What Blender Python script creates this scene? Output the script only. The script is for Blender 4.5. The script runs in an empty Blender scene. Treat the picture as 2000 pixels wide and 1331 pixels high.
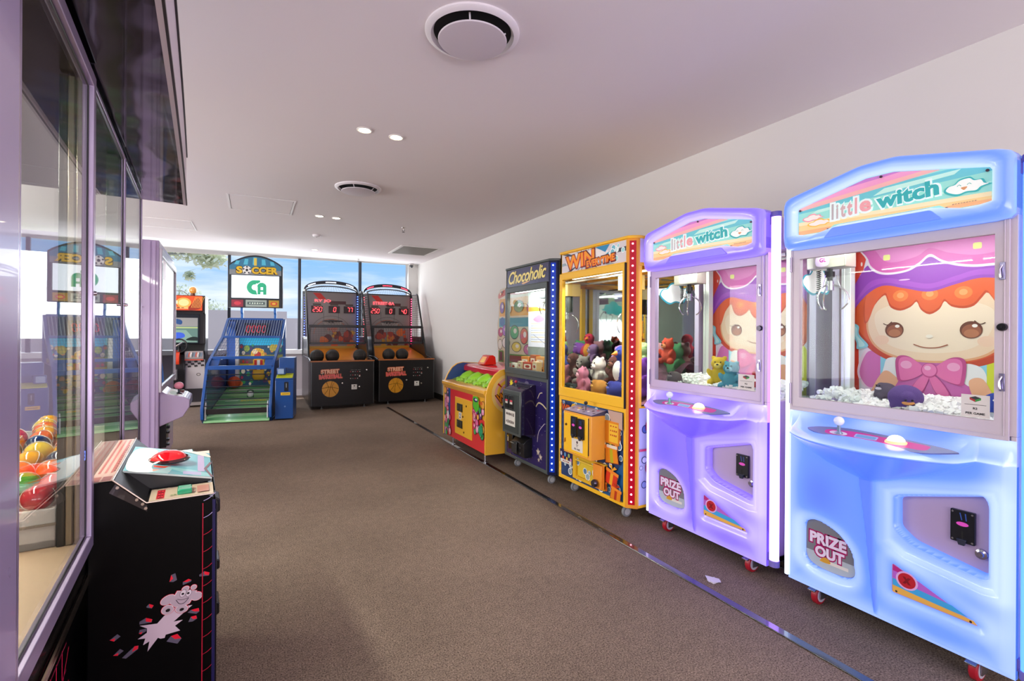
import bpy, math, random
import numpy as np
from mathutils import Vector, Matrix
S = bpy.context.scene
COL = S.collection

# ------------------------------------------------------------------ camera
cam_d = bpy.data.cameras.new('camera')
cam_d.sensor_width = 36.0
cam_d.lens = 17.28
cam_d.shift_y = -0.0081
cam_d.clip_start = 0.02
cam = bpy.data.objects.new('camera', cam_d)
COL.objects.link(cam)
YAW = math.atan(506 / 960)
cam.matrix_world = (Matrix.Translation((0, 0, 1.24)) @ Matrix.Rotation(-YAW, 4, 'Z')
                    @ Matrix.Rotation(math.pi / 2, 4, 'X') @ Matrix.Rotation(0.0065, 4, 'Z'))
S.camera = cam

# ------------------------------------------------------------------ view + world
S.view_settings.view_transform = 'Standard'
S.view_settings.look = 'None'
S.view_settings.gamma = 1.0
S.view_settings.use_curve_mapping = False
S.view_settings.exposure = 0.0
S.cycles.transparent_max_bounces = 24
S.cycles.max_bounces = 8
S.cycles.diffuse_bounces = 4
S.cycles.glossy_bounces = 4
S.cycles.caustics_reflective = False
S.cycles.caustics_refractive = False
S.cycles.sample_clamp_indirect = 4.0

def lin(c):
    if isinstance(c, str):
        c = c.lstrip('#'); c = tuple(int(c[i:i + 2], 16) for i in (0, 2, 4))
    r = []
    for v in c[:3]:
        v = v / 255.0
        r.append(v / 12.92 if v <= 0.04045 else ((v + 0.055) / 1.055) ** 2.4)
    return (r[0], r[1], r[2], 1.0)

W = bpy.data.worlds.new('sky'); S.world = W; W.use_nodes = True
nt = W.node_tree; nt.nodes.clear()
def nn(t, k, **kw):
    n = t.nodes.new(k)
    for a, b in kw.items():
        if a.startswith('i_'):
            n.inputs[a[2:].replace('_', ' ')].default_value = b
        else:
            setattr(n, a, b)
    return n
wo = nn(nt, 'ShaderNodeOutputWorld'); bg = nn(nt, 'ShaderNodeBackground')
tc = nn(nt, 'ShaderNodeTexCoord'); sep = nn(nt, 'ShaderNodeSeparateXYZ')
nt.links.new(tc.outputs['Generated'], sep.inputs[0])
ramp = nn(nt, 'ShaderNodeValToRGB')
cr = ramp.color_ramp
cr.elements[0].position = 0.0; cr.elements[0].color = lin('#c4d6ea')
cr.elements[1].position = 0.34; cr.elements[1].color = lin('#6fa8e0')
e = cr.elements.new(0.13); e.color = lin('#8fbfee')
nt.links.new(sep.outputs['Z'], ramp.inputs[0])
mp = nn(nt, 'ShaderNodeMapping'); mp.inputs['Scale'].default_value = (2.2, 2.2, 13.0)
nt.links.new(tc.outputs['Generated'], mp.inputs[0])
nz = nn(nt, 'ShaderNodeTexNoise'); nz.inputs['Scale'].default_value = 1.6
nz.inputs['Detail'].default_value = 6.0; nz.inputs['Roughness'].default_value = 0.55
nt.links.new(mp.outputs[0], nz.inputs['Vector'])
r2 = nn(nt, 'ShaderNodeValToRGB'); r2.color_ramp.elements[0].position = 0.44; r2.color_ramp.elements[1].position = 0.66
nt.links.new(nz.outputs[0], r2.inputs[0])
mx = nn(nt, 'ShaderNodeMixRGB'); mx.inputs[2].default_value = lin('#eef3fa')
nt.links.new(r2.outputs[0], mx.inputs[0]); nt.links.new(ramp.outputs[0], mx.inputs[1])
nt.links.new(mx.outputs[0], bg.inputs[0]); bg.inputs[1].default_value = 1.25
nt.links.new(bg.outputs[0], wo.inputs[0])

# ------------------------------------------------------------------ large lights: daylight through the openings behind and left of the camera
def area(name, loc, rot, sx, sy, power, color=(1, 1, 1), spread=math.pi):
    l = bpy.data.lights.new(name, 'AREA'); l.shape = 'RECTANGLE'; l.size = sx; l.size_y = sy
    l.energy = power; l.color = color; l.spread = spread
    o = bpy.data.objects.new(name, l); o.location = loc; o.rotation_euler = rot; COL.objects.link(o)
    return o
area('daylight_fill_behind', (0.2, -3.4, 1.45), (math.radians(128), 0, 0), 5.6, 2.2, 330, (0.97, 0.90, 1.0))  # window daylight, turned upward and tinted lavender as added ceiling fill
area('daylight_left_near', (-4.9, 1.6, 1.35), (0, math.radians(-90), 0), 1.9, 3.2, 90, (0.98, 0.94, 1.0))
area('daylight_left_far', (-4.9, 6.0, 1.35), (0, math.radians(-90), 0), 1.9, 3.6, 300, (1.0, 0.98, 0.96))
area('daylight_back_windows', (0.6, 10.08, 1.75), (math.radians(-90), 0, 0), 4.6, 1.3, 80, (0.93, 0.97, 1.0))

sun_d = bpy.data.lights.new('sun', 'SUN'); sun_d.energy = 5.0; sun_d.angle = 0.02; sun_d.color = (1.0, 0.95, 0.9)
sun = bpy.data.objects.new('sun', sun_d); COL.objects.link(sun)
sun.rotation_euler = Vector((-0.15, -0.45, -1.6)).to_track_quat('-Z', 'Y').to_euler()

# ------------------------------------------------------------------ materials
_mc = {}
def M(c, r=0.5, m=0.0, e=0.0, coat=0.0, ec=None, spec=0.5, bump=0.0, bs=200.0):
    key = (c if isinstance(c, str) else tuple(c), r, m, e, coat, ec, spec, bump, bs)
    if key in _mc: return _mc[key]
    mt = bpy.data.materials.new('mat_%s' % (c if isinstance(c, str) else 'x').strip('#'))
    mt.use_nodes = True; t = mt.node_tree
    p = t.nodes['Principled BSDF']
    p.inputs['Base Color'].default_value = lin(c)
    p.inputs['Metallic'].default_value = m
    p.inputs['Coat Weight'].default_value = coat
    p.inputs['Specular IOR Level'].default_value = spec
    if e:
        p.inputs['Emission Color'].default_value = lin(ec or c)
        p.inputs['Emission Strength'].default_value = e
    n = nn(t, 'ShaderNodeTexNoise'); n.inputs['Scale'].default_value = bs if bump else 14.0
    co = nn(t, 'ShaderNodeTexCoord'); t.links.new(co.outputs['Object'], n.inputs['Vector'])
    mr = nn(t, 'ShaderNodeMapRange'); mr.inputs['To Min'].default_value = max(0.0, r - 0.012); mr.inputs['To Max'].default_value = min(1.0, r + 0.012)
    t.links.new(n.outputs[0], mr.inputs[0]); t.links.new(mr.outputs[0], p.inputs['Roughness'])
    if bump:
        b = nn(t, 'ShaderNodeBump'); b.inputs['Strength'].default_value = bump; b.inputs['Distance'].default_value = 0.01
        t.links.new(n.outputs[0], b.inputs['Height']); t.links.new(b.outputs[0], p.inputs['Normal'])
    _mc[key] = mt
    return mt

def glass(tint='#f4faf8', f0=0.045, power=5.0, name='glass', rough=0.0):
    key = ('glass', tint, f0, power)
    if key in _mc: return _mc[key]
    mt = bpy.data.materials.new(name); mt.use_nodes = True; t = mt.node_tree; t.nodes.clear()
    o = nn(t, 'ShaderNodeOutputMaterial'); mixs = nn(t, 'ShaderNodeMixShader')
    tr = nn(t, 'ShaderNodeBsdfTransparent'); tr.inputs[0].default_value = lin(tint)
    gl = nn(t, 'ShaderNodeBsdfGlossy'); gl.inputs['Roughness'].default_value = rough
    lw = nn(t, 'ShaderNodeLayerWeight'); lw.inputs[0].default_value = 0.5
    pw = nn(t, 'ShaderNodeMath', operation='POWER'); pw.inputs[1].default_value = power
    ma = nn(t, 'ShaderNodeMath', operation='MULTIPLY_ADD'); ma.inputs[1].default_value = 1 - f0; ma.inputs[2].default_value = f0
    t.links.new(lw.outputs['Facing'], pw.inputs[0]); t.links.new(pw.outputs[0], ma.inputs[0])
    t.links.new(ma.outputs[0], mixs.inputs[0]); t.links.new(tr.outputs[0], mixs.inputs[1]); t.links.new(gl.outputs[0], mixs.inputs[2])
    t.links.new(mixs.outputs[0], o.inputs[0])
    _mc[key] = mt
    return mt

# ------------------------------------------------------------------ objects
def tag(o, label=None, cat=None, group=None, kind=None):
    if label: o['label'] = label
    if cat: o['category'] = cat
    if group: o['group'] = group
    if kind: o['kind'] = kind
    return o
def thing(name, label, cat, loc=(0, 0, 0), rz=0.0, group=None, scale=None):
    o = bpy.data.objects.new(name, None); COL.objects.link(o)
    o.empty_display_size = 0.1
    o.location = loc; o.rotation_euler = (0, 0, rz)
    if scale: o.scale = scale
    return tag(o, label, cat, group)

class B:
    """collects shapes and links them as one mesh object"""
    def __init__(s): s.v = []; s.f = []; s.m = []
    def add(s, vs, fs, m=0):
        n = len(s.v); s.v += [tuple(map(float, p)) for p in vs]
        for f in fs: s.f.append(tuple(i + n for i in f)); s.m.append(m)
        return s
    def box(s, x0, x1, y0, y1, z0, z1, m=0):
        v = [(x, y, z) for z in (z0, z1) for y in (y0, y1) for x in (x0, x1)]
        return s.add(v, [(0, 2, 3, 1), (4, 5, 7, 6), (0, 1, 5, 4), (2, 6, 7, 3), (0, 4, 6, 2), (1, 3, 7, 5)], m)
    def prism(s, pts, lo, hi, axis='y', m=0):
        """2D polygon extruded along an axis: axis y takes (x,z), axis x takes (y,z), axis z takes (x,y)"""
        def P(p, t):
            return {'y': (p[0], t, p[1]), 'x': (t, p[0], p[1]), 'z': (p[0], p[1], t)}[axis]
        n = len(pts); v = [P(p, lo) for p in pts] + [P(p, hi) for p in pts]
        f = [tuple(range(n)), tuple(range(2 * n - 1, n - 1, -1))]
        f += [(i, i + n, (i + 1) % n + n, (i + 1) % n) for i in range(n)]
        return s.add(v, f, m)
    def ring(s, outer, inner, lo, hi, axis='y', m=0):
        """frame between two loops with the same number of points"""
        def P(p, t):
            return {'y': (p[0], t, p[1]), 'x': (t, p[0], p[1]), 'z': (p[0], p[1], t)}[axis]
        n = len(outer); v = [P(p, t) for t in (lo, hi) for L in (outer, inner) for p in L]
        f = []
        for i in range(n):
            j = (i + 1) % n
            f += [(i, j, n + j, n + i), (2 * n + i, 3 * n + i, 3 * n + j, 2 * n + j), (i, 2 * n + i, 2 * n + j, j), (n + i, n + j, 3 * n + j, 3 * n + i)]
        return s.add(v, f, m)
    def frame(s, x0, x1, z0, z1, w, y0, y1, m=0, axis='y'):
        ws = w if isinstance(w, tuple) else (w, w, w, w)   # left right bottom top
        return s.ring([(x0, z0), (x1, z0), (x1, z1), (x0, z1)],
                      [(x0 + ws[0], z0 + ws[2]), (x1 - ws[1], z0 + ws[2]), (x1 - ws[1], z1 - ws[3]), (x0 + ws[0], z1 - ws[3])], y0, y1, axis, m)
    def cyl(s, p0, p1, r, n=16, r2=None, m=0, cap=True):
        p0 = Vector(p0); p1 = Vector(p1); d = (p1 - p0).normalized(); r2 = r if r2 is None else r2
        a = d.orthogonal().normalized(); b = d.cross(a)
        v = [tuple(p + (a * math.cos(t) + b * math.sin(t)) * q) for p, q in ((p0, r), (p1, r2)) for t in [2 * math.pi * i / n for i in range(n)]]
        f = [(i, (i + 1) % n, n + (i + 1) % n, n + i) for i in range(n)]
        if cap: f += [tuple(range(n - 1, -1, -1)), tuple(range(n, 2 * n))]
        return s.add(v, f, m)
    def tube(s, pts, r, n=8, m=0, close=False):
        P = [Vector(p) for p in pts]; k = len(P); v = []; f = []; a = None
        for i in range(k):
            d = (P[(i + 1) % k] - P[i - 1]) if close else (P[min(i + 1, k - 1)] - P[max(i - 1, 0)])
            d.normalize()
            a = d.orthogonal().normalized() if a is None else (a - d * a.dot(d)).normalized()
            b = d.cross(a)
            q = r[i] if isinstance(r, (list, tuple)) else r
            v += [tuple(P[i] + (a * math.cos(t) + b * math.sin(t)) * q) for t in [2 * math.pi * j / n for j in range(n)]]
        for i in range(k if close else k - 1):
            i2 = (i + 1) % k
            f += [(i * n + j, i * n + (j + 1) % n, i2 * n + (j + 1) % n, i2 * n + j) for j in range(n)]
        if not close: f += [tuple(range(n - 1, -1, -1)), tuple(range((k - 1) * n, k * n))]
        return s.add(v, f, m)
    def sph(s, c, r, n=16, sc=(1, 1, 1), m=0, rot=None, lo=0.0, hi=1.0):
        h = max(6, n // 2); v = []; f = []
        for i in range(h + 1):
            t = math.pi * (lo + (hi - lo) * i / h)
            for j in range(n):
                p = Vector((math.sin(t) * math.cos(2 * math.pi * j / n) * sc[0], math.sin(t) * math.sin(2 * math.pi * j / n) * sc[1], math.cos(t) * sc[2])) * r
                if rot: p = rot @ p
                v.append(tuple(p + Vector(c)))
        for i in range(h):
            for j in range(n):
                f.append((i * n + j, (i + 1) * n + j, (i + 1) * n + (j + 1) % n, i * n + (j + 1) % n))
        return s.add(v, f, m)
    def lathe(s, prof, c=(0, 0, 0), n=32, m=0, axis='z'):
        """(radius, height) profile about an axis through c"""
        v = []; f = []; k = len(prof)
        for (r, h) in prof:
            for j in range(n):
                a = 2 * math.pi * j / n
                p = {'z': (r * math.cos(a), r * math.sin(a), h), 'y': (r * math.cos(a), h, r * math.sin(a)), 'x': (h, r * math.cos(a), r * math.sin(a))}[axis]
                v.append((p[0] + c[0], p[1] + c[1], p[2] + c[2]))
        for i in range(k - 1):
            f += [(i * n + j, i * n + (j + 1) % n, (i + 1) * n + (j + 1) % n, (i + 1) * n + j) for j in range(n)]
        return s.add(v, f, m)
    def grid(s, rows, m=0):
        k = len(rows[0]); v = [p for r in rows for p in r]
        return s.add(v, [(i * k + j, i * k + j + 1, (i + 1) * k + j + 1, (i + 1) * k + j) for i in range(len(rows) - 1) for j in range(k - 1)], m)
    def obj(s, name, mats, parent=None, bevel=0.0, seg=2, label=None, kind=None, sharp=35.0):
        me = bpy.data.meshes.new(name); me.from_pydata(s.v, [], s.f)
        for mt in (mats if isinstance(mats, (list, tuple)) else [mats]): me.materials.append(mt)
        me.polygons.foreach_set('material_index', s.m)
        me.validate(); me.shade_smooth(); me.set_sharp_from_angle(angle=math.radians(sharp))
        o = bpy.data.objects.new(name, me); COL.objects.link(o)
        if parent: o.parent = parent
        if bevel:
            b = o.modifiers.new('bevel', 'BEVEL'); b.width = bevel; b.segments = seg; b.limit_method = 'ANGLE'; b.angle_limit = math.radians(40)
            b.harden_normals = False
        if label: o['label'] = label
        if kind: o['kind'] = kind
        return o

def struct(name, b, mats, bevel=0.0):
    o = b.obj(name, mats, None, bevel); o['kind'] = 'structure'; return o
def quickbox(name, mats, parent, *a, bevel=0.0, label=None):
    return B().box(*a).obj(name, mats, parent, bevel, label=label)
def copy_tree(o, parent=None):
    c = o.copy(); COL.objects.link(c)
    if parent: c.parent = parent
    for ch in list(o.children): copy_tree(ch, c)
    return c

# ------------------------------------------------------------------ flat artwork: layered shapes printed on one face
def spline(pts, k=6, close=True):
    n = len(pts); out = []
    for i in range(n if close else n - 1):
        if close: p0, p1, p2, p3 = pts[i - 1], pts[i], pts[(i + 1) % n], pts[(i + 2) % n]
        else: p0, p1, p2, p3 = pts[max(i - 1, 0)], pts[i], pts[i + 1], pts[min(i + 2, n - 1)]
        for j in range(k):
            t = j / k
            out.append(tuple(0.5 * (2 * b + (c - a) * t + (2 * a - 5 * b + 4 * c - d) * t * t + (3 * b - a - 3 * c + d) * t ** 3) for a, b, c, d in zip(p0, p1, p2, p3)))
    if not close: out.append(tuple(pts[-1]))
    return out
def rrect(x0, z0, x1, z1, r, k=5):
    out = []
    for cx, cz, a0 in ((x1 - r, z0 + r, -90), (x1 - r, z1 - r, 0), (x0 + r, z1 - r, 90), (x0 + r, z0 + r, 180)):
        for i in range(k + 1):
            a = math.radians(a0 + 90 * i / k); out.append((cx + r * math.cos(a), cz + r * math.sin(a)))
    return out
def ell(cx, cz, rx, rz, n=24, a0=0.0, rot=0.0):
    c, s = math.cos(rot), math.sin(rot)
    return [(cx + rx * math.cos(a0 + 2 * math.pi * i / n) * c - rz * math.sin(a0 + 2 * math.pi * i / n) * s,
             cz + rx * math.cos(a0 + 2 * math.pi * i / n) * s + rz * math.sin(a0 + 2 * math.pi * i / n) * c) for i in range(n)]
def star(cx, cz, r1, r2, k=5, a0=math.pi / 2):
    return [(cx + (r1 if i % 2 == 0 else r2) * math.cos(a0 + math.pi * i / k), cz + (r1 if i % 2 == 0 else r2) * math.sin(a0 + math.pi * i / k)) for i in range(2 * k)]
_tc = {}
UNREADABLE = {'HAPPY FUN': 9, 'HAVE FUN PLAYING': 14, 'START': 2, 'COIN': 2, 'READY': 3, 'PRIZES': 4, 'PLAY': 3, 'TILL': 4, 'YOU WIN': 4, 'RACE': 4, 'SUPER': 4, 'DRIVER': 6, 'POS 1': 3, 'SCORE': 6, 'R5=2 PLAYS': 6, 'R2=1 PLAY': 6}
def textmesh(body, off=0.0, shear=0.0, spacing=1.0):
    key = (body, off, shear, spacing)
    if key not in _tc:
        cu = bpy.data.curves.new('text', 'FONT'); cu.body = body; cu.offset = off; cu.shear = shear; cu.space_character = spacing
        cu.resolution_u = 3; cu.fill_mode = 'FRONT'
        o = bpy.data.objects.new('text', cu); COL.objects.link(o)
        dg = bpy.context.evaluated_depsgraph_get(); dg.update()
        me = bpy.data.meshes.new_from_object(o.evaluated_get(dg))
        _tc[key] = ([tuple(v.co[:2]) for v in me.vertices], [tuple(p.vertices) for p in me.polygons])
        bpy.data.objects.remove(o); bpy.data.curves.remove(cu); bpy.data.meshes.remove(me)
    return _tc[key]
class Art:
    def __init__(s, O=(0, 0, 0), U=(1, 0, 0), V=(0, 0, 1), step=0.00012, e=0.0, r=0.35, base=0.0):
        s.O = Vector(O); s.U = Vector(U).normalized(); s.V = Vector(V).normalized(); s.N = s.U.cross(s.V)
        s.k = 0; s.step = step; s.b = B(); s.mats = []; s.e = e; s.r = r; s.base = base; s.clip = None; s.dim = 1.0
    def mi(s, c, e=None):
        e = s.e if e is None else e
        if s.dim != 1.0 and isinstance(c, str): c = tuple(int(int(c[i:i + 2], 16) * s.dim) for i in (1, 3, 5))
        mt = c if not isinstance(c, (str, tuple)) else M(c, s.r, e=e)
        if mt not in s.mats: s.mats.append(mt)
        return s.mats.index(mt)
    def P(s, p): return tuple(s.O + s.U * p[0] + s.V * p[1] + s.N * (s.base + s.k * s.step))
    def poly(s, pts, c, e=None, up=True):
        if s.clip: pts = clip_poly(pts, s.clip)
        if len(pts) < 3: return s
        if up: s.k += 1
        a = sum(pts[i][0] * pts[(i + 1) % len(pts)][1] - pts[(i + 1) % len(pts)][0] * pts[i][1] for i in range(len(pts)))
        if a < 0: pts = pts[::-1]
        s.b.add([s.P(p) for p in pts], [tuple(range(len(pts)))], s.mi(c, e)); return s
    def rect(s, x0, z0, x1, z1, c, e=None, up=True): return s.poly([(x0, z0), (x1, z0), (x1, z1), (x0, z1)], c, e, up)
    def rr(s, x0, z0, x1, z1, r, c, e=None): return s.poly(rrect(x0, z0, x1, z1, r), c, e)
    def ell(s, cx, cz, rx, rz, c, e=None, rot=0.0, n=24, up=True): return s.poly(ell(cx, cz, rx, rz, n, 0, rot), c, e, up)
    def blob(s, pts, c, e=None, k=6): return s.poly(spline(pts, k), c, e)
    def line(s, pts, w, c, e=None, close=False, up=True):
        if up: s.k += 1
        n = len(pts); L = []; R = []
        for i in range(n):
            a = pts[i - 1] if (i > 0 or close) else pts[i]; b = pts[(i + 1) % n] if (i < n - 1 or close) else pts[i]
            dx, dz = b[0] - a[0], b[1] - a[1]; l = math.hypot(dx, dz) or 1
            L.append((pts[i][0] - dz / l * w / 2, pts[i][1] + dx / l * w / 2)); R.append((pts[i][0] + dz / l * w / 2, pts[i][1] - dx / l * w / 2))
        f = [(i, n + i, n + (i + 1) % n, (i + 1) % n) for i in range(n if close else n - 1)]
        s.b.add([s.P(p) for p in L + R], f, s.mi(c, e)); return s
    def text(s, body, x0, z0, x1, z1, c, e=None, off=0.0, shear=0.0, rot=0.0, spacing=1.0, fitoff=None, up=True, arc=0.0):
        """text stretched to fill the box; fitoff: the offset whose outline defines the fit"""
        if body in UNREADABLE:      # print too small to read in the photo: short broken strokes
            n = UNREADABLE[body]; g = random.Random(len(body) * 7 + n); w = (x1 - x0) / n
            for k in range(n):
                a_, b_ = g.uniform(.08, .2), g.uniform(.72, .92); zc = (z0 + z1) / 2; h = (z1 - z0) * g.uniform(.25, .45)
                s.poly([(x0 + (k + a_) * w, zc - h), (x0 + (k + b_) * w, zc - h * .8), (x0 + (k + b_ - .05) * w, zc + h), (x0 + (k + a_ + .06) * w, zc + h * .85)], c, e, up=(k == 0))
            return s
        v, f = textmesh(body, off, shear, spacing)
        rv = textmesh(body, off if fitoff is None else fitoff, shear, spacing)[0]
        ax = min(p[0] for p in rv); bx = max(p[0] for p in rv); az = min(p[1] for p in rv); bz = max(p[1] for p in rv)
        sx = (x1 - x0) / (bx - ax); sz = (z1 - z0) / (bz - az); cx, cz = (x0 + x1) / 2, (z0 + z1) / 2
        if up: s.k += 1
        q = []
        for p in v:
            X = x0 + (p[0] - ax) * sx; Z = z0 + (p[1] - az) * sz
            if arc: Z += arc * (1 - ((X - cx) / ((x1 - x0) / 2)) ** 2)
            if rot:
                dx, dz = X - cx, Z - cz; X = cx + dx * math.cos(rot) - dz * math.sin(rot); Z = cz + dx * math.sin(rot) + dz * math.cos(rot)
            q.append(s.P((X, Z)))
        s.b.add(q, f, s.mi(c, e)); return s
    def obj(s, name, parent=None, label=None):
        return s.b.obj(name, s.mats, parent, label=label)
def clip_poly(pts, rect):
    x0, z0, x1, z1 = rect
    for ax, lim, sg in ((0, x0, 1), (0, x1, -1), (1, z0, 1), (1, z1, -1)):
        out = []
        for i in range(len(pts)):
            a, b = pts[i - 1], pts[i]; ia = (a[ax] - lim) * sg >= 0; ib = (b[ax] - lim) * sg >= 0
            if ia != ib:
                t = (lim - a[ax]) / (b[ax] - a[ax]); out.append((a[0] + (b[0] - a[0]) * t, a[1] + (b[1] - a[1]) * t))
            if ib: out.append(b)
        pts = out
        if not pts: return []
    return pts
RNG = random.Random(7)
GL = glass('#f8fcfa', .008)
# ================================================================== the room
def mat_carpet():
    mt = bpy.data.materials.new('carpet'); mt.use_nodes = True; t = mt.node_tree; p = t.nodes['Principled BSDF']
    co = nn(t, 'ShaderNodeTexCoord')
    n1 = nn(t, 'ShaderNodeTexNoise'); n1.inputs['Scale'].default_value = 170; n1.inputs['Detail'].default_value = 3
    n2 = nn(t, 'ShaderNodeTexNoise'); n2.inputs['Scale'].default_value = 1.3; n2.inputs['Detail'].default_value = 4
    n3 = nn(t, 'ShaderNodeTexNoise'); n3.inputs['Scale'].default_value = 24; n3.inputs['Detail'].default_value = 4
    for n in (n1, n2, n3): t.links.new(co.outputs['Object'], n.inputs['Vector'])
    r = nn(t, 'ShaderNodeValToRGB'); r.color_ramp.elements[0].position = 0.32; r.color_ramp.elements[1].position = 0.70
    r.color_ramp.elements[0].color = lin('#54463c'); r.color_ramp.elements[1].color = lin('#a08c7b')
    t.links.new(n1.outputs[0], r.inputs[0])
    r3 = nn(t, 'ShaderNodeMapRange'); r3.inputs['From Min'].default_value = 0.3; r3.inputs['From Max'].default_value = 0.7
    r3.inputs['To Min'].default_value = 0.84; r3.inputs['To Max'].default_value = 1.12
    t.links.new(n2.outputs[0], r3.inputs[0])
    r4 = nn(t, 'ShaderNodeMapRange'); r4.inputs['From Min'].default_value = 0.3; r4.inputs['From Max'].default_value = 0.7
    r4.inputs['To Min'].default_value = 0.9; r4.inputs['To Max'].default_value = 1.1
    t.links.new(n3.outputs[0], r4.inputs[0])
    m1 = nn(t, 'ShaderNodeMath', operation='MULTIPLY'); t.links.new(r3.outputs[0], m1.inputs[0]); t.links.new(r4.outputs[0], m1.inputs[1])
    vm = nn(t, 'ShaderNodeVectorMath', operation='SCALE'); t.links.new(r.outputs[0], vm.inputs[0]); t.links.new(m1.outputs[0], vm.inputs['Scale'])
    t.links.new(vm.outputs[0], p.inputs['Base Color']); p.inputs['Roughness'].default_value = 0.95
    p.inputs['Specular IOR Level'].default_value = 0.15
    b = nn(t, 'ShaderNodeBump'); b.inputs['Strength'].default_value = 0.6; b.inputs['Distance'].default_value = 0.006
    t.links.new(n1.outputs[0], b.inputs['Height']); t.links.new(b.outputs[0], p.inputs['Normal'])
    return mt
H_C = 2.63
WALLX = 3.03
def wy(x): return 10.0 + (WALLX - x) * 0.115          # plan line of the window wall
PAINT = M('#dedcd8', 0.75, bump=0.02, bs=60)
PAINTC = M('#ece6e8', 0.85)
LEDGE = M('#f4f4f2', 0.4)
struct('floor', B().box(-6, WALLX + 0.2, -3.6, 11.4, -0.1, 0), mat_carpet())
struct('wall_right', B().box(WALLX, WALLX + 0.2, -3.6, 10.4, 0, 2.8), PAINT)
struct('wall_front', B().box(-5.2, WALLX, -3.7, -3.5, 0, 2.8), PAINT)
struct('wall_left', B().box(-5.2, -5.0, -3.6, 11.3, 0, 2.8), PAINT)
# ceiling with its curved edge and a slightly higher strip along the windows
edge = [(-5.0, 8.1), (-3.2, 8.5), (-2.0, 8.85), (-1.24, 9.09), (-0.96, 9.2), (-0.56, 9.40), (0.04, 9.71), (0.5, 9.9), (1.0, 9.97), (2.0, 9.98), (2.93, 9.95), (3.03, 9.9)]
edge = spline(edge, 4, close=False)
struct('ceiling', B().prism([(-5.0, -3.5)] + [(3.03, -3.5)] + edge[::-1], H_C, H_C + 0.12, 'z'), PAINTC)
struct('trim_2', B().prism([(-5.0, 8.0), (WALLX, 8.0), (WALLX, wy(WALLX) + 0.2), (-5.0, wy(-5.0) + 0.2)], H_C + 0.012, H_C + 0.14, 'z'), M('#f2efe9', 0.6))
# window wall: low wall, sill, mullions, panes
def wpoly(x0, x1, t0, t1): return [(x0, wy(x0) + t0), (x1, wy(x1) + t0), (x1, wy(x1) + t1), (x0, wy(x0) + t1)]
struct('wall_back', B().prism(wpoly(-5.0, WALLX, 0.0, 0.2), 0, 0.80, 'z'), M('#cfc6cc', 0.7))
struct('trim_3', B().prism(wpoly(-5.0, WALLX, -0.02, 0.0), 0.0, 0.12, 'z'), M('#e2dbe0', 0.6))
struct('trim_4', B().prism(wpoly(-5.0, 2.86, -0.14, 0.2), 0.80, 0.885, 'z'), M('#ffffff', 0.4), 0.006)
struct('trim_5', B().prism(wpoly(2.84, WALLX, -0.03, 0.2), 0.0, H_C + 0.01, 'z'), PAINT)
wx = [-4.95, -3.1, -1.75, -0.39, 0.79, 1.90, 2.85]
ALU = M('#3c3f45', 0.35, 0.6)
PANE = glass('#fafcff', 0.004, 5.0, 'window_glass')
for i in range(6):
    x0, x1 = wx[i], wx[i + 1]
    o = struct('window_%d' % (i + 1), B().prism(wpoly(x0 + 0.024, x1 - 0.024, 0.06, 0.066), 0.84, 2.6, 'z'), PANE)
    b = B()
    b.prism(wpoly(x0 - 0.024, x0 + 0.024, 0.02, 0.10), 0.835, H_C, 'z')
    f = b.obj('window_frame', ALU, o)
    B().prism(wpoly(x0 + 0.03, x1 - 0.03, 0.03, 0.09), 0.835, 0.855, 'z').obj('bottom_rail', LEDGE, o)
BASE = M('#2c2624', 0.5)
struct('baseboard_right', B().box(WALLX - 0.012, WALLX, -3.5, 9.95, 0, 0.10), BASE)
# shiny floor strip in front of the prize machines
struct('trim_1', B().box(1.925, 1.968, 0.3, 8.03, 0.0, 0.006), M('#1c1716', 0.24, spec=1.0, coat=1.0), 0.003)
# exterior
struct('ground_outside', B().box(-30, 30, 11.5, 60, -0.2, -0.05), M('#b9b3ae', 0.9))
wb = B(); wb.box(-14, 1.0, 18, 18.3, -0.1, 1.88); wb.box(1.0, 16, 18, 18.3, -0.1, 1.66)
for k in range(20): wb.box(-13.5 + k * 1.5, -13.48 + k * 1.5, 17.985, 18.0, -0.1, 1.64)
struct('wall_outside', wb, M('#cfbfbb', 0.8))

# ------------------------------------------------------------------ ceiling fittings
WHITEP = M('#e4dfe3', 0.45)
def diffuser(x, y, R, label):
    t = thing('ceiling_diffuser', label, 'air diffuser', (x, y, H_C), 0, 'round ceiling air diffusers')
    B().lathe([(R, 0.0), (R, -0.008), (R * 0.97, -0.014), (R * 0.88, -0.02), (R * 0.83, -0.006), (R * 0.82, 0.0)], n=64).obj('outer_ring', WHITEP, t)
    B().lathe([(R * 0.825, 0.0), (R * 0.825, -0.001), (0.001, -0.0012)], n=48).obj('throat', M('#0b090c', 0.9), t)
    B().lathe([(0.001, -0.046), (R * 0.62, -0.046), (R * 0.715, -0.043), (R * 0.73, -0.038), (R * 0.65, -0.032), (0.001, -0.030)], n=64).obj('centre_disc', M('#d3ccd3', 0.5), t)
    b = B()
    for k in range(4):
        a = math.radians(62 + 90 * k); b.cyl((R * .5 * math.cos(a), R * .5 * math.sin(a), -0.04), (R * .7 * math.cos(a), R * .7 * math.sin(a), -0.002), 0.004, 6)
    b.obj('bracket', WHITEP, t)
diffuser(0.895, 2.11, 0.218, 'large round white air diffuser in the ceiling nearest the camera')
diffuser(0.895, 4.91, 0.215, 'round white air diffuser further back, in the middle of the ceiling')
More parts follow.
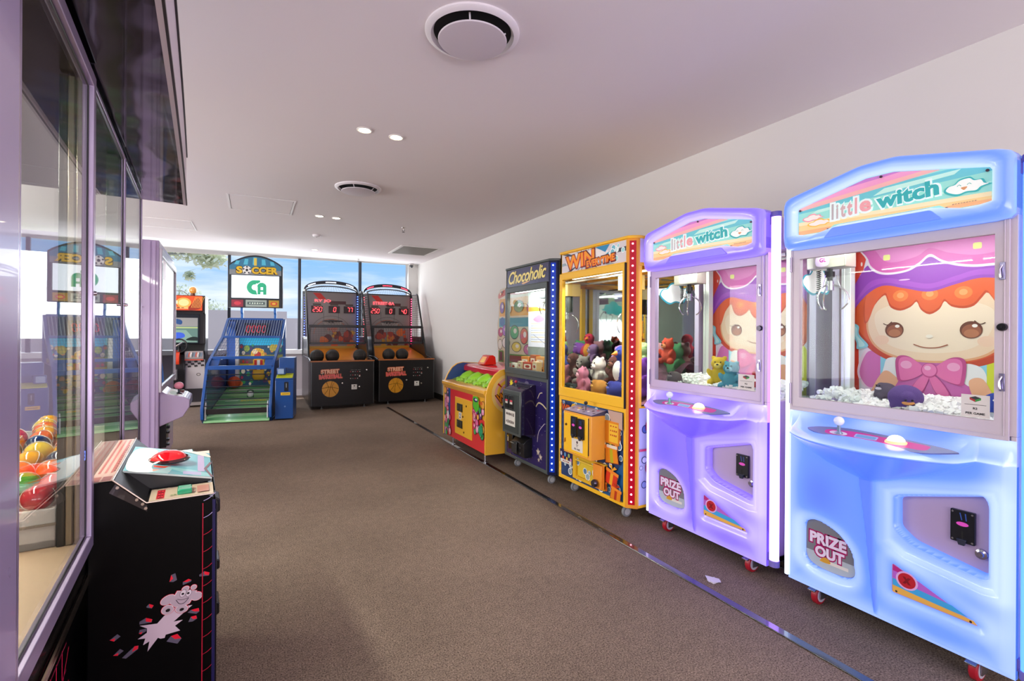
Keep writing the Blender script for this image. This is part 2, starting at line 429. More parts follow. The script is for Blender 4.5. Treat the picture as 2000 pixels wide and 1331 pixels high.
def downlight(x, y, label, power=9):
    t = thing('downlight', label, 'downlight', (x, y, H_C), 0, 'recessed ceiling downlights')
    B().lathe([(0.052, 0), (0.052, -0.004), (0.046, -0.007), (0.036, -0.003), (0.034, 0.0)], n=32).obj('trim_ring', M('#e8e4de', 0.3), t)
    B().lathe([(0.040, -0.0035), (0.026, -0.007), (0.001, -0.006)], n=24).obj('lamp', M('#fff2d8', 0.4, e=22, ec='#ffedc8'), t)
    l = bpy.data.lights.new('downlight_beam', 'SPOT'); l.energy = power; l.spot_size = math.radians(100); l.spot_blend = 0.8
    l.color = (1.0, 0.86, 0.68); l.shadow_soft_size = 0.03
    o = bpy.data.objects.new('downlight_beam', l); o.location = (x, y, H_C - 0.02); COL.objects.link(o)
downlight(0.673, 3.479, 'left lamp of the lit downlight pair nearest the camera')
downlight(0.898, 3.498, 'right lamp of the lit downlight pair nearest the camera')
downlight(0.703, 6.338, 'left lamp of the lit downlight pair further back')
downlight(0.899, 6.35, 'right lamp of the lit downlight pair further back')
downlight(0.929, 9.01, 'single lit downlight in the ceiling near the windows')
t = thing('smoke_detector', 'small round white smoke detector on the ceiling before the single downlight', 'smoke detector', (0.804, 7.608, H_C))
B().lathe([(0.055, 0), (0.055, -0.012), (0.045, -0.026), (0.02, -0.032), (0.001, -0.032)], n=32).obj('body', WHITEP, t)
B().lathe([(0.012, -0.032), (0.010, -0.037), (0.001, -0.038)], n=16).obj('sensor', M('#b9b4b6', 0.4), t)
for (x, y, lb) in ((1.774, 6.499, 'chrome fire sprinkler head hanging from the ceiling left of the square grille'),
                   (1.787, 9.75, 'tiny fire sprinkler head on the ceiling close to the windows'),
                   (0.56, 1.86, 'tiny dark ceiling sensor left of the largest diffuser')):
    t = thing('fire_sprinkler' if y > 2 else 'ceiling_sensor', lb, 'sprinkler' if y > 2 else 'sensor', (x, y, H_C))
    if y > 2:
        B().lathe([(0.03, 0), (0.028, -0.006), (0.012, -0.01), (0.010, -0.03), (0.001, -0.03)], n=20).obj('escutcheon', M('#c9c4c2', 0.2, 0.9), t)
        b = B(); b.tube([(-0.012, 0, -0.028), (-0.014, 0, -0.045), (0, 0, -0.06), (0.014, 0, -0.045), (0.012, 0, -0.028)], 0.003, 6); b.lathe([(0.001, -0.06), (0.02, -0.062), (0.02, -0.065), (0.001, -0.066)], n=12)
        b.obj('deflector', M('#57504c', 0.3, 0.8), t)
    else:
        B().lathe([(0.008, 0), (0.008, -0.003), (0.001, -0.005)], n=12).obj('lens', M('#3b3436', 0.3), t)
# square return air grille
t = thing('ceiling_grille', 'square grey louvred return air grille in a white frame', 'air grille', (2.44, 8.24, H_C))
B().frame(-0.34, 0.34, -0.45, 0.45, 0.045, -0.012, 0.0, axis='z').obj('frame', M('#dedad8', 0.5), t)
B().box(-0.3, 0.3, -0.41, 0.41, -0.003, 0).obj('backing', M('#5f5a54', 0.8), t)
b = B()
for k in range(28): b.box(-0.3, 0.3, -0.4 + k * 0.0295, -0.4 + k * 0.0295 + 0.012, -0.009, -0.003)
b.obj('louvres', M('#8e8a82', 0.5), t)
# access panels
for (x0, x1, y0, y1, lb) in ((-0.245, 0.40, 5.75, 6.45, 'flush white square access panel in the ceiling by the near diffuser row'), (-1.35, -0.70, 7.45, 8.1, 'flush white ceiling access panel above the purple-grey cabinet')):
    t = thing('ceiling_access_panel', lb, 'access panel', ((x0 + x1) / 2, (y0 + y1) / 2, H_C), 0, 'ceiling access panels')
    w, h = (x1 - x0) / 2, (y1 - y0) / 2
    B().frame(-w, w, -h, h, 0.018, -0.004, 0, axis='z').obj('frame', M('#e6e2e2', 0.5), t)
    B().frame(-w + 0.018, w - 0.018, -h + 0.018, h - 0.018, 0.004, -0.0008, 0, axis='z').obj('shadow_gap', M('#7c7674', 0.8), t)
    B().box(-w + 0.022, w - 0.022, -h + 0.022, h - 0.022, -0.002, 0).obj('panel', PAINTC, t)
# security camera
t = thing('security_camera', 'small dark dome security camera in the ceiling corner above the windows', 'security camera', (2.86, 9.86, H_C))
B().lathe([(0.05, 0), (0.05, -0.02), (0.04, -0.03), (0.001, -0.03)], n=24).obj('base', M('#bdb8b6', 0.4), t)
B().sph((0, 0, -0.045), 0.042, 20).obj('dome', M('#20242a', 0.08, coat=1), t)
# scrap on the carpet
t = B().add([(1.965 + .045, 1.70, 0.004), (2.05, 1.66, 0.012), (2.085, 1.70, 0.004), (2.035, 1.745, 0.014)], [(0, 1, 2, 3)]).box(2.02, 2.07, 1.68, 1.72, 0.001, 0.008).obj('paper_scrap', M('#d9d4dc', 0.6))
tag(t, 'small crumpled white paper scrap on the carpet under the purple claw machine', 'paper')
t = B().tube([(2.50, 2.0, 0.006), (2.44, 1.8, 0.006), (2.48, 1.6, 0.006), (2.40, 1.4, 0.006), (2.46, 1.2, 0.006)], 0.004, 8).obj('power_cord', M('#16131a', 0.5))
tag(t, 'black power cord lying on the floor beneath the glowing claw machines', 'cord')
# ================================================================== glowing claw machines
def sdpoly(X, Z, P):
    d = np.full(X.shape, 1e9); s = np.ones(X.shape); n = len(P)
    for i in range(n):
        ax, az = P[i]; bx, bz = P[i - 1]
        ex, ez = bx - ax, bz - az; wx_, wz_ = X - ax, Z - az
        t = np.clip((wx_ * ex + wz_ * ez) / (ex * ex + ez * ez), 0, 1)
        d = np.minimum(d, (wx_ - ex * t) ** 2 + (wz_ - ez * t) ** 2)
        c1 = Z >= az; c2 = Z < bz; c3 = ex * wz_ > ez * wx_
        flip = (c1 & c2 & c3) | (~c1 & ~c2 & ~c3)
        s = np.where(flip, -s, s)
    return s * np.sqrt(d)
def sst(a, b, x):
    t = np.clip((x - a) / (b - a), 0, 1); return t * t * (3 - 2 * t)
def fillet(P, r, k=4):
    out = []; n = len(P)
    for i in range(n):
        a, b, c = Vector(P[i - 1]), Vector(P[i]), Vector(P[(i + 1) % n])
        q = min(r, (a - b).length * .45, (c - b).length * .45)
        p0 = b + (a - b).normalized() * q; p1 = b + (c - b).normalized() * q
        for j in range(k + 1):
            t = j / k; out.append(tuple(p0 * (1 - t) ** 2 + b * 2 * t * (1 - t) + p1 * t * t))
    return out
def radial(P, c, n=144):
    out = []
    for k in range(n):
        a = 2 * math.pi * k / n; d = Vector((math.cos(a), math.sin(a))); best = 0
        for i in range(len(P)):
            p, q = Vector(P[i - 1]) - Vector(c), Vector(P[i]) - Vector(c); e_ = q - p
            den = d.x * e_.y - d.y * e_.x
            if abs(den) < 1e-9: continue
            t = (p.x * e_.y - p.y * e_.x) / den; u = (p.x * d.y - p.y * d.x) / den
            if t > 0 and -1e-6 <= u <= 1 + 1e-6: best = max(best, t)
        out.append((c[0] + d.x * best, c[1] + d.y * best))
    return out
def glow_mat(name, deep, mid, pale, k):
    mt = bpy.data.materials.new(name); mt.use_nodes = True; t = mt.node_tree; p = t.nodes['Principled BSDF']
    at = nn(t, 'ShaderNodeAttribute'); at.attribute_name = 'painted_backlight'
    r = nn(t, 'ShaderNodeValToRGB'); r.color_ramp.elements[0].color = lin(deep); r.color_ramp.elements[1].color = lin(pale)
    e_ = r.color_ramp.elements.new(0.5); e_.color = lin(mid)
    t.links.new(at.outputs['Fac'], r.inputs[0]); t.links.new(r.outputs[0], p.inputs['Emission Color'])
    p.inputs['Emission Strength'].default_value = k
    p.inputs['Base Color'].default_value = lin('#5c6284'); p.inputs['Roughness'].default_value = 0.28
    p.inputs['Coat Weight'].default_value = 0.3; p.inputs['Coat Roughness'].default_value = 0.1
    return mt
def set_attr(o, name, vals):
    a = o.data.attributes.new(name, 'FLOAT', 'POINT'); a.data.foreach_set('value', np.asarray(vals, dtype=np.float32))

COIN_IN = fillet([(.472, .606), (.738, .684), (.752, .655), (.752, .402), (.735, .396), (.527, .437), (.473, .480)], .02)
COIN_OUT = [(.436, .632), (.50, .655), (.775, .715), (.789, .67), (.789, .352), (.74, .345), (.505, .377), (.438, .42)]
PRIZE_IN = spline([(.122, .373), (.139, .397), (.186, .405), (.262, .378), (.312, .326), (.326, .27), (.323, .217), (.268, .197), (.169, .2), (.125, .229), (.120, .30)], 4)
TRI = fillet([(.472, .346), (.472, .232), (.735, .232)], .012)

def relief(glow):
    xs = np.linspace(.035, .818, 150); zs = np.linspace(.09, .80, 150)
    X, Z = np.meshgrid(xs, zs)
    u = np.clip((X - .425) / .385, -1, 1)
    P = .215 * (1 - np.abs(u) ** 2.4)
    zc = np.interp(X, [.035, .053, .113, .18, .244, .30, .354, .378, .405, .482, .55, .616, .68, .734, .80, .818], [.875, .856, .760, .715, .684, .667, .653, .648, .649, .676, .704, .734, .770, .808, .875, .89])
    bul = P * np.clip((Z - zc) / (.80 - np.minimum(zc, .79) + .004), 0, 1) ** .85
    edge = np.minimum(np.minimum(X - .035, .818 - X), Z - .09)
    f = .030 * sst(0, .03, edge)
    sl = np.interp(Z, [.09, .135, .456, .653, .7], [.414, .411, .379, .354, .34]); sr = np.interp(Z, [.09, .14, .467, .649, .7], [.424, .423, .409, .405, .42])
    inst = sst(-.004, .003, np.minimum(X - sl, sr - X)) * sst(.10, .16, Z)
    tee = np.maximum(inst, sst(-.003, .004, Z - zc))
    f += bul + .013 * tee * sst(0, .03, edge)
    dco = sdpoly(X, Z, COIN_OUT); dci = sdpoly(X, Z, COIN_IN); dp = sdpoly(X, Z, PRIZE_IN); dt = sdpoly(X, Z, TRI)
    f -= .016 * (1 - sst(-.03, .004, dco))
    f -= .085 * (1 - sst(-.022, .004, dci))
    f -= .014 * (1 - sst(.0, .035, dp)); f -= .04 * (1 - sst(-.006, .004, dp))
    f -= .012 * (1 - sst(.0, .04, dt))
    g = .42 + .36 * np.exp(-(edge / .07) ** 2)  # uneven glow painted per vertex: paler along edges and recess rims
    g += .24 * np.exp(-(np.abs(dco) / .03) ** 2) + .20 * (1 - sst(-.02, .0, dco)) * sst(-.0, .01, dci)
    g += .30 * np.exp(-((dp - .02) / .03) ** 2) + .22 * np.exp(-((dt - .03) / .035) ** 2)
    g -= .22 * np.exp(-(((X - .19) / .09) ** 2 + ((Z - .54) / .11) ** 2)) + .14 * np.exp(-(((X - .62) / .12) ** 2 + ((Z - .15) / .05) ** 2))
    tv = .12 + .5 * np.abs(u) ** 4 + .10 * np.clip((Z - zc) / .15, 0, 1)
    g = g * (1 - tee) + tee * np.where(Z > zc, tv, .22)  # deck underside and stem painted deeper, shade put into the glow colour
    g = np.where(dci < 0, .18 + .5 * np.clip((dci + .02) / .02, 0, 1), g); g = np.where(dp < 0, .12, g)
    rows = [[(float(X[i, j]), float(-f[i, j]), float(Z[i, j])) for j in range(150)] for i in range(150)]
    G = [g[i] for i in range(150)]
    # deck rows running back from the rounded lip to the door frame
    lip = f[-1]; uu = np.abs(u[0])
    for k in range(1, 27):
        t = k / 26.0; y = -lip * (1 - t) ** 1.0; z = .80 + .012 * math.sin(min(t * 6, math.pi / 2)) + .074 * t ** 1.35
        z_ = z + (uu ** 3) * .0
        rows.append([(float(xs[j]), float(y[j]), float(z)) for j in range(150)])
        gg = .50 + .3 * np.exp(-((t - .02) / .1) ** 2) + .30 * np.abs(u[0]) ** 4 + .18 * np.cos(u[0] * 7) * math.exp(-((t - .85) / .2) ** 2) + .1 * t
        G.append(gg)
    b = B(); b.grid(rows)
    # returns at the sides and the bottom
    n0 = len(b.v)
    for side in (0, 149):
        m0 = len(b.v); pts = [rows[i][side] for i in range(150)]
        b.add([p for p in pts] + [(p[0], 0.02, p[2]) for p in pts], [(i, i + 1, 151 + i, 150 + i) for i in range(149)])
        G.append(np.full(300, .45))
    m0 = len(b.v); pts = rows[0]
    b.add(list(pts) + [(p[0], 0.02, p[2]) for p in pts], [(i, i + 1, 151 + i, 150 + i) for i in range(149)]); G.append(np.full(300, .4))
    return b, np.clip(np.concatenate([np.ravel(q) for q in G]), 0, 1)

HOUT = fillet([(.033, 1.640), (.033, 1.852), (.05, 1.868), (.36, 1.934), (.49, 1.934), (.80, 1.862), (.82, 1.845), (.82, 1.640), (.80, 1.628), (.05, 1.628)], .022, 3)
HIN = fillet([(.092, 1.69), (.092, 1.812), (.375, 1.880), (.47, 1.880), (.764, 1.812), (.764, 1.69), (.65, 1.69), (.617, 1.712), (.250, 1.712), (.217, 1.69)], .012, 3)

def caster(parent, x, y, tilt=0.0, red='#b01a2c'):
    c = B().cyl((x, y, .05), (x, y, .095), .018, 12).box(x - .035, x + .035, y - .03, y + .03, .084, .092).obj('caster', M('#8d8e96', .25, .9), parent, .002)
    B().box(x - .021, x - .016, y - .028, y + .018, .03, .085).box(x + .016, x + .021, y - .028, y + .018, .03, .085).obj('fork', M('#a9a9b0', .2, .9), c, .001)
    B().lathe([(.001, -.014), (.039, -.013), (.044, -.009), (.044, .009), (.039, .013), (.001, .013)], (x, y - .008, .044), 28, axis='x').obj('wheel', M(red, .4), c)
    B().lathe([(.001, -.0145), (.031, -.0145), (.031, .0145), (.001, .0145)], (x, y - .008, .044), 20, axis='x').obj('hub', M('#cfcbd6', .3), c)
    B().prism([(y - .068, .070), (y - .03, .080), (y - .03, .086), (y - .072, .077)], x - .016, x + .016, 'x').obj('brake_pedal', M('#a8a2a2', .25, .8), c, .002)
    return c

def witch_art(t, dx, y, zb=.90):
    """printed back panel: a big-headed doll with a pointed hat"""
    e_ = .08
    a = Art((dx, y, 0), e=e_, r=.4, step=.0001)
    a.dim = .82
    x0, x1 = .055, .70; a.clip = (x0, zb, x1, 1.665)
    a.rect(x0, zb, x1, 1.665, '#e9e3f2')
    a.poly([(x0, zb), (x0, 1.665), (.17, 1.665), (.12, 1.45), (.13, zb)], '#e0402c')
    for k in range(12): a.ell(.152 - .02 * math.sin(k * .9), 1.64 - k * .058, .004, .010, '#fbe9e4', up=(k == 0))
    a.blob([(.50, .9), (.57, 1.05), (.60, 1.17), (.66, 1.20), (.72, 1.1), (.72, .9)], '#d9de2b')
    a.blob([(.12, 1.06), (.15, 1.16), (.20, 1.17), (.25, 1.12), (.24, 1.03), (.20, .98), (.15, .99)], '#f4d4e8')
    a.blob([(.13, 1.06), (.16, 1.15), (.20, 1.16), (.235, 1.12), (.23, 1.04), (.19, .99), (.155, 1.0)], '#d76cb4')
    a.rect(.22, 1.03, .60, 1.15, '#8fd3e6')
    # hat brim behind the head
    a.blob([(.045, 1.25), (.05, 1.36), (.09, 1.45), (.16, 1.56), (.30, 1.60), (.55, 1.60), (.72, 1.52), (.72, 1.40), (.60, 1.42), (.2, 1.40), (.12, 1.33), (.08, 1.27)], '#8e44a6')
    # hair
    a.blob([(.102, 1.34), (.12, 1.42), (.20, 1.49), (.41, 1.51), (.62, 1.49), (.70, 1.40), (.72, 1.3), (.70, 1.20), (.62, 1.13), (.50, 1.10), (.30, 1.11), (.20, 1.15), (.13, 1.22), (.10, 1.28)], '#c93c16')
    a.blob([(.115, 1.34), (.13, 1.42), (.21, 1.48), (.41, 1.50), (.61, 1.48), (.69, 1.39), (.70, 1.3), (.68, 1.21), (.60, 1.15), (.50, 1.12), (.30, 1.125), (.21, 1.17), (.14, 1.24), (.115, 1.29)], '#e2592a')
    # body and sleeves
    a.blob([(.29, 1.12), (.27, 1.0), (.25, .88), (.62, .88), (.58, 1.0), (.54, 1.12)], '#cf62b0')
    a.blob([(.235, 1.09), (.25, 1.13), (.30, 1.13), (.31, 1.06), (.28, 1.02), (.23, 1.04)], '#f3f1ee')
    a.blob([(.53, 1.12), (.58, 1.11), (.60, 1.07), (.59, 1.03), (.54, 1.03), (.51, 1.08)], '#f3f1ee')
    a.blob([(.235, 1.07), (.28, 1.05), (.29, 1.02), (.23, .94), (.17, .90), (.185, .98)], '#f2b48c')
    a.blob([(.545, 1.05), (.59, 1.06), (.63, .97), (.65, .92), (.60, .92), (.56, .98)], '#f2b48c')
    # face
    a.blob([(.160, 1.27), (.175, 1.36), (.225, 1.43), (.41, 1.45), (.60, 1.43), (.65, 1.35), (.66, 1.26), (.63, 1.18), (.55, 1.135), (.41, 1.118), (.28, 1.135), (.195, 1.185)], '#e9a878')
    a.blob([(.168, 1.27), (.182, 1.36), (.23, 1.425), (.41, 1.445), (.595, 1.425), (.643, 1.35), (.652, 1.26), (.622, 1.185), (.545, 1.143), (.41, 1.127), (.285, 1.143), (.203, 1.19)], '#f7d5b4')
    a.blob([(.20, 1.28), (.22, 1.36), (.41, 1.40), (.60, 1.36), (.62, 1.28), (.56, 1.19), (.41, 1.16), (.26, 1.19)], '#fae2c6')
    for cx in (.225, .60): a.ell(cx, 1.215, .030, .022, '#f8cdb0', up=(cx < .3))
    # fringe: scalloped hair over the forehead
    fr = [(.150, 1.30), (.155, 1.42), (.22, 1.50), (.41, 1.53), (.60, 1.50), (.68, 1.42), (.67, 1.30), (.645, 1.33), (.605, 1.41), (.585, 1.395), (.560, 1.362), (.525, 1.352), (.485, 1.362), (.462, 1.385), (.445, 1.352), (.410, 1.330), (.378, 1.352), (.362, 1.388), (.340, 1.366), (.300, 1.350), (.262, 1.366), (.248, 1.400), (.235, 1.425), (.195, 1.38), (.170, 1.31)]
    a.blob(fr, '#c8421a', k=3)
    a.blob([(p[0] * .985 + .006, p[1] + .010) for p in fr], '#ea5f2c', k=3)
    for cx in (.30, .41, .525): a.ell(cx, 1.418, .030, .026, '#f4803c', up=(cx == .30))
    for cx in (.30, .41, .525): a.ell(cx, 1.420, .014, .013, '#f9a463', up=(cx == .30))
    # hat
    a.blob([(.05, 1.27), (.06, 1.38), (.10, 1.46), (.16, 1.57), (.24, 1.56), (.34, 1.565), (.41, 1.595), (.49, 1.56), (.58, 1.545), (.72, 1.56), (.74, 1.45), (.66, 1.462), (.58, 1.474), (.50, 1.455), (.41, 1.430), (.32, 1.450), (.235, 1.470), (.17, 1.44), (.11, 1.37)], '#9840b8')
    a.blob([(.09, 1.36), (.16, 1.45), (.235, 1.482), (.32, 1.462), (.41, 1.443), (.50, 1.468), (.58, 1.487), (.72, 1.47), (.72, 1.50), (.58, 1.51), (.50, 1.49), (.41, 1.465), (.32, 1.486), (.235, 1.505), (.16, 1.48)], '#aa50c6')
    a.blob([(.150, 1.72), (.158, 1.60), (.185, 1.545), (.24, 1.520), (.32, 1.525), (.37, 1.550), (.41, 1.582), (.455, 1.552), (.52, 1.528), (.60, 1.520), (.72, 1.54), (.74, 1.72)], '#f3e3f0')
    a.blob([(.154, 1.72), (.166, 1.602), (.19, 1.555), (.24, 1.530), (.32, 1.534), (.37, 1.562), (.41, 1.594), (.455, 1.562), (.52, 1.538), (.60, 1.530), (.72, 1.55), (.74, 1.72)], '#d860b2')
    a.blob([(.21, 1.70), (.21, 1.62), (.26, 1.575), (.36, 1.59), (.41, 1.62), (.48, 1.59), (.58, 1.57), (.68, 1.60), (.70, 1.70)], '#e27cc2')
    for cx, cz in ((.244, 1.600), (.569, 1.607)): a.poly(rrect(cx - .014, cz - .013, cx + .014, cz + .013, .006), '#f2f08a', up=(cx < .3))
    a.ell(.315, 1.49, .022, .003, '#f3c6ea')
    # eyes, nose, mouth
    for cx in (.277, .551):
        up = cx < .3
        a.line(spline([(cx - .045 if up else cx + .045, 1.292), (cx - .028 if up else cx + .028, 1.285), (cx - .01 if up else cx + .01, 1.30)], 4, False), .004, '#5b2c1c', up=up)
        a.ell(cx, 1.262, .037, .036, '#6b2f1c', up=True); a.ell(cx + .001, 1.257, .031, .028, '#9a5236', up=True); a.ell(cx + .001, 1.248, .024, .017, '#b76f4c', up=True)
        a.ell(cx + .012, 1.279, .009, .007, '#fff6ec', up=True)
    a.ell(.41, 1.234, .013, .008, '#fbeedd')
    a.line(spline([(.352, 1.198), (.38, 1.187), (.412, 1.183), (.445, 1.187), (.475, 1.199)], 5, False), .0042, '#a3482a')
    # bow
    for c, s in (('#c23e88', 1.0), ('#ea6cae', .90)):
        f = lambda pts: [(.41 + (x - .41) * s, 1.085 + (z - 1.085) * s) for x, z in pts]
        a.blob(f([(.40, 1.07), (.36, 1.03), (.335, .975), (.36, .965), (.385, .985), (.41, 1.05)]), c); a.blob(f([(.42, 1.07), (.46, 1.03), (.487, .975), (.46, .965), (.435, .985), (.41, 1.05)]), c)
        a.blob(f([(.385, 1.10), (.34, 1.14), (.30, 1.145), (.283, 1.12), (.288, 1.05), (.30, 1.028), (.345, 1.04), (.385, 1.07)]), c)
        a.blob(f([(.435, 1.10), (.48, 1.14), (.52, 1.145), (.537, 1.12), (.532, 1.05), (.52, 1.028), (.475, 1.04), (.435, 1.07)]), c)
    a.ell(.325, 1.105, .022, .018, '#f6a3cf'); a.ell(.495, 1.105, .022, .018, '#f6a3cf', up=False)
    a.ell(.411, 1.085, .030, .032, '#c23e88'); a.ell(.411, 1.087, .026, .028, '#ee78b6'); a.ell(.405, 1.095, .012, .010, '#f8b4d8')
    # hair ribbon
    a.blob([(.072, 1.28), (.10, 1.295), (.128, 1.28), (.13, 1.24), (.17, 1.19), (.15, 1.175), (.12, 1.17), (.118, 1.20), (.10, 1.24)], '#8fcfe0')
    a.blob([(.082, 1.275), (.10, 1.285), (.12, 1.27), (.122, 1.235), (.155, 1.19), (.13, 1.18), (.125, 1.205), (.105, 1.245)], '#c5ecf2')
    return a.obj('back_artwork', t)

def cloud_shape(cx, cz, w, h):
    P = [(-.5, -.1), (-.42, .15), (-.25, .22), (-.12, .45), (.12, .5), (.25, .28), (.42, .25), (.5, -.02), (.62, -.12), (.42, -.22), (.3, -.42), (.05, -.38), (-.15, -.48), (-.35, -.35)]
    return [(cx + x * w, cz + z * h) for x, z in P]

def header_art(parent):
    e_ = .26
    a = Art((0, -.033, 0), e=e_, r=.12, step=.0001)
    Rr = radial(HIN, (.427, 1.77), 144)
    a.poly([(p[0] , p[1]) for p in Rr], '#9adfd2')
    # pastel bands clipped to the sign outline
    def band(z0a, z0b, z1a, z1b, c):
        lo = lambda x: z0a + (z0b - z0a) * (x - .092) / .672
        hi = lambda x: z1a + (z1b - z1a) * (x - .092) / .672
        def bot(x): return 1.692 if (x < .217 or x > .65) else 1.714 if .25 < x < .617 else 1.692 + .022 * ((x - .217) / .033 if x < .26 else (.65 - x) / .033)
        def top(x): return 1.812 + .066 * min(1, (x - .094) / .28) if x < .427 else 1.812 + .066 * min(1, (.762 - x) / .29)
        xs = [.0945 + .6675 * i / 60 for i in range(61)]
        L = [(x, max(lo(x), bot(x))) for x in xs]; H = [(x, min(hi(x), top(x))) for x in xs]
        a.k += 1
        for i in range(60):
            if H[i][1] > L[i][1] and H[i + 1][1] > L[i + 1][1]:
                a.b.add([a.P(L[i]), a.P(L[i + 1]), a.P(H[i + 1]), a.P(H[i])], [(0, 1, 2, 3)], a.mi(c))
    band(1.79, 1.80, 1.83, 1.84, '#6fc7cf'); band(1.80, 1.855, 1.83, 1.9, '#f3b6b0'); band(1.82, 1.87, 1.9, 1.9, '#ef9ec4'); band(1.845, 1.89, 1.9, 1.91, '#c87cc0')
    band(1.6, 1.6, 1.735, 1.715, '#f6cf8e'); band(1.6, 1.6, 1.71, 1.705, '#f2b27c'); band(1.735, 1.715, 1.75, 1.73, '#f7e3b4')
    for x0, z0, x1, z1 in ((.14, 1.775, .33, 1.80), (.40, 1.80, .66, 1.83), (.50, 1.745, .75, 1.765)):
        a.poly([(x0, z0), (x1, z0 + .015), (x1 + .02, z1), (x0 + .04, z1 - .008)], '#c4efe0')
    for cx, cz, w, c in ((.155, 1.762, .085, '#e99aa8'), (.185, 1.735, .10, '#eec04c')):
        a.blob(cloud_shape(cx, cz, w, .034), c); a.blob(cloud_shape(cx, cz, w * .86, .024), '#fbe9e0')
    def word(s, x0, x1, z0, z1, c, c2):
        a.text(s, x0 - .008, z0 - .007, x1 + .008, z1 + .007, '#e9fbf6', off=.07, rot=.05, spacing=1.02)
        a.text(s, x0, z0, x1, z1, c, off=.045, rot=.05, spacing=1.02)
    LT = (('l', .240, .249, 1.735, 1.803, '#b9adb0'), ('i', .259, .268, 1.736, 1.797, '#c3b0b2'), ('t', .276, .297, 1.738, 1.797, '#cdb0b0'), ('t', .303, .324, 1.740, 1.799, '#dca8aa'), ('l', .333, .342, 1.742, 1.809, '#e4a4a8'), ('e', .351, .394, 1.744, 1.789, '#eba4a8'))
    for q in (0, 1):
        for s_, x0, x1, z0, z1, c_ in LT:
            g_ = .008 if q == 0 else 0
            a.text(s_, x0 - g_, z0 - g_, x1 + g_, z1 + g_, '#e9fbf6' if q == 0 else c_, off=.07 if q == 0 else .04)
    word('witch', .412, .617, 1.748, 1.808, '#39aeb0', 0)
    a.blob(cloud_shape(.69, 1.764, .118, .062), '#3fb2b2'); a.blob(cloud_shape(.69, 1.765, .104, .050), '#f6fbf2')
    for cx in (.675, .703): a.line(spline([(cx - .006, 1.768), (cx, 1.773), (cx + .006, 1.768)], 3, False), .002, '#3fa8a0', up=cx < .68)
    a.blob([(.680, 1.762), (.689, 1.752), (.698, 1.762)], '#d99a6a')
    a.text('HAPPY FUN', .655, 1.705, .725, 1.710, '#b08a72')
    o = a.obj('header_sign', parent)
    b = B()
    for x, z in ((.43, 1.870), (.752, 1.803), (.103, 1.803), (.64, 1.697), (.227, 1.697)): b.cyl((x, -.036, z), (x, -.040, z), .005, 10)
    b.obj('sign_screws', M('#5a4a55', .3, .8), parent)
    return o

def claw_unit(t, x, y, ztop, s=1.0, body='#b9b4a6', badge=True):
    c = B().box(x - .095 * s, x + .105 * s, y - .05 * s, y + .05 * s, ztop - .085 * s, ztop).obj('claw', M(body, .3, .55), t, .004)
    if badge:
        a = Art((0, y - .0503 * s, 0), r=.3)
        a.blob([(x - .01 + .032 * math.cos(k * .7854) * (1 + .12 * (k % 2)), ztop - .040 + .026 * math.sin(k * .7854) * (1 + .12 * (k % 2))) for k in range(8)], '#e9d9e4')
        a.text('GL', x - .022, ztop - .045, x + .008, ztop - .025, '#b0208a', off=.03)
        a.obj('badge', c)
    B().cyl((x, y, ztop - .17 * s), (x, y, ztop - .075 * s), .014 * s, 14).cyl((x, y, ztop - .13 * s), (x, y, ztop - .10 * s), .024 * s, 16).obj('solenoid', M('#2c2b2e', .35, .4), c)
    B().cyl((x, y, ztop - .20 * s), (x, y, ztop - .15 * s), .020 * s, 16).obj('claw_head', M('#c9c9cb', .15, 1), c)
    b = B(); P = []
    for k in range(60): P.append((x - .045 * s + .009 * math.cos(k * 1.3), y - .02 + .009 * math.sin(k * 1.3), ztop - .08 - k * .0022 * s))
    b.tube(P, .0022, 5).obj('coiled_cable', M('#1b1a1c', .4), c)
    for k in range(3):
        a_ = 2 * math.pi * k / 3 + .35; dx, dy = math.cos(a_), math.sin(a_)
        pr = [(0.018, -.17), (.055, -.19), (.080, -.225), (.082, -.265), (.060, -.295), (.048, -.300)]
        B().tube([(x + r * dx * s, y + r * dy * s, ztop + z * s) for r, z in spline(pr, 4, False)], .0042 * s, 8).tube([(x + .03 * dx * s, y + .03 * dy * s, ztop - .12 * s), (x + .05 * dx * s, y + .05 * dy * s, ztop - .188 * s)], .0025 * s, 6).obj('prong', M('#dadadd', .12, 1), c)
    return c

def price_sign(t, x0, z0, x1, z1, y, lines=('R2', 'PER GAME')):
    a = Art((0, y, 0), r=.5)
    a.rect(x0, z0, x1, z1, '#d9d3cc'); w = x1 - x0; h = z1 - z0; cx = (x0 + x1) / 2
    zz = z0 + h * .78
    a.poly([(cx - w * .2, zz), (cx, zz - h * .1), (cx, zz + h * .0), (cx - w * .2, zz + h * .09)], '#a8222a'); a.poly([(cx, zz - h * .1), (cx + w * .2, zz), (cx + w * .2, zz + h * .09), (cx, zz)], '#2e8f3a')
    a.poly([(cx - w * .2, zz + h * .09), (cx, zz), (cx + w * .2, zz + h * .09), (cx, zz + h * .16)], '#2b2b30')
    a.rect(x0 + w * .12, z0 + h * .55, x1 - w * .12, z0 + h * .57, '#4c4644')
    a.text(lines[0], cx - w * .08, z0 + h * .34, cx + w * .08, z0 + h * .44, '#1e1b1c', off=.03)
    a.text(lines[1], x0 + w * .16, z0 + h * .12, x1 - w * .16, z0 + h * .22, '#1e1b1c', off=.03)
    return a.obj('price_sign', t)

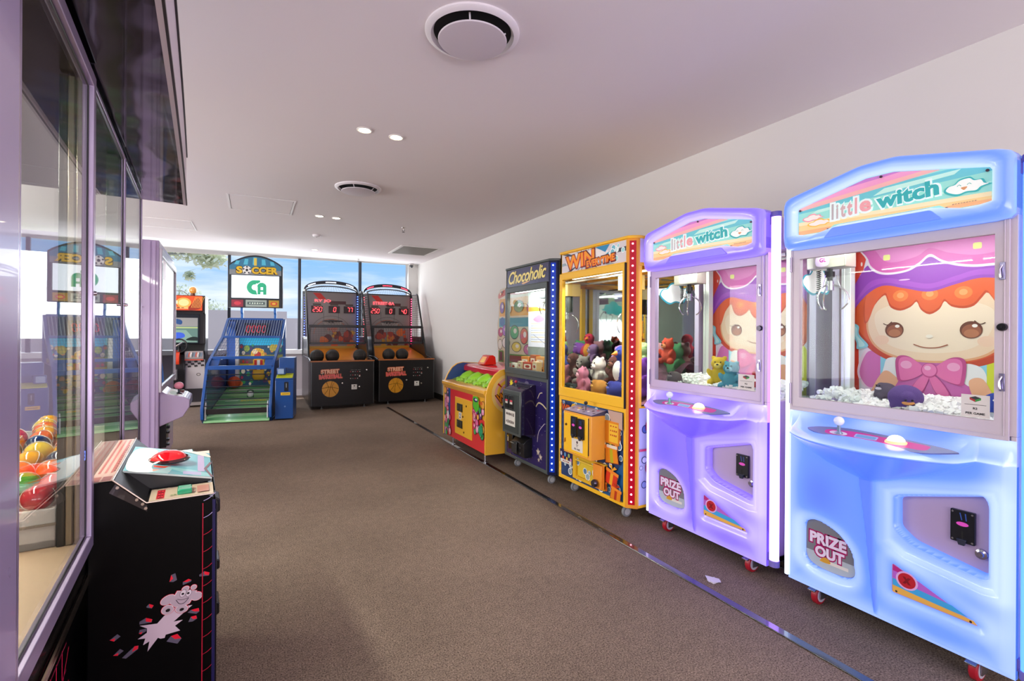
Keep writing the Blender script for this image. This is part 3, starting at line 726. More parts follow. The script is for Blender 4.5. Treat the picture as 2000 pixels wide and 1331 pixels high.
def coin_mech(t, x0, z0, x1, z1, y, pink=True, depth=.012):
    c = B().prism(rrect(x0, z0, x1, z1, .004), y - depth, y).obj('coin_mechanism', M('#14161d', .3), t, .0015)
    w = x1 - x0; h = z1 - z0; cx = (x0 + x1) / 2
    if pink:
        a = Art((0, y - depth, 0), r=.3)
        a.ell(cx, z0 + h * .58, w * .30, h * .085, '#2c2030'); a.ell(cx, z0 + h * .58, w * .25, h * .065, '#d04cae', e=.3)
        a.line([(cx - w * .1, z0 + h * .92), (cx - w * .02, z0 + h * .70)], w * .05, '#3a5aa8'); a.line([(cx + w * .12, z0 + h * .92), (cx + w * .16, z0 + h * .70)], w * .05, '#3a5aa8')
        a.obj('coin_label', c)
    B().box(cx - w * .04, cx + w * .04, y - depth - .001, y - depth + .001, z0 + h * .1, z0 + h * .36).obj('coin_slot', M('#020203', .6), c)
    b = B()
    for qx in (x0 + w * .1, x1 - w * .1):
        for qz in (z0 + h * .07, z1 - h * .07): b.cyl((qx, y - depth - .002, qz), (qx, y - depth, qz), w * .05, 10)
    b.obj('screw_heads', M('#b9bcc6', .2, .9), c)
    B().prism([(cx - w * .2, z0 + h * .12), (cx + w * .2, z0 + h * .12), (cx + w * .12, z0 - h * .06), (cx - w * .12, z0 - h * .06)], y - depth - .010, y - depth).obj('return_chute', M('#2d3140', .25), c, .001)
    return c

def glow_claw(name, label, y0, sx, deep, mid, pale, k, tubec, artdx, arty, edgec, metal):
    t = thing(name, label, 'claw machine', (2.25, y0, 0), -math.pi / 2, 'glowing claw machines along the right wall', (sx, 1, 1))
    met = M(metal, .45, .15, bump=.01, bs=300)
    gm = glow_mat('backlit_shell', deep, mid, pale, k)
    D = .76
    # cabinet: side panels, floor box, top, back
    b = B()
    b.box(.035, .05, 0, D, .09, .90); b.box(.803, .818, 0, D, .09, .90); b.box(.035, .818, 0.03, D, .09, .12)
    b.box(.0365, .8165, arty + .012, D, .121, 1.829); b.box(.0355, .8175, -.03, D - .001, 1.668, 1.83); b.box(.05, .803, .08, arty + .012, .12, .86)
    for x in (.035, .783): b.box(x, x + .035, 0, .04, .9, 1.67); b.box(x, x + .035, arty - .03, arty + .012, .9, 1.67)
    b.obj('cabinet', met, t, .002)
    B().box(.052, .80, .05, arty + .01, .86, .905).obj('prize_floor', M('#eceae6', .6), t)
    B().frame(.04, .80, .885, 1.655, (.044, .038, .062, .068), -.008, .012).frame(.05, .79, .90, 1.64, .004, -.011, -.008).obj('door_frame', met, t, .002)
    fr = [o for o in t.children if o.name.startswith('door_frame')][0]
    B().box(.084, .762, .000, .004, .947, 1.588).obj('glass_pane', GL, fr)
    for z0, z1 in ((1.53, 1.60), (.915, 1.01)): B().cyl((.047, -.014, z0), (.047, -.014, z1), .005, 10).obj('hinge', M('#a79cb0', .3, .7), fr)
    for z in (1.458, 1.081):
        h = B().box(.776, .790, -.013, -.008, z - .03, z + .03).obj('latch', M('#8d86a8', .25, .8), fr, .001)
        B().tube([(.783, -.014, z + .02), (.779, -.022, z + .005), (.781, -.02, z - .022)], .003, 6).obj('latch_lever', M('#c9c4dc', .2, .9), h)
    lk = B().lathe([(.001, -.020), (.012, -.020), (.014, -.012), (.014, -.008)], (.783, 0, 1.268), 20, axis='y').obj('door_lock', M('#26222b', .2, .8), fr)
    for x in (.040, .812): B().box(x, x + .004, .045, arty - .03, .92, 1.66).obj('side_glass', GL, t)
    # inside: posts, chute guard, artwork, foam
    B().box(.075 + artdx * 1.0, .118 + artdx, arty - .06, arty - .02, .90, 1.655).box(.086 + artdx, .092 + artdx, arty - .064, arty - .06, .9, 1.655).obj('inner_post', M('#dfe2da', .3, .3), t, .002)
    B().box(.07, .235, .07, .073, .905, 1.035).box(.235, .238, .07, .21, .905, 1.04).obj('chute_guard', GL, t)
    witch_art(t, artdx, arty - .001)
    # cloud decal on the left side glass (seen through the front)
    a = Art((.046, 0, 0), (0, 1, 0), (0, 0, 1), r=.4, e=.35)
    a.blob(cloud_shape(.20, 1.50, .26, .15), '#2f93a8'); a.blob(cloud_shape(.20, 1.50, .235, .127), '#f4f7f2')
    a.obj('cloud_decal', t)
    lightbar = B().box(.10, .76, .02, .05, 1.640, 1.652).obj('interior_light', M('#ffffff', .4, e=5.0), t)
    # header
    ho = radial(HOUT, (.427, 1.77)); hi = radial(HIN, (.427, 1.77))
    def lerp(A, Bq, q): return [(p[0] + (r[0] - p[0]) * q, p[1] + (r[1] - p[1]) * q) for p, r in zip(A, Bq)]
    loops = [(ho, 0, .03, .5), (ho, 0, -.035, .6), (ho, .07, -.055, .55), (ho, .25, -.066, .45), (ho, .60, -.066, .7), (ho, .82, -.060, .95), (ho, .95, -.045, 1.0), (ho, 1.0, -.028, .9)]  # last value: glow painted per loop, palest beside the sign
    b = B(); G = []
    for q in range(len(loops)):
        L, tt, y, g = loops[q]; b.v += [(p[0], y, p[1]) for p in lerp(ho, hi, tt)]; G += [g] * 144
    for q in range(len(loops) - 1):
        for i in range(144): b.f.append((q * 144 + i, q * 144 + (i + 1) % 144, (q + 1) * 144 + (i + 1) % 144, (q + 1) * 144 + i)); b.m.append(0)
    hd = b.obj('header', gm, t, sharp=70); set_attr(hd, 'painted_backlight', G)
    B().prism([(p[0], p[1]) for p in ho], -.02, .028).obj('header_back', met, hd)
    bb = B().prism(fillet([(.225, 1.655), (.262, 1.695), (.605, 1.695), (.642, 1.655)], .008), -.072, -.060); bd = bb.obj('header_ridge', gm, hd, .004)
    set_attr(bd, 'painted_backlight', [.3] * len(bd.data.vertices))
    header_art(hd)
    # moulded lower front
    b, G = relief(None); sh = b.obj('front_shell', gm, t, sharp=180); set_attr(sh, 'painted_backlight', G)
    o = B().prism([(p[0] * .99 + .006, p[1] * .99 + .005) for p in COIN_IN], .030, .034).obj('coin_panel', M('#b9a3c4', .4, .1), t)
    coin_mech(t, .636, .490, .706, .606, .030)
    B().lathe([(.001, .012), (.008, .012), (.010, .018), (.017, .020), (.018, .030)], (.722, 0, .468), 24, axis='y').obj('key_lock', M('#b6b2c8', .15, .9), t)
    # prize door
    pd = B().prism(PRIZE_IN, -.002, .006).obj('prize_door', M('#8d8f98', .2, .3), t)
    a = Art((0, -.002, 0), r=.2); a.clip = None
    a.poly([(p[0] * .985 + .003, min(p[1], .262) * .985 + .004) for p in PRIZE_IN if p[1] < .30], '#b8c2c9')
    for (s, x0, x1, z0, z1) in (('PRIZE', .136, .292, .300, .350), ('OUT', .160, .284, .246, .293)):
        a.text(s, x0 - .006, z0 - .006, x1 + .004, z1 + .006, '#a81a62', off=.13); a.text(s, x0, z0, x1, z1, '#eedcf4', off=.05)
    a.rect(.182, .226, .300, .240, '#e9e2da'); a.blob([(.182, .228), (.195, .246), (.21, .25), (.225, .24), (.222, .228)], '#d9a13a')
    a.obj('prize_label', pd)
    # triangular badge
    td = B().prism(TRI, -.028, -.024).obj('triangle_badge', M('#b99ad0', .25), t)
    a = Art((0, -.028, 0), r=.25, e=.12)
    a.poly([(.475, .342), (.475, .30), (.58, .300)], '#b42a7e'); a.poly([(.475, .318), (.475, .285), (.655, .268), (.56, .310)], '#b060c8'); a.poly([(.475, .288), (.475, .25), (.705, .25), (.66, .270)], '#3fa0dc')
    a.poly([(.475, .262), (.54, .256), (.72, .246), (.73, .235), (.475, .235)], '#e0ab52')
    a.ell(.522, .296, .036, .034, '#d8a6dc'); a.ell(.522, .296, .029, .028, '#b3202e'); a.text('x', .508, .283, .536, .309, '#7a1420', off=.05)
    a.ell(.488, .241, .004, .004, '#3a2a24'); a.ell(.712, .239, .004, .004, '#3a2a24', up=False)
    a.obj('badge_print', td)
    # control deck
    n = Vector((0, -.50, .86)).normalized()
    O = Vector((.46, -.142, .832)); U = Vector((1, 0, 0)); V = n.cross(U) * 1.0
    V = Vector((0, .86, .50)).normalized()
    deck = spline([(-.25, -.000), (-.20, -.016), (-.08, -.036), (.05, -.038), (.16, -.026), (.245, .004), (.25, .012), (.20, .022), (.05, .036), (-.10, .042), (-.20, .028), (-.245, .012)], 4)
    b = B(); m = len(deck)
    for d in (0.0, .006): b.v += [tuple(O + U * p[0] + V * p[1] + n * d) for p in deck]
    b.f = [tuple(range(m - 1, -1, -1)), tuple(range(m, 2 * m))] + [(i, (i + 1) % m, m + (i + 1) % m, m + i) for i in range(m)]; b.m = [0] * len(b.f)
    dk = b.obj('control_deck', M('#6f78b0', .3), t)
    a = Art(O + n * .006, U, V, r=.35, e=.04)
    a.blob([(-.18, .002), (-.165, -.010), (-.10, -.015), (-.04, -.026), (.04, -.027), (.10, -.014), (.16, -.012), (.175, .004), (.16, .018), (.02, .024), (-.06, .028), (-.165, .018)], '#c8339a')
    a.rr(-.068, -.004, .012, .018, .004, '#a9b4ee'); a.rr(-.062, -.001, .006, .015, .003, '#6fa0dc'); a.ell(-.128, .003, .034, .012, '#dcd4ee')
    a.obj('deck_print', dk)
    J = O + U * -.125 + V * .002 + n * .006
    j = B().cyl(J, J + Vector((0, 0, .034)), .007, 12).lathe([(.016, 0), (.010, .006), (.007, .008)], tuple(J), 16).obj('joystick', M('#7fb8a8' if sx > 1.01 else '#8aa0b8', .2, .5, e=.1), t)
    B().sph(J + Vector((0, 0, .050)), .019, 22).obj('joystick_ball', M('#d9dff2', .05, coat=1, e=.15), j)
    K = O + U * .075 + V * .002 + n * .006
    j = B().lathe([(.034, .0), (.034, .006), (.030, .010)], tuple(K), 28).obj('push_button', M('#e6cfa0', .3, e=.5, ec='#ffd890'), t)
    B().sph(K + Vector((0, 0, .006)), .028, 24, (1, 1, .85), hi=.5).obj('button_dome', M('#fff4dc', .3, e=3.2, ec='#ffe8b8'), j)
    # edge lights
    B().box(.018, .034, -.006, .010, .10, 1.815).obj('edge_light', M(edgec, .3, e=2.6), t, .003)
    tb = B().cyl((.845, .02, .13), (.845, .02, 1.815), .021, 20).obj('side_light_tube', M(tubec, .3, e=4.5 if sx > 1.01 else 2.2), t)
    B().cyl((.845, .02, .10), (.845, .02, .13), .024, 20).cyl((.845, .02, 1.815), (.845, .02, 1.84), .024, 20).box(.818, .835, .01, .035, .12, .16).box(.818, .835, .01, .035, 1.78, 1.83).obj('tube_caps', M('#7f72c0', .4), t)
    B().box(.06, .79, .26, D - .02, .02, .09).obj('underside_shade_block', M('#08070a', .6), t)  # added black block darkening the space beneath, in place of its shade
    for x in (.14, .70):
        caster(t, x, .07)
    claw_unit(t, .130 if sx < 1.01 else .175, .15 if sx < 1.01 else .19, 1.622, .88)
    B().box(.06, .79, .18, .20, 1.645, 1.66).box(.06, .79, .30, .32, 1.645, 1.66).obj('gantry_rails', M('#c9c9c4', .25, .8), t)
    price_sign(t, .672 if sx < 1.01 else .660, .951, .750, 1.03, -.0005)
    # foam filling
    rg = random.Random(int(y0 * 100)); b = B()
    for i in range(2300):
        x = rg.uniform(.07, .775); y = rg.uniform(.075, arty - .02)
        if x < .235 and y < .21 and rg.random() < .9: continue
        z = .911 + .055 * (y / arty) + .022 * math.sin(x * 13 + 1) * math.sin(y * 9) + rg.uniform(-.012, .012)
        r = rg.uniform(.006, .011); R_ = Matrix.Rotation(rg.uniform(0, 6.28), 3, Vector((rg.uniform(-1, 1), rg.uniform(-1, 1), rg.uniform(-1, 1) + .01)).normalized())
        vs = [R_ @ Vector((r * sx_ * 1.25, r * sy_ * .9, r * sz_ * .9)) for sz_ in (-1, 1) for sy_ in (-1, 1) for sx_ in (-1, 1)]
        b.add([tuple(v + Vector((x, y, z))) for v in vs], [(0, 2, 3, 1), (4, 5, 7, 6), (0, 1, 5, 4), (2, 6, 7, 3), (0, 4, 6, 2), (1, 3, 7, 5)])
    # solid bed under the chips
    rows = [[(x, y, .909 + .055 * (y / arty) + .022 * math.sin(x * 13 + 1) * math.sin(y * 9)) for x in np.linspace(.24, .78, 14)] for y in np.linspace(.07, arty - .015, 8)]
    b.grid(rows)
    b.obj('foam_chips', M('#fffdfa', .8), t, kind='stuff', sharp=20)
    l = bpy.data.lights.new('cabinet_lamp', 'AREA'); l.shape = 'RECTANGLE'; l.size = .6; l.size_y = .12; l.energy = 3.6; l.color = (1, .98, .95)
    lo = bpy.data.objects.new('cabinet_lamp', l); lo.location = (.42, .13, 1.635); lo.rotation_euler = (math.radians(20), 0, 0); COL.objects.link(lo); lo.parent = t
    return t
LW2 = glow_claw('claw_machine', 'blue glowing claw machine nearest the camera, purple plush behind its glass', 1.48, 1.0, '#1a48d8', '#5282ee', '#b9d0fa', 1.25, '#4f86f0', .02, .37, '#cfe4ff', '#c9bcc6')
LW1 = glow_claw('claw_machine', 'purple glowing claw machine left of the blue one, with yellow and blue plush bears', 2.41, 1.04, '#4426d8', '#7c5cf0', '#cbb8fa', 1.2, '#b48cff', .055, .43, '#d8c8ff', '#c4b2d0')
# ================================================================== upright crane cabinets
def gift(a, cx, cz, w, h, c, c2, rot=0.0):
    def R(pts): return [(cx + x * math.cos(rot) - z * math.sin(rot), cz + x * math.sin(rot) + z * math.cos(rot)) for x, z in pts]
    a.poly(R([(-w * .55, -h * .5), (w * .55, -h * .5), (w * .5, h * .3), (-w * .5, h * .3)]), '#7a2a1c')
    a.poly(R([(-w * .5, -h * .46), (w * .5, -h * .46), (w * .45, h * .26), (-w * .45, h * .26)]), c)
    a.poly(R([(-w * .12, -h * .46), (w * .12, -h * .46), (w * .12, h * .26), (-w * .12, h * .26)]), c2)
    a.poly(R([(-w * .55, h * .2), (w * .55, h * .2), (w * .55, h * .38), (-w * .55, h * .38)]), '#f08a2a')
    a.poly(R([(0, h * .36), (-w * .35, h * .62), (-w * .1, h * .66), (0, h * .45), (w * .1, h * .66), (w * .35, h * .62)]), c2)
def bubbles(a, x0, z0, x1, z1, n, cols, seed, rmin=.010, rmax=.035, ring='#ffffff'):
    g = random.Random(seed)
    for i in range(n):
        r = g.uniform(rmin, rmax); x = g.uniform(x0 + r, x1 - r); z = g.uniform(z0 + r, z1 - r)
        a.ell(x, z, r, r, ring, up=(i % 4 == 0), n=14); a.ell(x, z, r * .8, r * .8, cols[i % len(cols)], up=True, n=14)
def led_column(t, pts, r, col, e):
    proto = None
    for p in pts:
        if proto is None:
            proto = B().sph((0, 0, 0), r, 10, (1, 1, 1)).obj('led', M('#ffffff', .3, e=e, ec=col), t); proto.location = p
        else:
            c = proto.copy(); c.location = p; COL.objects.link(c); c.parent = t
def small_caster(t, x, y, z=.10, r=.036, col='#8b8e94'):
    c = B().box(x - .03, x + .03, y - .03, y + .03, z - .012, z).box(x - .016, x + .016, y - .012, y + .02, z - .035, z - .01).obj('caster', M('#606468', .3, .8), t, .002)
    B().lathe([(.001, -.011), (r - .003, -.011), (r, -.006), (r, .006), (r - .003, .011), (.001, .011)], (x, y - .01, r), 26, axis='x').obj('wheel', M(col, .4), c)
    B().lathe([(.001, -.013), (r * .6, -.013), (r * .62, -.011)], (x, y - .01, r), 20, axis='x').lathe([(r * .62, .011), (r * .6, .013), (.001, .013)], (x, y - .01, r), 20, axis='x').obj('hub', M('#c9cbcf', .3), c)

def cabinet(t, W_, H_, D, body, op, zl, win, post, postglow, ledc, ledn, lede, left_glass=False):
    """shell common to both upright cranes; op: panel opening z range; win: (x0,x1,z0,z1)"""
    x0, x1, z0, z1 = win
    ch = .05
    b = B()
    if left_glass:
        b.box(0, .02, 0, D, .10, zl[1]); b.box(0, .02, 0, D, z1 + .03, H_ - .02); b.box(0, .02, 0, .03, zl[1], z1 + .03); b.box(0, .02, D - .04, D, zl[1], z1 + .03)
        B().box(.008, .012, .03, D - .04, zl[1], z1 + .03).obj('side_glass', GL, t)
    else: b.box(0, .02, 0, D, .10, H_ - .02)
    b.box(0, W_ + ch, ch, D, .10, .13)
    b.box(.02, W_ - .005, D - .03, D, .13, H_ - .02); b.box(.02, W_ - .005, .03, D - .03, .70, .75)
    b.box(W_ + ch - .02, W_ + ch, ch, D, .13, zl[1]); b.box(W_ + ch - .02, W_ + ch, ch, D, z1 + .03, H_ - .02)
    b.box(W_ + ch - .02, W_ + ch, ch, ch + .03, zl[1], z1 + .03); b.box(W_ + ch - .02, W_ + ch, D - .05, D, zl[1], z1 + .03)
    b.frame(0, W_ - .005, .10, op, (.03, .02, .028, .03), -.006, .02)
    b.box(.0, W_ - .005, .0, .02, .13, op); b.box(0, W_ - .005, 0, .03, z1 + .04, H_ - .02)
    b.obj('cabinet', body, t, .003)
    b = B(); b.frame(.008, W_ - .012, op, z1 + .05, (x0 - .008, W_ - .012 - x1, z0 - op, z1 + .05 - z1), -.016, .010)
    f = b.obj('door_frame', body, t, .004)
    B().box(x0, x1, .0, .004, z0, z1).obj('glass_pane', GL, f)
    B().box(W_ - .010, W_ - .005, -.018, .0, op, z1 + .05).obj('door_gap', M('#171310', .7), f)
    B().box(W_ + ch - .012, W_ + ch - .008, ch + .03, D - .05, zl[1], z1 + .03).obj('side_glass', GL, t)
    # top cap following the chamfered corner
    B().prism([(-.004, -.008), (W_ + .004, -.008), (W_ + ch * .6, .012), (W_ + ch + .004, ch), (W_ + ch + .004, D), (-.004, D)], H_ - .02, H_, 'z').obj('top_cap', body, t, .005)
    # corner post with the lights
    pp = B().prism([(W_ - .008, -.004), (W_ + .002, -.004), (W_ + ch + .002, ch - .006), (W_ + ch + .002, ch + .006), (W_ - .008, ch + .006)], .10, H_ - .02, 'z').obj('corner_post', post[0], t, .002)
    B().prism([(W_ + .012, .0055), (W_ + ch - .008, ch - .0155), (W_ + ch - .006, ch - .017), (W_ + .014, .0035)], .125, H_ - .035, 'z').obj('light_strip', post[1], pp)
    n = ledn; q = []
    for i in range(n): q.append((W_ + ch * .5 + .004, ch * .5 - .009, .145 + (H_ - .20) * i / (n - 1)))
    led_column(pp, q, .0060, ledc, lede)

# ---------------- yellow crane
YB = M('#ffc427', .35, coat=.2)
Y = thing('crane_machine', 'yellow crane cabinet full of plush toys with a red light strip', 'crane machine', (2.157, 3.272, 0), -math.pi / 2)
cabinet(Y, .79, 1.875, .83, YB, .745, (.10, .75), (.045, .755, .815, 1.65), (M('#f0a030', .35), M('#8a0018', .25, e=.30, ec='#e00030')), None, '#ffb8c8', 36, 7)
# lower printed panel
a = Art((0, 0, 0), r=.3, base=.0004); a.clip = (.03, .128, .770, .715)
a.rect(.03, .128, .770, .715, '#27406e'); a.poly([(.15, .715), (.50, .715), (.60, .60), (.30, .64)], '#2a6fa8'); a.poly([(.5, .1), (.77, .1), (.77, .4)], '#1f5a92')
bubbles(a, .03, .13, .77, .715, 120, ['#8fa6b4', '#9fb6bd', '#d8e2e0', '#5f83a4'], 4)
a.poly([(.62, .715), (.77, .715), (.77, .60), (.66, .63)], '#c9a89a')
a.text('WIN', .05, .63, .20, .69, '#7a1f12', off=.08, rot=-.05); a.text('WIN', .056, .636, .195, .685, '#ef6a1e', off=.02, rot=-.05)
a.ell(.22, .67, .035, .035, '#f0b83a'); a.ell(.68, .60, .02, .035, '#d8c8c0')
gift(a, .66, .43, .13, .14, '#e88a1e', '#b8b020', .12); gift(a, .665, .27, .12, .12, '#d8341c', '#f0a828', -.2); gift(a, .585, .19, .06, .07, '#e8641c', '#f0c03a', .1)
gift(a, .71, .17, .10, .10, '#e88a1e', '#b83418', -.15)
a.rect(.04, .235, .215, .335, '#2a2450'); 
for k in range(6): a.ell(.06 + k * .026, .30 - (k % 2) * .03, .012, .016, ['#c8c8d8', '#e05a2a', '#5fa0d0', '#e8b83a', '#a8c060', '#d090c0'][k])
a.rect(.05, .235, .20, .262, '#e2e0d8'); a.text('PRIZES', .08, .242, .17, .255, '#b02020', off=.02)
a.obj('lower_print', Y)
# header
a = Art((0, 0, 0), r=.25, base=.0005, e=.12); a.clip = (.022, 1.708, .775, 1.85)
a.rect(.022, 1.708, .775, 1.85, '#d6cfd2')
for k in range(22):
    an = k * .2856; a.poly([(.34, 1.78), (.34 + .6 * math.cos(an), 1.78 + .6 * math.sin(an)), (.34 + .6 * math.cos(an + .07), 1.78 + .6 * math.sin(an + .07))], '#8fa2a8' if k % 2 else '#3c4650', up=(k < 2))
a.ell(.34, 1.785, .27, .055, '#ece4e2'); a.poly([(.42, 1.86), (.56, 1.80), (.62, 1.86)], '#2a86b4'); a.poly([(.50, 1.755), (.60, 1.80), (.585, 1.765)], '#1fa0b8')
bubbles(a, .60, 1.71, .775, 1.85, 16, ['#9fd6d8', '#d4eeea', '#6fb8c8'], 9, .012, .026)
for s, bx in (('WIN', (.08, 1.728, .44, 1.832)), ('EVERYTIME', (.345, 1.722, .665, 1.770))):
    x0, z0, x1, z1 = bx
    a.text(s, x0 - .012, z0 - .009, x1 + .012, z1 + .009, '#6e1608', off=.08, rot=.05); a.text(s, x0, z0, x1, z1, '#e8501a', off=.06, rot=.05); a.text(s, x0 + .004, z0 + .004, x1 - .002, z1 + .002, '#f59a22', off=.02, rot=.05)
a.obj('header_print', Y)
a = Art((.8402, 0, 0), (0, 1, 0), (0, 0, 1), r=.3); a.clip = (.06, .12, .83, 1.86)
a.rect(.06, .12, .83, .75, '#b9bfe6'); a.rect(.06, 1.70, .83, 1.855, '#d9cfe8')
a.ell(.20, 1.785, .07, .05, '#c03a88'); a.ell(.20, 1.79, .058, .04, '#e86ab4')
bubbles(a, .06, .13, .5, .74, 40, ['#8fa0d8', '#cfd6f4', '#5a70c0'], 12, .012, .03, '#2a3470')
for z in (.63, .36): a.ell(.14, z, .03, .045, '#a02060')
a.rect(.06, .47, .83, .485, '#d04070')
a.obj('side_print', Y)
# coin box
cb = B().box(.258, .588, -.132, .0, .370, .672).obj('coin_box', M('#f2a83a', .4, coat=.2), Y, .004)
dr = B().box(.264, .556, -.138, -.132, .385, .66).obj('coin_door', YB, cb, .003)
B().box(.556, .562, -.136, -.132, .40, .655).obj('door_shadow_gap', M('#2a1608', .7), cb)
coin_mech(dr, .368, .505, .436, .646, -.138); coin_mech(dr, .452, .500, .520, .641, -.138)
B().lathe([(.001, -.146), (.008, -.146), (.009, -.138)], (.300, 0, .575), 14, axis='y').obj('door_lock', M('#6a4a20', .3, .5), dr)
B().prism([(.276, .44), (.292, .45), (.290, .475), (.282, .47)], -.143, -.138).obj('door_latch', M('#c07a18', .3, .5), dr)
a = Art((0, -.1385, 0), r=.5); a.rect(.368, .405, .500, .492, '#e4dcd2'); a.ell(.434, .468, .010, .010, '#4a2a30'); a.rect(.42, .448, .448, .452, '#6a5a58'); a.text('R5', .428, .435, .440, .445, '#2a2426', off=.02); a.text('PER GAME', .40, .413, .468, .426, '#2a2426', off=.02)
a.obj('price_label', dr)
pn = B().prism([(.0, .672), (-.132, .672), (-.132, .678), (.0, .705)], .258, .588, 'x').obj('control_panel', M('#4a4560', .3), Y, .001)
a = Art((.258, -.132, .6785), (1, 0, 0), (0, .132, .027), r=.3); a.rect(0, 0, .33, .13, '#8a86b0')
for k in range(12): a.ell(.02 + k * .026, .03 + (k * 37 % 7) * .011, .012, .010, ['#e8e0e8', '#3a2a50', '#c85a8a', '#2a3a6a'][k % 4])
a.obj('control_print', pn)
B().cyl((.44, -.07, .68), (.44, -.07, .735), .005, 10).obj('joystick', M('#9a9a9c', .2, .9), pn)
B().sph((.44, -.07, .742), .014, 16).obj('joystick_ball', M('#26222a', .2), pn)
B().cyl((.36, -.06, .684), (.36, -.06, .697), .014, 16).obj('push_button', M('#e8c050', .3), pn)
# prize chute
pc = B().frame(.226, .60, .155, .335, (.035, .10, .02, .02), -.03, .0).box(.26, .50, -.006, -.0015, .17, .32).obj('prize_chute', M('#e6b41c', .4), Y, .003)
B().box(.262, .498, -.012, -.006, .176, .318).obj('chute_flap', M('#e9c93a', .15, coat=.6), pc, .002)
B().cyl((.27, -.035, .30), (.50, -.035, .30), .006, 10).obj('chute_bar', M('#f2cf4a', .3), pc)
B().box(.505, .60, -.055, -.0, .165, .33).obj('lock_housing', M('#f0952c', .4), pc, .004)
B().lathe([(.001, -.092), (.020, -.090), (.026, -.080), (.026, -.066), (.018, -.055)], (.55, 0, .205), 24, axis='y').obj('round_lock', M('#5a5660', .15, .8), pc)
tk = B().box(.592, .735, -.02, -.0, .490, .645).obj('notice_plate', M('#e0861c', .4), Y, .003)
a = Art((0, -.0203, 0), r=.4); a.rect(.635, .505, .728, .63, '#f0c030')
for k, s in enumerate(('PLAY', 'TILL', 'YOU WIN')): a.text(s, .645, .605 - k * .03, .72, .620 - k * .03, '#c0401a', off=.01)
a.rect(.612, .463, .72, .484, '#e4dccf')
a.obj('notice_print', tk)
for x in (.10, .70):
    for y in (.09, .70): small_caster(Y, x, y)
# interior
B().box(.021, .024, .03, .77, .76, 1.69).obj('mirror_side', M('#d8dcd8', .03, 1.0), Y)
B().box(.03, .78, .77, .775, .75, 1.69).obj('mirror_back', M('#d8dcd8', .03, 1.0), Y)
B().box(.735, .765, .70, .75, .75, 1.67).obj('inner_post', M('#f0bc2c', .4), Y, .003)
B().box(.27, .275, .03, .30, .75, .97).box(.03, .275, .30, .303, .75, .97).obj('chute_guard', GL, Y)
c = B().box(.36, .50, .28, .42, 1.56, 1.67).obj('claw', M('#e8c478', .4), Y, .003)
B().cyl((.40, .33, 1.42), (.40, .33, 1.57), .030, 16).obj('solenoid', M('#20231f', .4), c)
B().cyl((.43, .32, 1.42), (.43, .32, 1.56), .008, 10).cyl((.44, .33, 1.36), (.44, .33, 1.45), .016, 12).obj('claw_head', M('#d8d8d8', .15, 1), c)
for k in range(3):
    a_ = 2.1 * k + .3; dx, dy = math.cos(a_), math.sin(a_)
    B().tube([(.42 + r * dx, .33 + r * dy, 1.6 + z) for r, z in spline([(.02, -.20), (.06, -.22), (.09, -.27), (.085, -.33), (.07, -.36)], 4, False)], .004, 8).obj('prong', M('#c2c2c2', .15, 1), c)
B().box(.02, .78, .24, .25, 1.665, 1.68).box(.02, .78, .46, .47, 1.665, 1.68).box(.30, .31, .03, .76, 1.67, 1.68).obj('gantry_rails', M('#a8a8a4', .3, .8), Y)
B().box(.10, .70, .04, .07, 1.655, 1.67).obj('interior_light', M('#ffffff', .4, e=4, ec='#fff2d8'), Y)
l = bpy.data.lights.new('cabinet_lamp', 'AREA'); l.shape = 'RECTANGLE'; l.size = .6; l.size_y = .12; l.energy = 15.0; l.color = (1, .95, .88)
lo = bpy.data.objects.new('cabinet_lamp', l); lo.location = (.42, .12, 1.65); lo.rotation_euler = (math.radians(22), 0, 0); COL.objects.link(lo); lo.parent = Y

# ---------------- dark blue crane with sweets
CB = M('#535a58', .4, .25)
K = thing('crane_machine', 'tall dark grey and purple sweets crane cabinet with a blue light strip', 'crane machine', (2.095, 4.095, 0), -math.pi / 2)
cabinet(K, .755, 1.832, .86, CB, .865, (.10, .88), (.052, .715, .918, 1.598), (M('#0d1640', .3), M('#08206e', .25, e=.30, ec='#0a50ff')), None, '#b8dcff', 34, 8, True)
pur = M('#2e2560', .22, coat=.5)
a = Art((0, 0, 0), r=.2, base=.0004); a.clip = (.028, .125, .738, .84)
a.rect(.028, .125, .738, .84, '#2a2158'); 
g = random.Random(3)
for i in range(60): a.ell(g.uniform(.04, .73), g.uniform(.14, .83), .0022, .0022, '#d9d4f4', up=(i == 0), n=8)
a.ell(.40, .80, .035, .018, '#6a6284'); 
a.line(spline([(.585, .69), (.62, .735), (.66, .745)], 5, False), .009, '#cfc0a8'); a.line(spline([(.56, .62), (.60, .655), (.66, .65), (.735, .615)], 6, False), .012, '#d8c8a0')
a.line(spline([(.585, .33), (.61, .42), (.70, .50)], 6, False), .006, '#c8bfc8')
for cx, cz, r in ((.60, .25, .035), (.64, .215, .03), (.61, .185, .02)): a.poly(star(cx, cz, r, r * .55, 5, .4), '#a89a90'); a.poly(star(cx, cz, r * .6, r * .3, 4, .1), '#d8ccb8')
a.ell(.118, .775, .022, .025, '#e8dc3a'); a.poly(star(.118, .775, .045, .020, 9), '#d8c82a'); a.ell(.118, .775, .022, .024, '#f0e64a')
a.rect(.04, .225, .165, .375, '#241a1c'); a.text('R2', .07, .32, .13, .35, '#c0301c', off=.05); a.rect(.05, .235, .14, .275, '#cfc4b0'); a.line([(.045, .285), (.14, .262)], .008, '#e0c83a')
a.obj('lower_print', K)
a = Art((0, 0, 0), r=.22, base=.0005, e=.05); a.rect(.022, 1.655, .742, 1.806, '#383054')
for i in range(30): a.ell(g.uniform(.04, .72), g.uniform(1.665, 1.8), .0018, .0018, '#9a94c0', up=(i == 0), n=8)
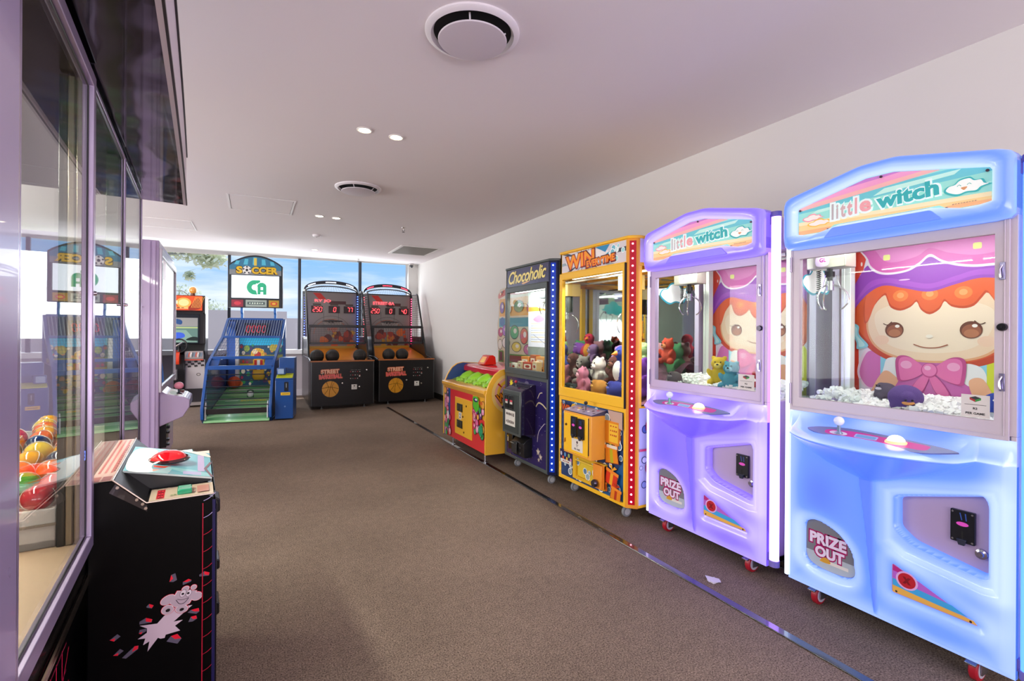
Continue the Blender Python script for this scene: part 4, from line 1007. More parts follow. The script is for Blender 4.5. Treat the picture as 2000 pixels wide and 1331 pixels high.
a.text('Chocoholic', .058, 1.678, .715, 1.792, '#3a2a10', off=.045, shear=.35, rot=.02, spacing=.92); a.text('Chocoholic', .050, 1.682, .707, 1.796, '#f2dc7a', off=.018, shear=.35, rot=.02, spacing=.92)
a.blob([(.30, 1.672), (.36, 1.680), (.44, 1.682), (.40, 1.672), (.33, 1.662)], '#d8a060')
a.obj('header_print', K)
# coin box
b = B().prism([(0, .385), (-.138, .385), (-.138, .735), (-.120, .757), (-.07, .775), (-.02, .800), (0, .80)], .247, .552, 'x')
cb = b.obj('coin_box', M('#1c1030', .12, coat=.6), K, .004)
B().prism([(.238, .372), (.556, .372), (.556, .745), (.238, .745)], -.150, -.138).obj('coin_box_front', CB, cb, .004)
dr = B().box(.262, .530, -.155, -.150, .395, .715).obj('coin_door', M('#3e4543', .4, .25), cb, .002)
for x in (.330, .415):
    m_ = B().box(x - .034, x + .034, -.160, -.155, .59, .70).obj('coin_mechanism', M('#101114', .3), dr, .002)
    a = Art((0, -.1603, 0), r=.3); a.rect(x - .022, .63, x + .022, .648, '#d8d4c8'); a.rect(x - .022, .65, x + .022, .664, '#c03a4a', e=.3); a.rect(x - .002, .655, x + .002, .69, '#7a7a7c'); a.obj('coin_label', m_)
a = Art((0, -.1555, 0), r=.5); a.rect(.300, .445, .480, .575, '#dedad0'); a.text('R5=2 PLAYS', .315, .525, .465, .56, '#3a2a26', off=.01); a.text('R2=1 PLAY', .315, .46, .465, .495, '#3a2a26', off=.01); a.obj('price_label', dr)
B().lathe([(.001, -.158), (.010, -.158), (.012, -.150)], (.246, 0, .58), 14, axis='y').obj('side_lock', M('#0d0f0e', .3, .5), cb)
tp = Art((.247, -.1375, .7365), (1, 0, 0), (0, .0675, .0385), r=.2); tp.rect(0, 0, .305, .075, '#8a8a88'); 
for k in range(9): tp.ell(.03 + k * .03, .035 + (k % 3) * .012, .02, .010, ['#2a2a30', '#b8284a', '#d8c82a', '#4a3a60'][k % 4])
tp.obj('control_print', cb)
B().cyl((.35, -.08, .765), (.35, -.08, .80), .005, 10).obj('joystick', M('#888a8a', .2, .9), cb)
B().sph((.35, -.08, .812), .013, 14).obj('joystick_ball', M('#b8283a', .2), cb)
pc = B().prism([(.0, .18), (-.075, .18), (-.085, .30), (-.05, .335), (0, .345)], .30, .50, 'x').obj('prize_chute', M('#17191c', .3), K, .004)
B().box(.308, .40, -.098, -.092, .20, .30).obj('chute_flap', M('#3a3d3e', .25, .3), pc, .002)
B().cyl((.30, -.105, .285), (.37, -.105, .285), .005, 10).obj('chute_bar', M('#a8acac', .2, .9), pc)
b = B()
for z in (.215, .26, .30): b.lathe([(.001, -.094), (.008, -.093), (.009, -.088)], (.45, 0, z), 12, axis='y')
b.obj('lock_buttons', M('#4a4d52', .2, .6), pc)
B().tube([(.28, -.09, .178), (.30, -.10, .170), (.42, -.10, .170)], .004, 8).obj('guard_wire', M('#8a8c8c', .25, .9), pc)
B().box(.175, .255, -.06, .0, .20, .37).obj('flap_box', M('#0d0d0f', .3), K, .004)
for x in (.10, .68):
    for y in (.09, .72): small_caster(K, x, y, r=.034)
B().box(.024, .74, .225, .23, .88, 1.62).obj('back_panel', M('#a8b8ae', .12, .3), K)
B().box(.02, .75, .03, .225, .865, .885).obj('prize_floor', M('#d8c8a8', .5), K)
a = Art((0, .2245, 0), r=.5, e=.25)
a.rect(.03, 1.44, .72, 1.62, '#8f9488'); a.rect(.03, 1.43, .72, 1.475, '#d8882a'); a.poly([(.20, 1.60), (.20, 1.47), (.34, 1.45), (.28, 1.52)], '#e8e4da'); a.poly([(.34, 1.49), (.66, 1.49), (.66, 1.59), (.42, 1.60)], '#d89a4a')
a.rect(.028, 1.105, .475, 1.435, '#e2e2ec'); a.blob([(.12, 1.36), (.22, 1.40), (.32, 1.36), (.22, 1.33)], '#c88aa8')
for k in range(9): a.rect(.08, 1.15 + k * .021, .42 - (k % 3) * .05, 1.157 + k * .021, '#b8bcd0' if k % 2 else '#d8c89a', up=(k == 0))
a.line([(.12, 1.22), (.38, 1.12)], .006, '#9aa0b8')
a.obj('back_print', K)
B().box(.10, .68, .04, .07, 1.60, 1.612).obj('interior_light', M('#ffffff', .4, e=4), K)
l = bpy.data.lights.new('cabinet_lamp', 'AREA'); l.shape = 'RECTANGLE'; l.size = .6; l.size_y = .12; l.energy = 8.0
lo = bpy.data.objects.new('cabinet_lamp', l); lo.location = (.40, .12, 1.60); lo.rotation_euler = (math.radians(22), 0, 0); COL.objects.link(lo); lo.parent = K
b = B().box(.33, .43, .16, .24, 1.54, 1.60)
c = b.obj('claw', M('#2c3030', .4), K, .003)
for k in range(3):
    a_ = 2.1 * k + .8; dx, dy = math.cos(a_), math.sin(a_)
    B().tube([(.38 + r * dx, .20 + r * dy, 1.56 + z) for r, z in spline([(.02, -.05), (.06, -.07), (.08, -.11), (.06, -.16)], 4, False)], .004, 8).obj('prong', M('#9aa09c', .2, 1), c)
# boxed sweets on the prize floor
sw = [(.10, .17, .12, .13, '#d88a3a', 0.1), (.235, .18, .12, .15, '#b8602a', -.1), (.365, .175, .12, .14, '#e0a050', .1), (.15, .09, .11, .09, '#d8c29a', -.2), (.29, .09, .13, .09, '#c04a34', .15), (.42, .09, .10, .10, '#e8c89a', -.15), (.50, .17, .09, .12, '#5a6a4a', .2), (.06, .07, .07, .07, '#e8e0d0', .2)]
names = ['orange boxed sweet pack at the back left of the sweets crane floor', 'brown sweet pack standing in the middle of the sweets crane', 'tan sweet pack standing right of the brown one in the sweets crane',
         'cream sweet pack lying at the front left in the sweets crane', 'red sweet pack lying at the front centre of the sweets crane', 'pale sweet pack at the front right corner of the sweets crane',
         'green sweet pack at the back right of the sweets crane', 'white sweet pack lying leftmost in the sweets crane']
KM = Matrix.Translation((2.095, 4.095, 0)) @ Matrix.Rotation(-math.pi / 2, 4, 'Z')
for (x, y, w, h, c, r_), lb in zip(sw, names):
    p = KM @ Vector((x, y, .885)); o = thing('sweet_pack', lb, 'sweet pack', p, -math.pi / 2 + r_, 'sweet packs in the dark crane')
    B().box(-w / 2, w / 2, -.025, .025, 0, h).obj('carton', M(c, .35), o, .003)
    a = Art((0, -.0253, 0), r=.3); a.rr(-w * .38, h * .35, w * .38, h * .8, .008, '#f2e8d0'); a.ell(0, h * .57, w * .25, h * .14, '#a83a28'); a.rect(-w * .4, h * .1, w * .4, h * .22, '#6a3a1c'); a.obj('pack_print', o)

# ---------------- plush toys
def plush(name, label, M0, x, y, z, s, rz, fur, muzzle, kind='bear', group=None, nose='#2a1c18', extra=None, tilt=0.0):
    p = M0 @ Vector((x, y, z)); base = M0.to_euler().z
    t = thing(name, label, 'plush toy', p, base + rz, group, (s, s, s)); t.rotation_euler.x = tilt
    F = M(fur, .95, bump=.9, bs=90)
    b = B()
    if kind in ('bear', 'dog'):
        b.sph((0, 0, .34), .30, 20, (1, .9, 1.1)).sph((0, -.06, .78), .25, 20, (1.08, .95, .95))
        for sx in (-1, 1):
            b.sph((sx * .27, -.16, .12), .13, 14, (.9, 1.3, .9)).sph((sx * .30, -.14, .46), .10, 14, (.9, 1.0, 1.6), rot=Matrix.Rotation(sx * .5, 3, 'Y'))
            if kind == 'bear': b.sph((sx * .19, -.02, .98), .085, 12, (1, .6, 1))
            else: b.sph((sx * .25, -.04, .80), .09, 12, (.7, 1, 1.8))
    elif kind == 'bird':
        b.sph((0, 0, .38), .30, 20, (.95, .9, 1.25)).sph((0, -.04, .86), .20, 18)
        for sx in (-1, 1): b.sph((sx * .30, -.02, .42), .10, 12, (.55, 1, 2.0), rot=Matrix.Rotation(-sx * .3, 3, 'Y'))
    else:
        b.sph((0, 0, .32), .34, 22, (1.15, 1, .95)); b.sph((0, -.18, .50), .16, 14)
        for k in range(5): b.sph((.26 * math.cos(k * 1.25), .26 * math.sin(k * 1.25), .16), .14, 12)
    o = b.obj('body', F, t, sharp=180)
    r = o.modifiers.new('remesh', 'REMESH'); r.mode = 'VOXEL'; r.voxel_size = .028; r.use_smooth_shade = True
    sm = o.modifiers.new('smooth', 'SMOOTH'); sm.iterations = 5
    e_ = M('#0f0b0b', .1, coat=1)
    if kind in ('bear', 'dog'):
        B().sph((0, -.26, .72), .115, 16, (1.1, .8, .85)).obj('muzzle', M(muzzle, .9, bump=.6, bs=90), t, sharp=180)
        B().sph((0, -.35, .76), .038, 12, (1.2, .7, .8)).obj('nose', M(nose, .3), t)
        for sx in (-1, 1): B().sph((sx * .095, -.275, .84), .026, 10).obj('eye', e_, t)
    elif kind == 'bird':
        B().sph((0, -.12, .40), .24, 16, (.8, .75, 1.2)).obj('belly', M(muzzle, .9, bump=.5, bs=90), t, sharp=180)
        B().cyl((0, -.20, .86), (0, -.36, .83), .075, 12, .01).obj('beak', M('#e8862a', .6), t)
        for sx in (-1, 1):
            B().sph((sx * .08, -.20, .93), .024, 10).obj('eye', e_, t); B().sph((sx * .14, -.20, .06), .12, 12, (.9, 1.3, .5)).obj('foot', M('#e8862a', .8), t, sharp=180)
    else:
        for sx in (-1, 1): B().sph((sx * .07, -.33, .54), .03, 10).obj('eye', e_, t)
        B().sph((0, -.30, .42), .10, 14, (1.4, .6, .6)).obj('muzzle', M(muzzle, .9), t, sharp=180)
    return t
M2 = Matrix.Translation((2.25, 1.48, 0)) @ Matrix.Rotation(-math.pi / 2, 4, 'Z')
M1 = Matrix.Translation((2.25, 2.41, 0)) @ Matrix.Rotation(-math.pi / 2, 4, 'Z')
MY = Matrix.Translation((2.157, 3.272, 0)) @ Matrix.Rotation(-math.pi / 2, 4, 'Z')
plush('plush_bear', 'purple plush toy lying on the foam in the blue glowing machine', M2, .43, .15, .945, .155, .6, '#7a5aa8', '#e8a060', 'blob', tilt=.7)
plush('plush_dog', 'dark grey plush half buried beside the purple one in the blue machine', M2, .30, .29, .945, .12, -.4, '#6f6478', '#c9bcc8', 'blob')
plush('plush_bear', 'blue and white plush behind the price sign of the blue machine', M2, .71, .20, .95, .12, .3, '#3a56c8', '#f0f0f4', 'blob')
plush('plush_bear', 'yellow plush bear sitting on the foam in the purple machine', M1, .42, .18, .935, .165, .5, '#f2cf3a', '#f6dc6a', 'bear')
plush('plush_bear', 'pale blue plush bear sitting right behind the teal bear', M1, .505, .20, .935, .14, -.1, '#a9c4e8', '#e8ecf4', 'bear')
plush('plush_bear', 'teal blue plush bear leaning at the front of the purple machine', M1, .55, .11, .925, .155, .3, '#5fb4c8', '#8fd0dc', 'bear', tilt=-.15)
plush('plush_bear', 'red plush toy behind the price sign of the purple machine', M1, .70, .20, .945, .15, .2, '#c8242c', '#e04848', 'bear')
plush('plush_ball', 'dark mottled grey plush ball in the left corner of the purple machine', M1, .13, .12, .915, .13, 0, '#7a6a6c', '#9a8a8a', 'blob')
P_ = [(.13, .30, .80, .24, '#e8e0d8', '#f4f0ea', 'bear', 'white plush bear at the left of the yellow crane'),
      (.16, .12, .77, .20, '#e58aa8', '#f2b4c4', 'bear', 'pink plush bear at the front left inside the yellow crane'),
      (.06, .10, .76, .12, '#4a5a5c', '#8a9a9a', 'blob', 'dark teal plush toy in the left corner of the yellow crane'),
      (.33, .14, .76, .20, '#c88a3a', '#d8a85a', 'blob', 'round orange brown plush toy at the front of the yellow crane'),
      (.30, .32, .84, .22, '#6a3a34', '#8a5a4a', 'dog', 'brown plush dog behind the orange one in the yellow crane'),
      (.43, .28, .84, .29, '#3a48a8', '#f0ece6', 'bird', 'blue and white plush penguin with an orange beak in the yellow crane'),
      (.33, .50, .98, .24, '#d8284a', '#f0a030', 'bird', 'red plush bird at the top of the yellow crane pile'),
      (.48, .50, 1.04, .17, '#8a4ab8', '#b08ad0', 'blob', 'small purple plush on top of the yellow crane pile'),
      (.57, .36, .95, .22, '#a8cc8a', '#c8e0a8', 'dog', 'light green plush toy high at the right of the yellow crane'),
      (.64, .26, .80, .26, '#7a3ab0', '#a06ad0', 'bear', 'large purple plush toy at the right side of the yellow crane'),
      (.52, .14, .76, .21, '#3a44a0', '#5a64b8', 'blob', 'dark blue plush toy at the front right of the yellow crane'),
      (.69, .11, .76, .16, '#e8e4e0', '#f6f4f0', 'dog', 'white plush dog in the front right corner of the yellow crane'),
      (.70, .46, 1.02, .18, '#d84a34', '#e88a5a', 'bear', 'orange red plush at the top right of the yellow crane pile'),
      (.20, .46, .94, .20, '#b48ac8', '#e0c8e8', 'dog', 'lilac plush toy at the upper left of the yellow crane pile'),
      (.42, .66, .90, .26, '#e0a0b0', '#f0c8d0', 'bear', 'pale pink plush deep inside the yellow crane pile'),
      (.62, .62, .90, .26, '#4a8a5a', '#7ab08a', 'bear', 'green plush deep at the right of the yellow crane pile'),
      (.12, .62, .84, .24, '#c8b040', '#e0d080', 'blob', 'yellow plush at the back of the yellow crane pile')]
for k, (x, y, z, s, f_, m_, kd, lb) in enumerate(P_):
    plush({'bear': 'plush_bear', 'dog': 'plush_dog', 'bird': 'plush_bird', 'blob': 'plush_toy'}[kd], lb, MY, x, y, z, s, RNG.uniform(-.5, .5), f_, m_, kd, 'plush toys in the yellow crane')
# a bed of small plush filling below the visible toys
rows = [[(x, y, .755 + .28 * sst(.1, .6, y) * sst(.2, .45, x) * (.8 + .2 * math.sin(x * 23) * math.sin(y * 19))) for x in np.linspace(.03, .78, 40)] for y in np.linspace(.03, .765, 40)]
B().grid(rows).obj('toy_filling', M('#8a5a70', .95, bump=.8, bs=40), Y, kind='stuff', sharp=180)
# ================================================================== whack-a-gator game
G = thing('whack_game', 'red and yellow hammer game with green alligators and a cartoon sign', 'hammer game', (1.90, 5.25, 0), -math.pi / 2)
GW = 1.13
YL = M('#f4b83a', .12, coat=.8); RED = M('#e23438', .3, coat=.3)
b = B().box(.02, GW - .02, .012, .95, .10, .66)
b.obj('cabinet', RED, G, .004)
prof = spline([(.0, .10), (.0, .68)], 1, False)
arc = [(.0, .10), (.0, .66), (.012, .70), (.04, .765), (.09, .84), (.15, .882), (.22, .897), (.32, .89), (.95, .86), (.95, .10)]
B().prism(arc, -.004, .02, 'x').obj('side_panel', M('#f0b840', .3), G, .003)
B().prism([(p[0] + .006 if i < 8 else p[0], p[1] - .006) for i, p in enumerate(arc)], .020, .022, 'x').obj('inner_face', M('#2c4a86', .4), G)
B().prism(arc, GW - .02, GW + .004, 'x').obj('side_panel', YL, G, .003)
a = Art((GW + .0045, 0, 0), (0, 1, 0), (0, 0, 1), r=.12)
for r, c in ((.20, '#f0c870'), (.17, '#e8a890'), (.145, '#f6c23a'), (.115, '#d8a0b0')): a.ell(.26, .66, r, r * .95, c)
a.ell(.26, .66, .095, .09, '#f4b83a')
a.text('Wack!', .10, .60, .36, .70, '#3a1408', off=.12, rot=.35); a.text('Wack!', .11, .605, .35, .695, '#f08a1c', off=.04, rot=.35)
a.poly([(.12, .75), (.16, .72), (.165, .73), (.13, .765)], '#c0301c')
a.obj('side_print', G)
# front rail
B().prism([(-.012, .655), (-.020, .668), (-.018, .692), (.0, .700), (.10, .705), (.10, .66), (.012, .62)], .0, GW, 'x').obj('front_rail', M('#f6b838', .3, coat=.5), G, .003)
a = Art((0, .012, 0), r=.3, base=.0005); a.clip = (.02, .10, 1.11, .64)
a.poly([(.02, .10), (.02, .64), (.19, .64), (.17, .30), (.10, .10)], '#d890b4')
a.rect(.125, .30, .19, .64, '#2a5a9a')
a.poly([(.80, .64), (1.11, .64), (1.11, .40), (.86, .48)], '#f0b030')
gr = random.Random(5)
def flowers(x0, z0, x1, z1, n):
    for i in range(n):
        cx, cz = gr.uniform(x0, x1), gr.uniform(z0, z1); r = gr.uniform(.022, .038); c = ['#e86aa4', '#f29ac0', '#3aa05a', '#d83a6a', '#f4b04a', '#6a3a80', '#4ab060', '#f0a0a8'][i % 8]
        a.ell(cx, cz, r * 1.15, r * 1.25, '#3a1c20', n=12); a.ell(cx, cz, r, r * 1.1, c, n=12)
        if i % 2: a.ell(cx + r * .2, cz + r * .2, r * .4, r * .5, '#f8d8dc', n=10)
flowers(.03, .13, .12, .62, 16); flowers(.09, .12, .20, .32, 9); flowers(.84, .26, 1.08, .46, 16); flowers(.80, .44, 1.08, .56, 8)
a.blob([(.84, .60), (.90, .62), (.97, .61), (.99, .52), (.92, .47), (.86, .52)], '#5ac02a'); a.ell(.91, .585, .05, .02, '#1c2a5a'); a.ell(.92, .590, .03, .01, '#e8e8f0')
a.ell(.16, .33, .03, .05, '#f0f0e8'); a.ell(.165, .26, .03, .035, '#2a8a5a'); a.ell(1.03, .31, .05, .05, '#2a9a6a')
a.text('PLAY', .98, .54, 1.07, .60, '#e05a34', off=.02)
a.obj('front_print', G)
d = B().box(.345, .80, .006, .012, .17, .555).obj('coin_door', M('#f4bb30', .35), G, .002)
for z in (.455, .285):
    m_ = B().box(.415, .56, -.002, .006, z - .04, z + .04).obj('coin_mechanism', M('#2a2a1c', .35), d, .002)
    b = B(); b.box(.445, .455, -.004, -.002, z - .025, z + .025); b.box(.515, .525, -.004, -.002, z - .025, z + .025); b.obj('coin_slots', M('#9aa08a', .2, .8), m_)
a = Art((0, .0055, 0), r=.5); a.rect(.455, .335, .53, .405, '#ece8e0'); a.text('2', .475, .345, .51, .395, '#2a2422', off=.03); a.obj('price_label', d)
for x, z in ((.66, .49), (.57, .37), (.60, .215)): B().cyl((x, .001, z), (x, .006, z), .010, 12).obj('door_lock', M('#5a3a14', .3, .5), d)
for x in (.18, 1.02):
    f = B().cyl((x, .05, .0), (x, .05, .012), .026, 14).cyl((x, .05, .01), (x, .05, .10), .009, 10).obj('foot', M('#b9bcbf', .25, .8), G)
    f = B().cyl((x, .85, .0), (x, .85, .012), .026, 14).cyl((x, .85, .01), (x, .85, .10), .009, 10).obj('foot', M('#b9bcbf', .25, .8), G)
# playing surface and hood
B().prism([(.09, .66), (.09, .705), (.36, .80), (.36, .66)], .022, GW - .02, 'x').obj('play_deck', M('#8fb02a', .4), G)
B().box(.022, GW - .02, .34, .90, .66, .84).obj('hood_base', M('#3a5a1c', .5), G)
B().prism([(.235, .800), (.235, .855), (.27, .878), (.90, .890), (.90, .80)], .022, GW - .02, 'x').obj('hood', M('#dc2438', .2, coat=.5), G, .006)
pr = B().prism([(.30, .885), (.30, .90), (.36, .985), (.40, .99), (.43, .97), (.44, .885)], .27, .45, 'x').obj('score_housing', M('#d8281c', .25), G, .005)
a = Art((.27, .295, .89), (1, 0, 0), (0, .06, .10), r=.3, e=.2); a.poly([(.02, .005), (.16, .005), (.145, .095), (.035, .095)], '#f09a2a'); a.ell(.09, .045, .04, .028, '#e8b83a'); a.obj('score_face', pr)
for k in range(4):
    x = .20 + k * .235
    gt = B().sph((x, .24, .752), .088, 18, (1.05, 1.5, .70), rot=Matrix.Rotation(.30, 3, 'X')).sph((x, .135, .715), .055, 16, (1.25, 1.1, .55), rot=Matrix.Rotation(.2, 3, 'X')).sph((x, .32, .785), .075, 16, (1.1, 1.0, .7)).obj('alligator_head', M('#96dc2c', .4, coat=.2), G, sharp=180)
    for i in range(3): gt2 = None
    b = B()
    for i in range(5):
        for s_ in (-1, 1): b.sph((x + s_ * (.072 - .004 * i), .12 + i * .045, .722 + i * .013), .018, 10)
    b.obj('scales', M('#a4dc4a', .4), gt, sharp=180)
    for s_ in (-1, 1): B().sph((x + s_ * .035, .27, .805), .018, 10).obj('eye', M('#2a3a10', .3), gt)
    B().box(x - .045, x + .045, .085, .115, .696, .712).obj('mouth_gap', M('#14240c', .8), gt)
# tall cartoon sign standing behind, with stepped outline
S_ = [(.09, .86), (.10, 1.0), (.07, 1.14), (.085, 1.25), (.075, 1.34), (.10, 1.42), (.11, 1.56), (.075, 1.66), (.11, 1.70), (.14, 1.735), (.42, 1.76), (.90, 1.74), (1.04, 1.70), (1.02, 1.60), (1.05, 1.42), (1.06, 1.25), (1.08, 1.12), (1.05, 1.0), (1.06, .86)]
sg = B().prism(S_, .635, .655).obj('sign_board', M('#b08a70', .4), G, .003)
a = Art((0, .635, 0), r=.35, step=.00015)
a.poly([(p[0] * .985 + .008, p[1]) for p in S_], '#d8c8a8')
a.rect(.13, 1.42, 1.0, 1.62, '#e8a428'); a.rect(.12, 1.30, 1.02, 1.40, '#2a8aa0'); a.ell(.20, 1.36, .06, .05, '#1c5a9a')
a.blob([(.11, 1.63), (.30, 1.66), (.60, 1.65), (.9, 1.66), (.98, 1.70), (.6, 1.74), (.3, 1.73), (.12, 1.69)], '#c8401c')
for k, (cx, cz, rx, rz, c) in enumerate(((.16, 1.24, .06, .05, '#c03a6a'), (.27, 1.26, .06, .06, '#a86ac0'), (.15, 1.10, .055, .055, '#e8e0d0'), (.30, 1.12, .09, .06, '#e4dcd4'), (.50, 1.24, .09, .07, '#4aa05a'), (.72, 1.20, .08, .08, '#d8503a'),
        (.90, 1.22, .07, .06, '#4a7ac0'), (.55, 1.08, .10, .05, '#e8c84a'), (.80, 1.06, .08, .05, '#c86a9a'), (.20, 1.52, .05, .06, '#7a3a9a'), (.36, 1.50, .07, .05, '#e8d8c0'), (.60, 1.52, .10, .06, '#3a8a4a'), (.85, 1.50, .07, .06, '#c8341c'))):
    a.ell(cx, cz, rx * 1.12, rz * 1.12, '#3a2420'); a.ell(cx, cz, rx, rz, c); a.ell(cx + rx * .2, cz + rz * .2, rx * .4, rz * .4, '#f0e0d8')
a.rect(.125, .90, .24, 1.03, '#5a8a2a'); a.rect(.145, .915, .22, 1.015, '#6a2a3a'); a.rect(.34, .90, .95, 1.0, '#5a8a2a'); a.rect(.38, .915, .90, .985, '#8a3a3a')
a.ell(.165, 1.68, .02, .015, '#f0d8b0'); a.ell(.20, 1.70, .015, .012, '#2a1c18')
a.obj('sign_print', sg)
B().box(.30, .34, .655, .70, .70, 1.4).box(.80, .84, .655, .70, .70, 1.4).obj('sign_brackets', M('#6a5a50', .5), sg)
# ================================================================== basketball machines
def net(b, P00, P10, P01, P11, nu, nv, r=.0022):
    """wire mesh between four corners"""
    P00, P10, P01, P11 = map(Vector, (P00, P10, P01, P11))
    for i in range(nu + 1):
        t = i / nu; b.cyl(P00.lerp(P10, t), P01.lerp(P11, t), r, 4, cap=False)
    for i in range(nv + 1):
        t = i / nv; b.cyl(P00.lerp(P01, t), P10.lerp(P11, t), r, 4, cap=False)
    return b
SEG = {'0': 'abcdef', '1': 'bc', '2': 'abged', '3': 'abgcd', '4': 'fgbc', '5': 'afgcd', '7': 'abc', '9': 'abfgcd'}
def digits(a, s, x0, z0, w, h, col, e):
    for k, ch in enumerate(s):
        x = x0 + k * w * 1.35; sl = .12
        pt = {'a': ((0, h), (w, h)), 'b': ((w, h), (w, h / 2)), 'c': ((w, h / 2), (w, 0)), 'd': ((0, 0), (w, 0)), 'e': ((0, h / 2), (0, 0)), 'f': ((0, h), (0, h / 2)), 'g': ((0, h / 2), (w, h / 2))}
        for q in SEG.get(ch, ''):
            (ax, az), (bx, bz) = pt[q]; d = .12
            p = (x + ax + (bx - ax) * d + az * sl, z0 + az + (bz - az) * d); r = (x + bx - (bx - ax) * d + bz * sl, z0 + bz - (bz - az) * d)
            a.line([p, r], h * .13, col, e)
BLK = M('#161517', .35); BLKF = M('#1f1d1e', .28, coat=.2)
def hoops(x, y, rz, Wd, label, led, ledcol, msg, dg, logo):
    t = thing('basketball_machine', label, 'basketball machine', (x, y, 0), rz, 'basketball shooting machines by the window')
    D = 1.50
    # front cabinet
    cb = B().box(0, Wd, .0, .34, .05, .755).obj('front_cabinet', M('#141213', .35, spec=.3), t, .006)
    B().box(-.004, Wd + .004, -.008, .05, .748, .768).obj('counter_edge', M('#a8622c', .35), cb, .003)
    b = B()
    for xx in (.004, Wd - .014): b.box(xx, xx + .010, -.004, .0, .06, .745)
    b.obj('corner_trim', M('#565a5c', .3, .7), cb)
    a = Art((0, -.0006, 0), r=.35, step=.0002)
    for s, (x0, z0, x1, z1) in ((('STREET', (.155, .565, .42, .628))), ('BASKETBALL', (.130, .485, .465, .548))):
        a.text(s, x0 - .010, z0 - .008, x1 + .010, z1 + .008, '#d86a3a', off=.10, rot=.03, e=.05); a.text(s, x0, z0, x1, z1, '#e8c0a0' if s == 'STREET' else '#e85a6a', off=.02, rot=.03, e=.05)
    a.ell(.293, .318, .132, .132, '#20150c', n=40); a.ell(.293, .318, .127, .127, '#e09a1c', n=40)
    for pts in ([(.293 + .03, .445), (.285, .318), (.275, .192)], [(.167, .33), (.29, .352), (.418, .318)], [(.235, .43), (.262, .33), (.20, .232)], [(.355, .427), (.318, .34), (.385, .232)]):
        a.line(spline(pts, 8, False), .006, '#3a2208', up=False)
    a.rect(.615, .298, .700, .378, '#e6e4dc'); a.ell(.66, .352, .014, .010, '#3a3a34'); a.rect(.635, .318, .682, .323, '#5a5a54', up=False)
    for k in range(14): a.ell(.60 + (k % 5) * .036, .585 - (k // 5) * .055, .009, .006, ['#b8282c', '#c9c4bc', '#7a7a78'][k % 3])
    for k, s in enumerate(('START', 'COIN', 'READY')): a.text(s, .60 + .058 * k, .608, .645 + .058 * k, .618, '#8a8680')
    a.obj('cabinet_print', cb)
    for (xx, zz) in ((.855, .607), (.742, .511), (.74, .338), (.475, .404)):
        B().lathe([(.001, -.012), (.012, -.010), (.014, -.003), (.014, 0)], (xx, 0, zz), 16, axis='y').obj('cabinet_lock', M('#d0cdc6', .2, .7), cb)
    # body behind
    B().box(.0, .03, .34, D, .05, .80).box(Wd - .03, Wd, .34, D, .05, .80).obj('side_skirt', BLKF, t, .003)
    B().prism([(.06, .71), (.34, .72), (.60, .80), (D - .09, .92), (D - .09, .86), (.60, .74), (.34, .66), (.06, .66)], .03, Wd - .03, 'x').obj('ball_ramp', M('#d8861c', .35), t)
    # side frames
    for i, xx in enumerate((.012, Wd - .012)):
        fr = B().tube([(xx, .10, .76), (xx, .42, .80), (xx, .98, 1.93), (xx, 1.03, 1.965), (xx, D - .03, 1.965), (xx, D - .03, .78)], .017, 10).tube([(xx, .62, 1.13), (xx, D - .03, 1.13)], .012, 8).obj('side_frame', BLK, t)
        net(B(), (xx, .72, 1.35), (xx, D - .04, 1.35), (xx, 1.0, 1.94), (xx, D - .04, 1.94), 12, 14).obj('side_net', M('#26242a', .5), fr)
        B().prism([(.12, .765), (.40, .80), (.62, 1.14), (D - .04, 1.14), (D - .04, .77)], xx - .004, xx + .004, 'x').obj('lower_side_panel', BLKF, fr)
        B().box(xx - .006, xx + .006, D - .10, D - .08, .95, 1.93).obj('light_channel', M('#17181c', .3), fr)
        ps = [(xx + (.010 if i == 0 else -.010), D - .12, 1.0 + k * .047) for k in range(20)]
        led_column(fr, ps, .0095, ledcol[i], led)
    # upper front crossbars with the hanging net
    bar = B().box(.02, Wd - .02, .62, .66, 1.30, 1.345).box(.04, Wd - .04, .55, .59, 1.015, 1.05).box(.02, .05, .58, .64, 1.03, 1.33).box(Wd - .05, Wd - .02, .58, .64, 1.03, 1.33).obj('net_guard', BLK, t, .004)
    net(B(), (.05, .575, 1.05), (Wd - .05, .575, 1.05), (.05, .635, 1.30), (Wd - .05, .635, 1.30), 20, 7, .002).obj('wire_mesh', M('#3a3a3e', .4), bar)
    # backboard
    bd = B().box(.03, Wd - .03, D - .07, D - .05, .90, 1.965).obj('backboard', M('#857d7a', .35), t, .003)
    B().frame(.02, Wd - .02, .89, 1.975, .018, D - .075, D - .045).obj('board_frame', BLK, bd, .003)
    a = Art((0, D - .0705, 0), r=.4, step=.00025)
    a.poly([(.17, 1.94), (.30, 1.94), (.40, 1.83), (.27, 1.83)], '#c8281c'); a.rect(.45, 1.74, .75, 1.80, '#4a2426')
    cx = Wd / 2
    for w_, z0, z1 in ((.36, 1.10, 1.52), (.30, 1.10, 1.46)):
        a.line([(cx + w_ * math.cos(an), 1.18 + (z1 - 1.18) * math.sin(an)) for an in [math.pi * k / 24 for k in range(25)]], .008, '#5c5452' if w_ > .32 else '#b05a2c', up=(w_ > .32))
    a.line([(cx - .13, 1.62), (cx - .13, 1.44), (cx + .13, 1.44), (cx + .13, 1.62)], .007, '#332e2e')
    gr = random.Random(int(x * 10))
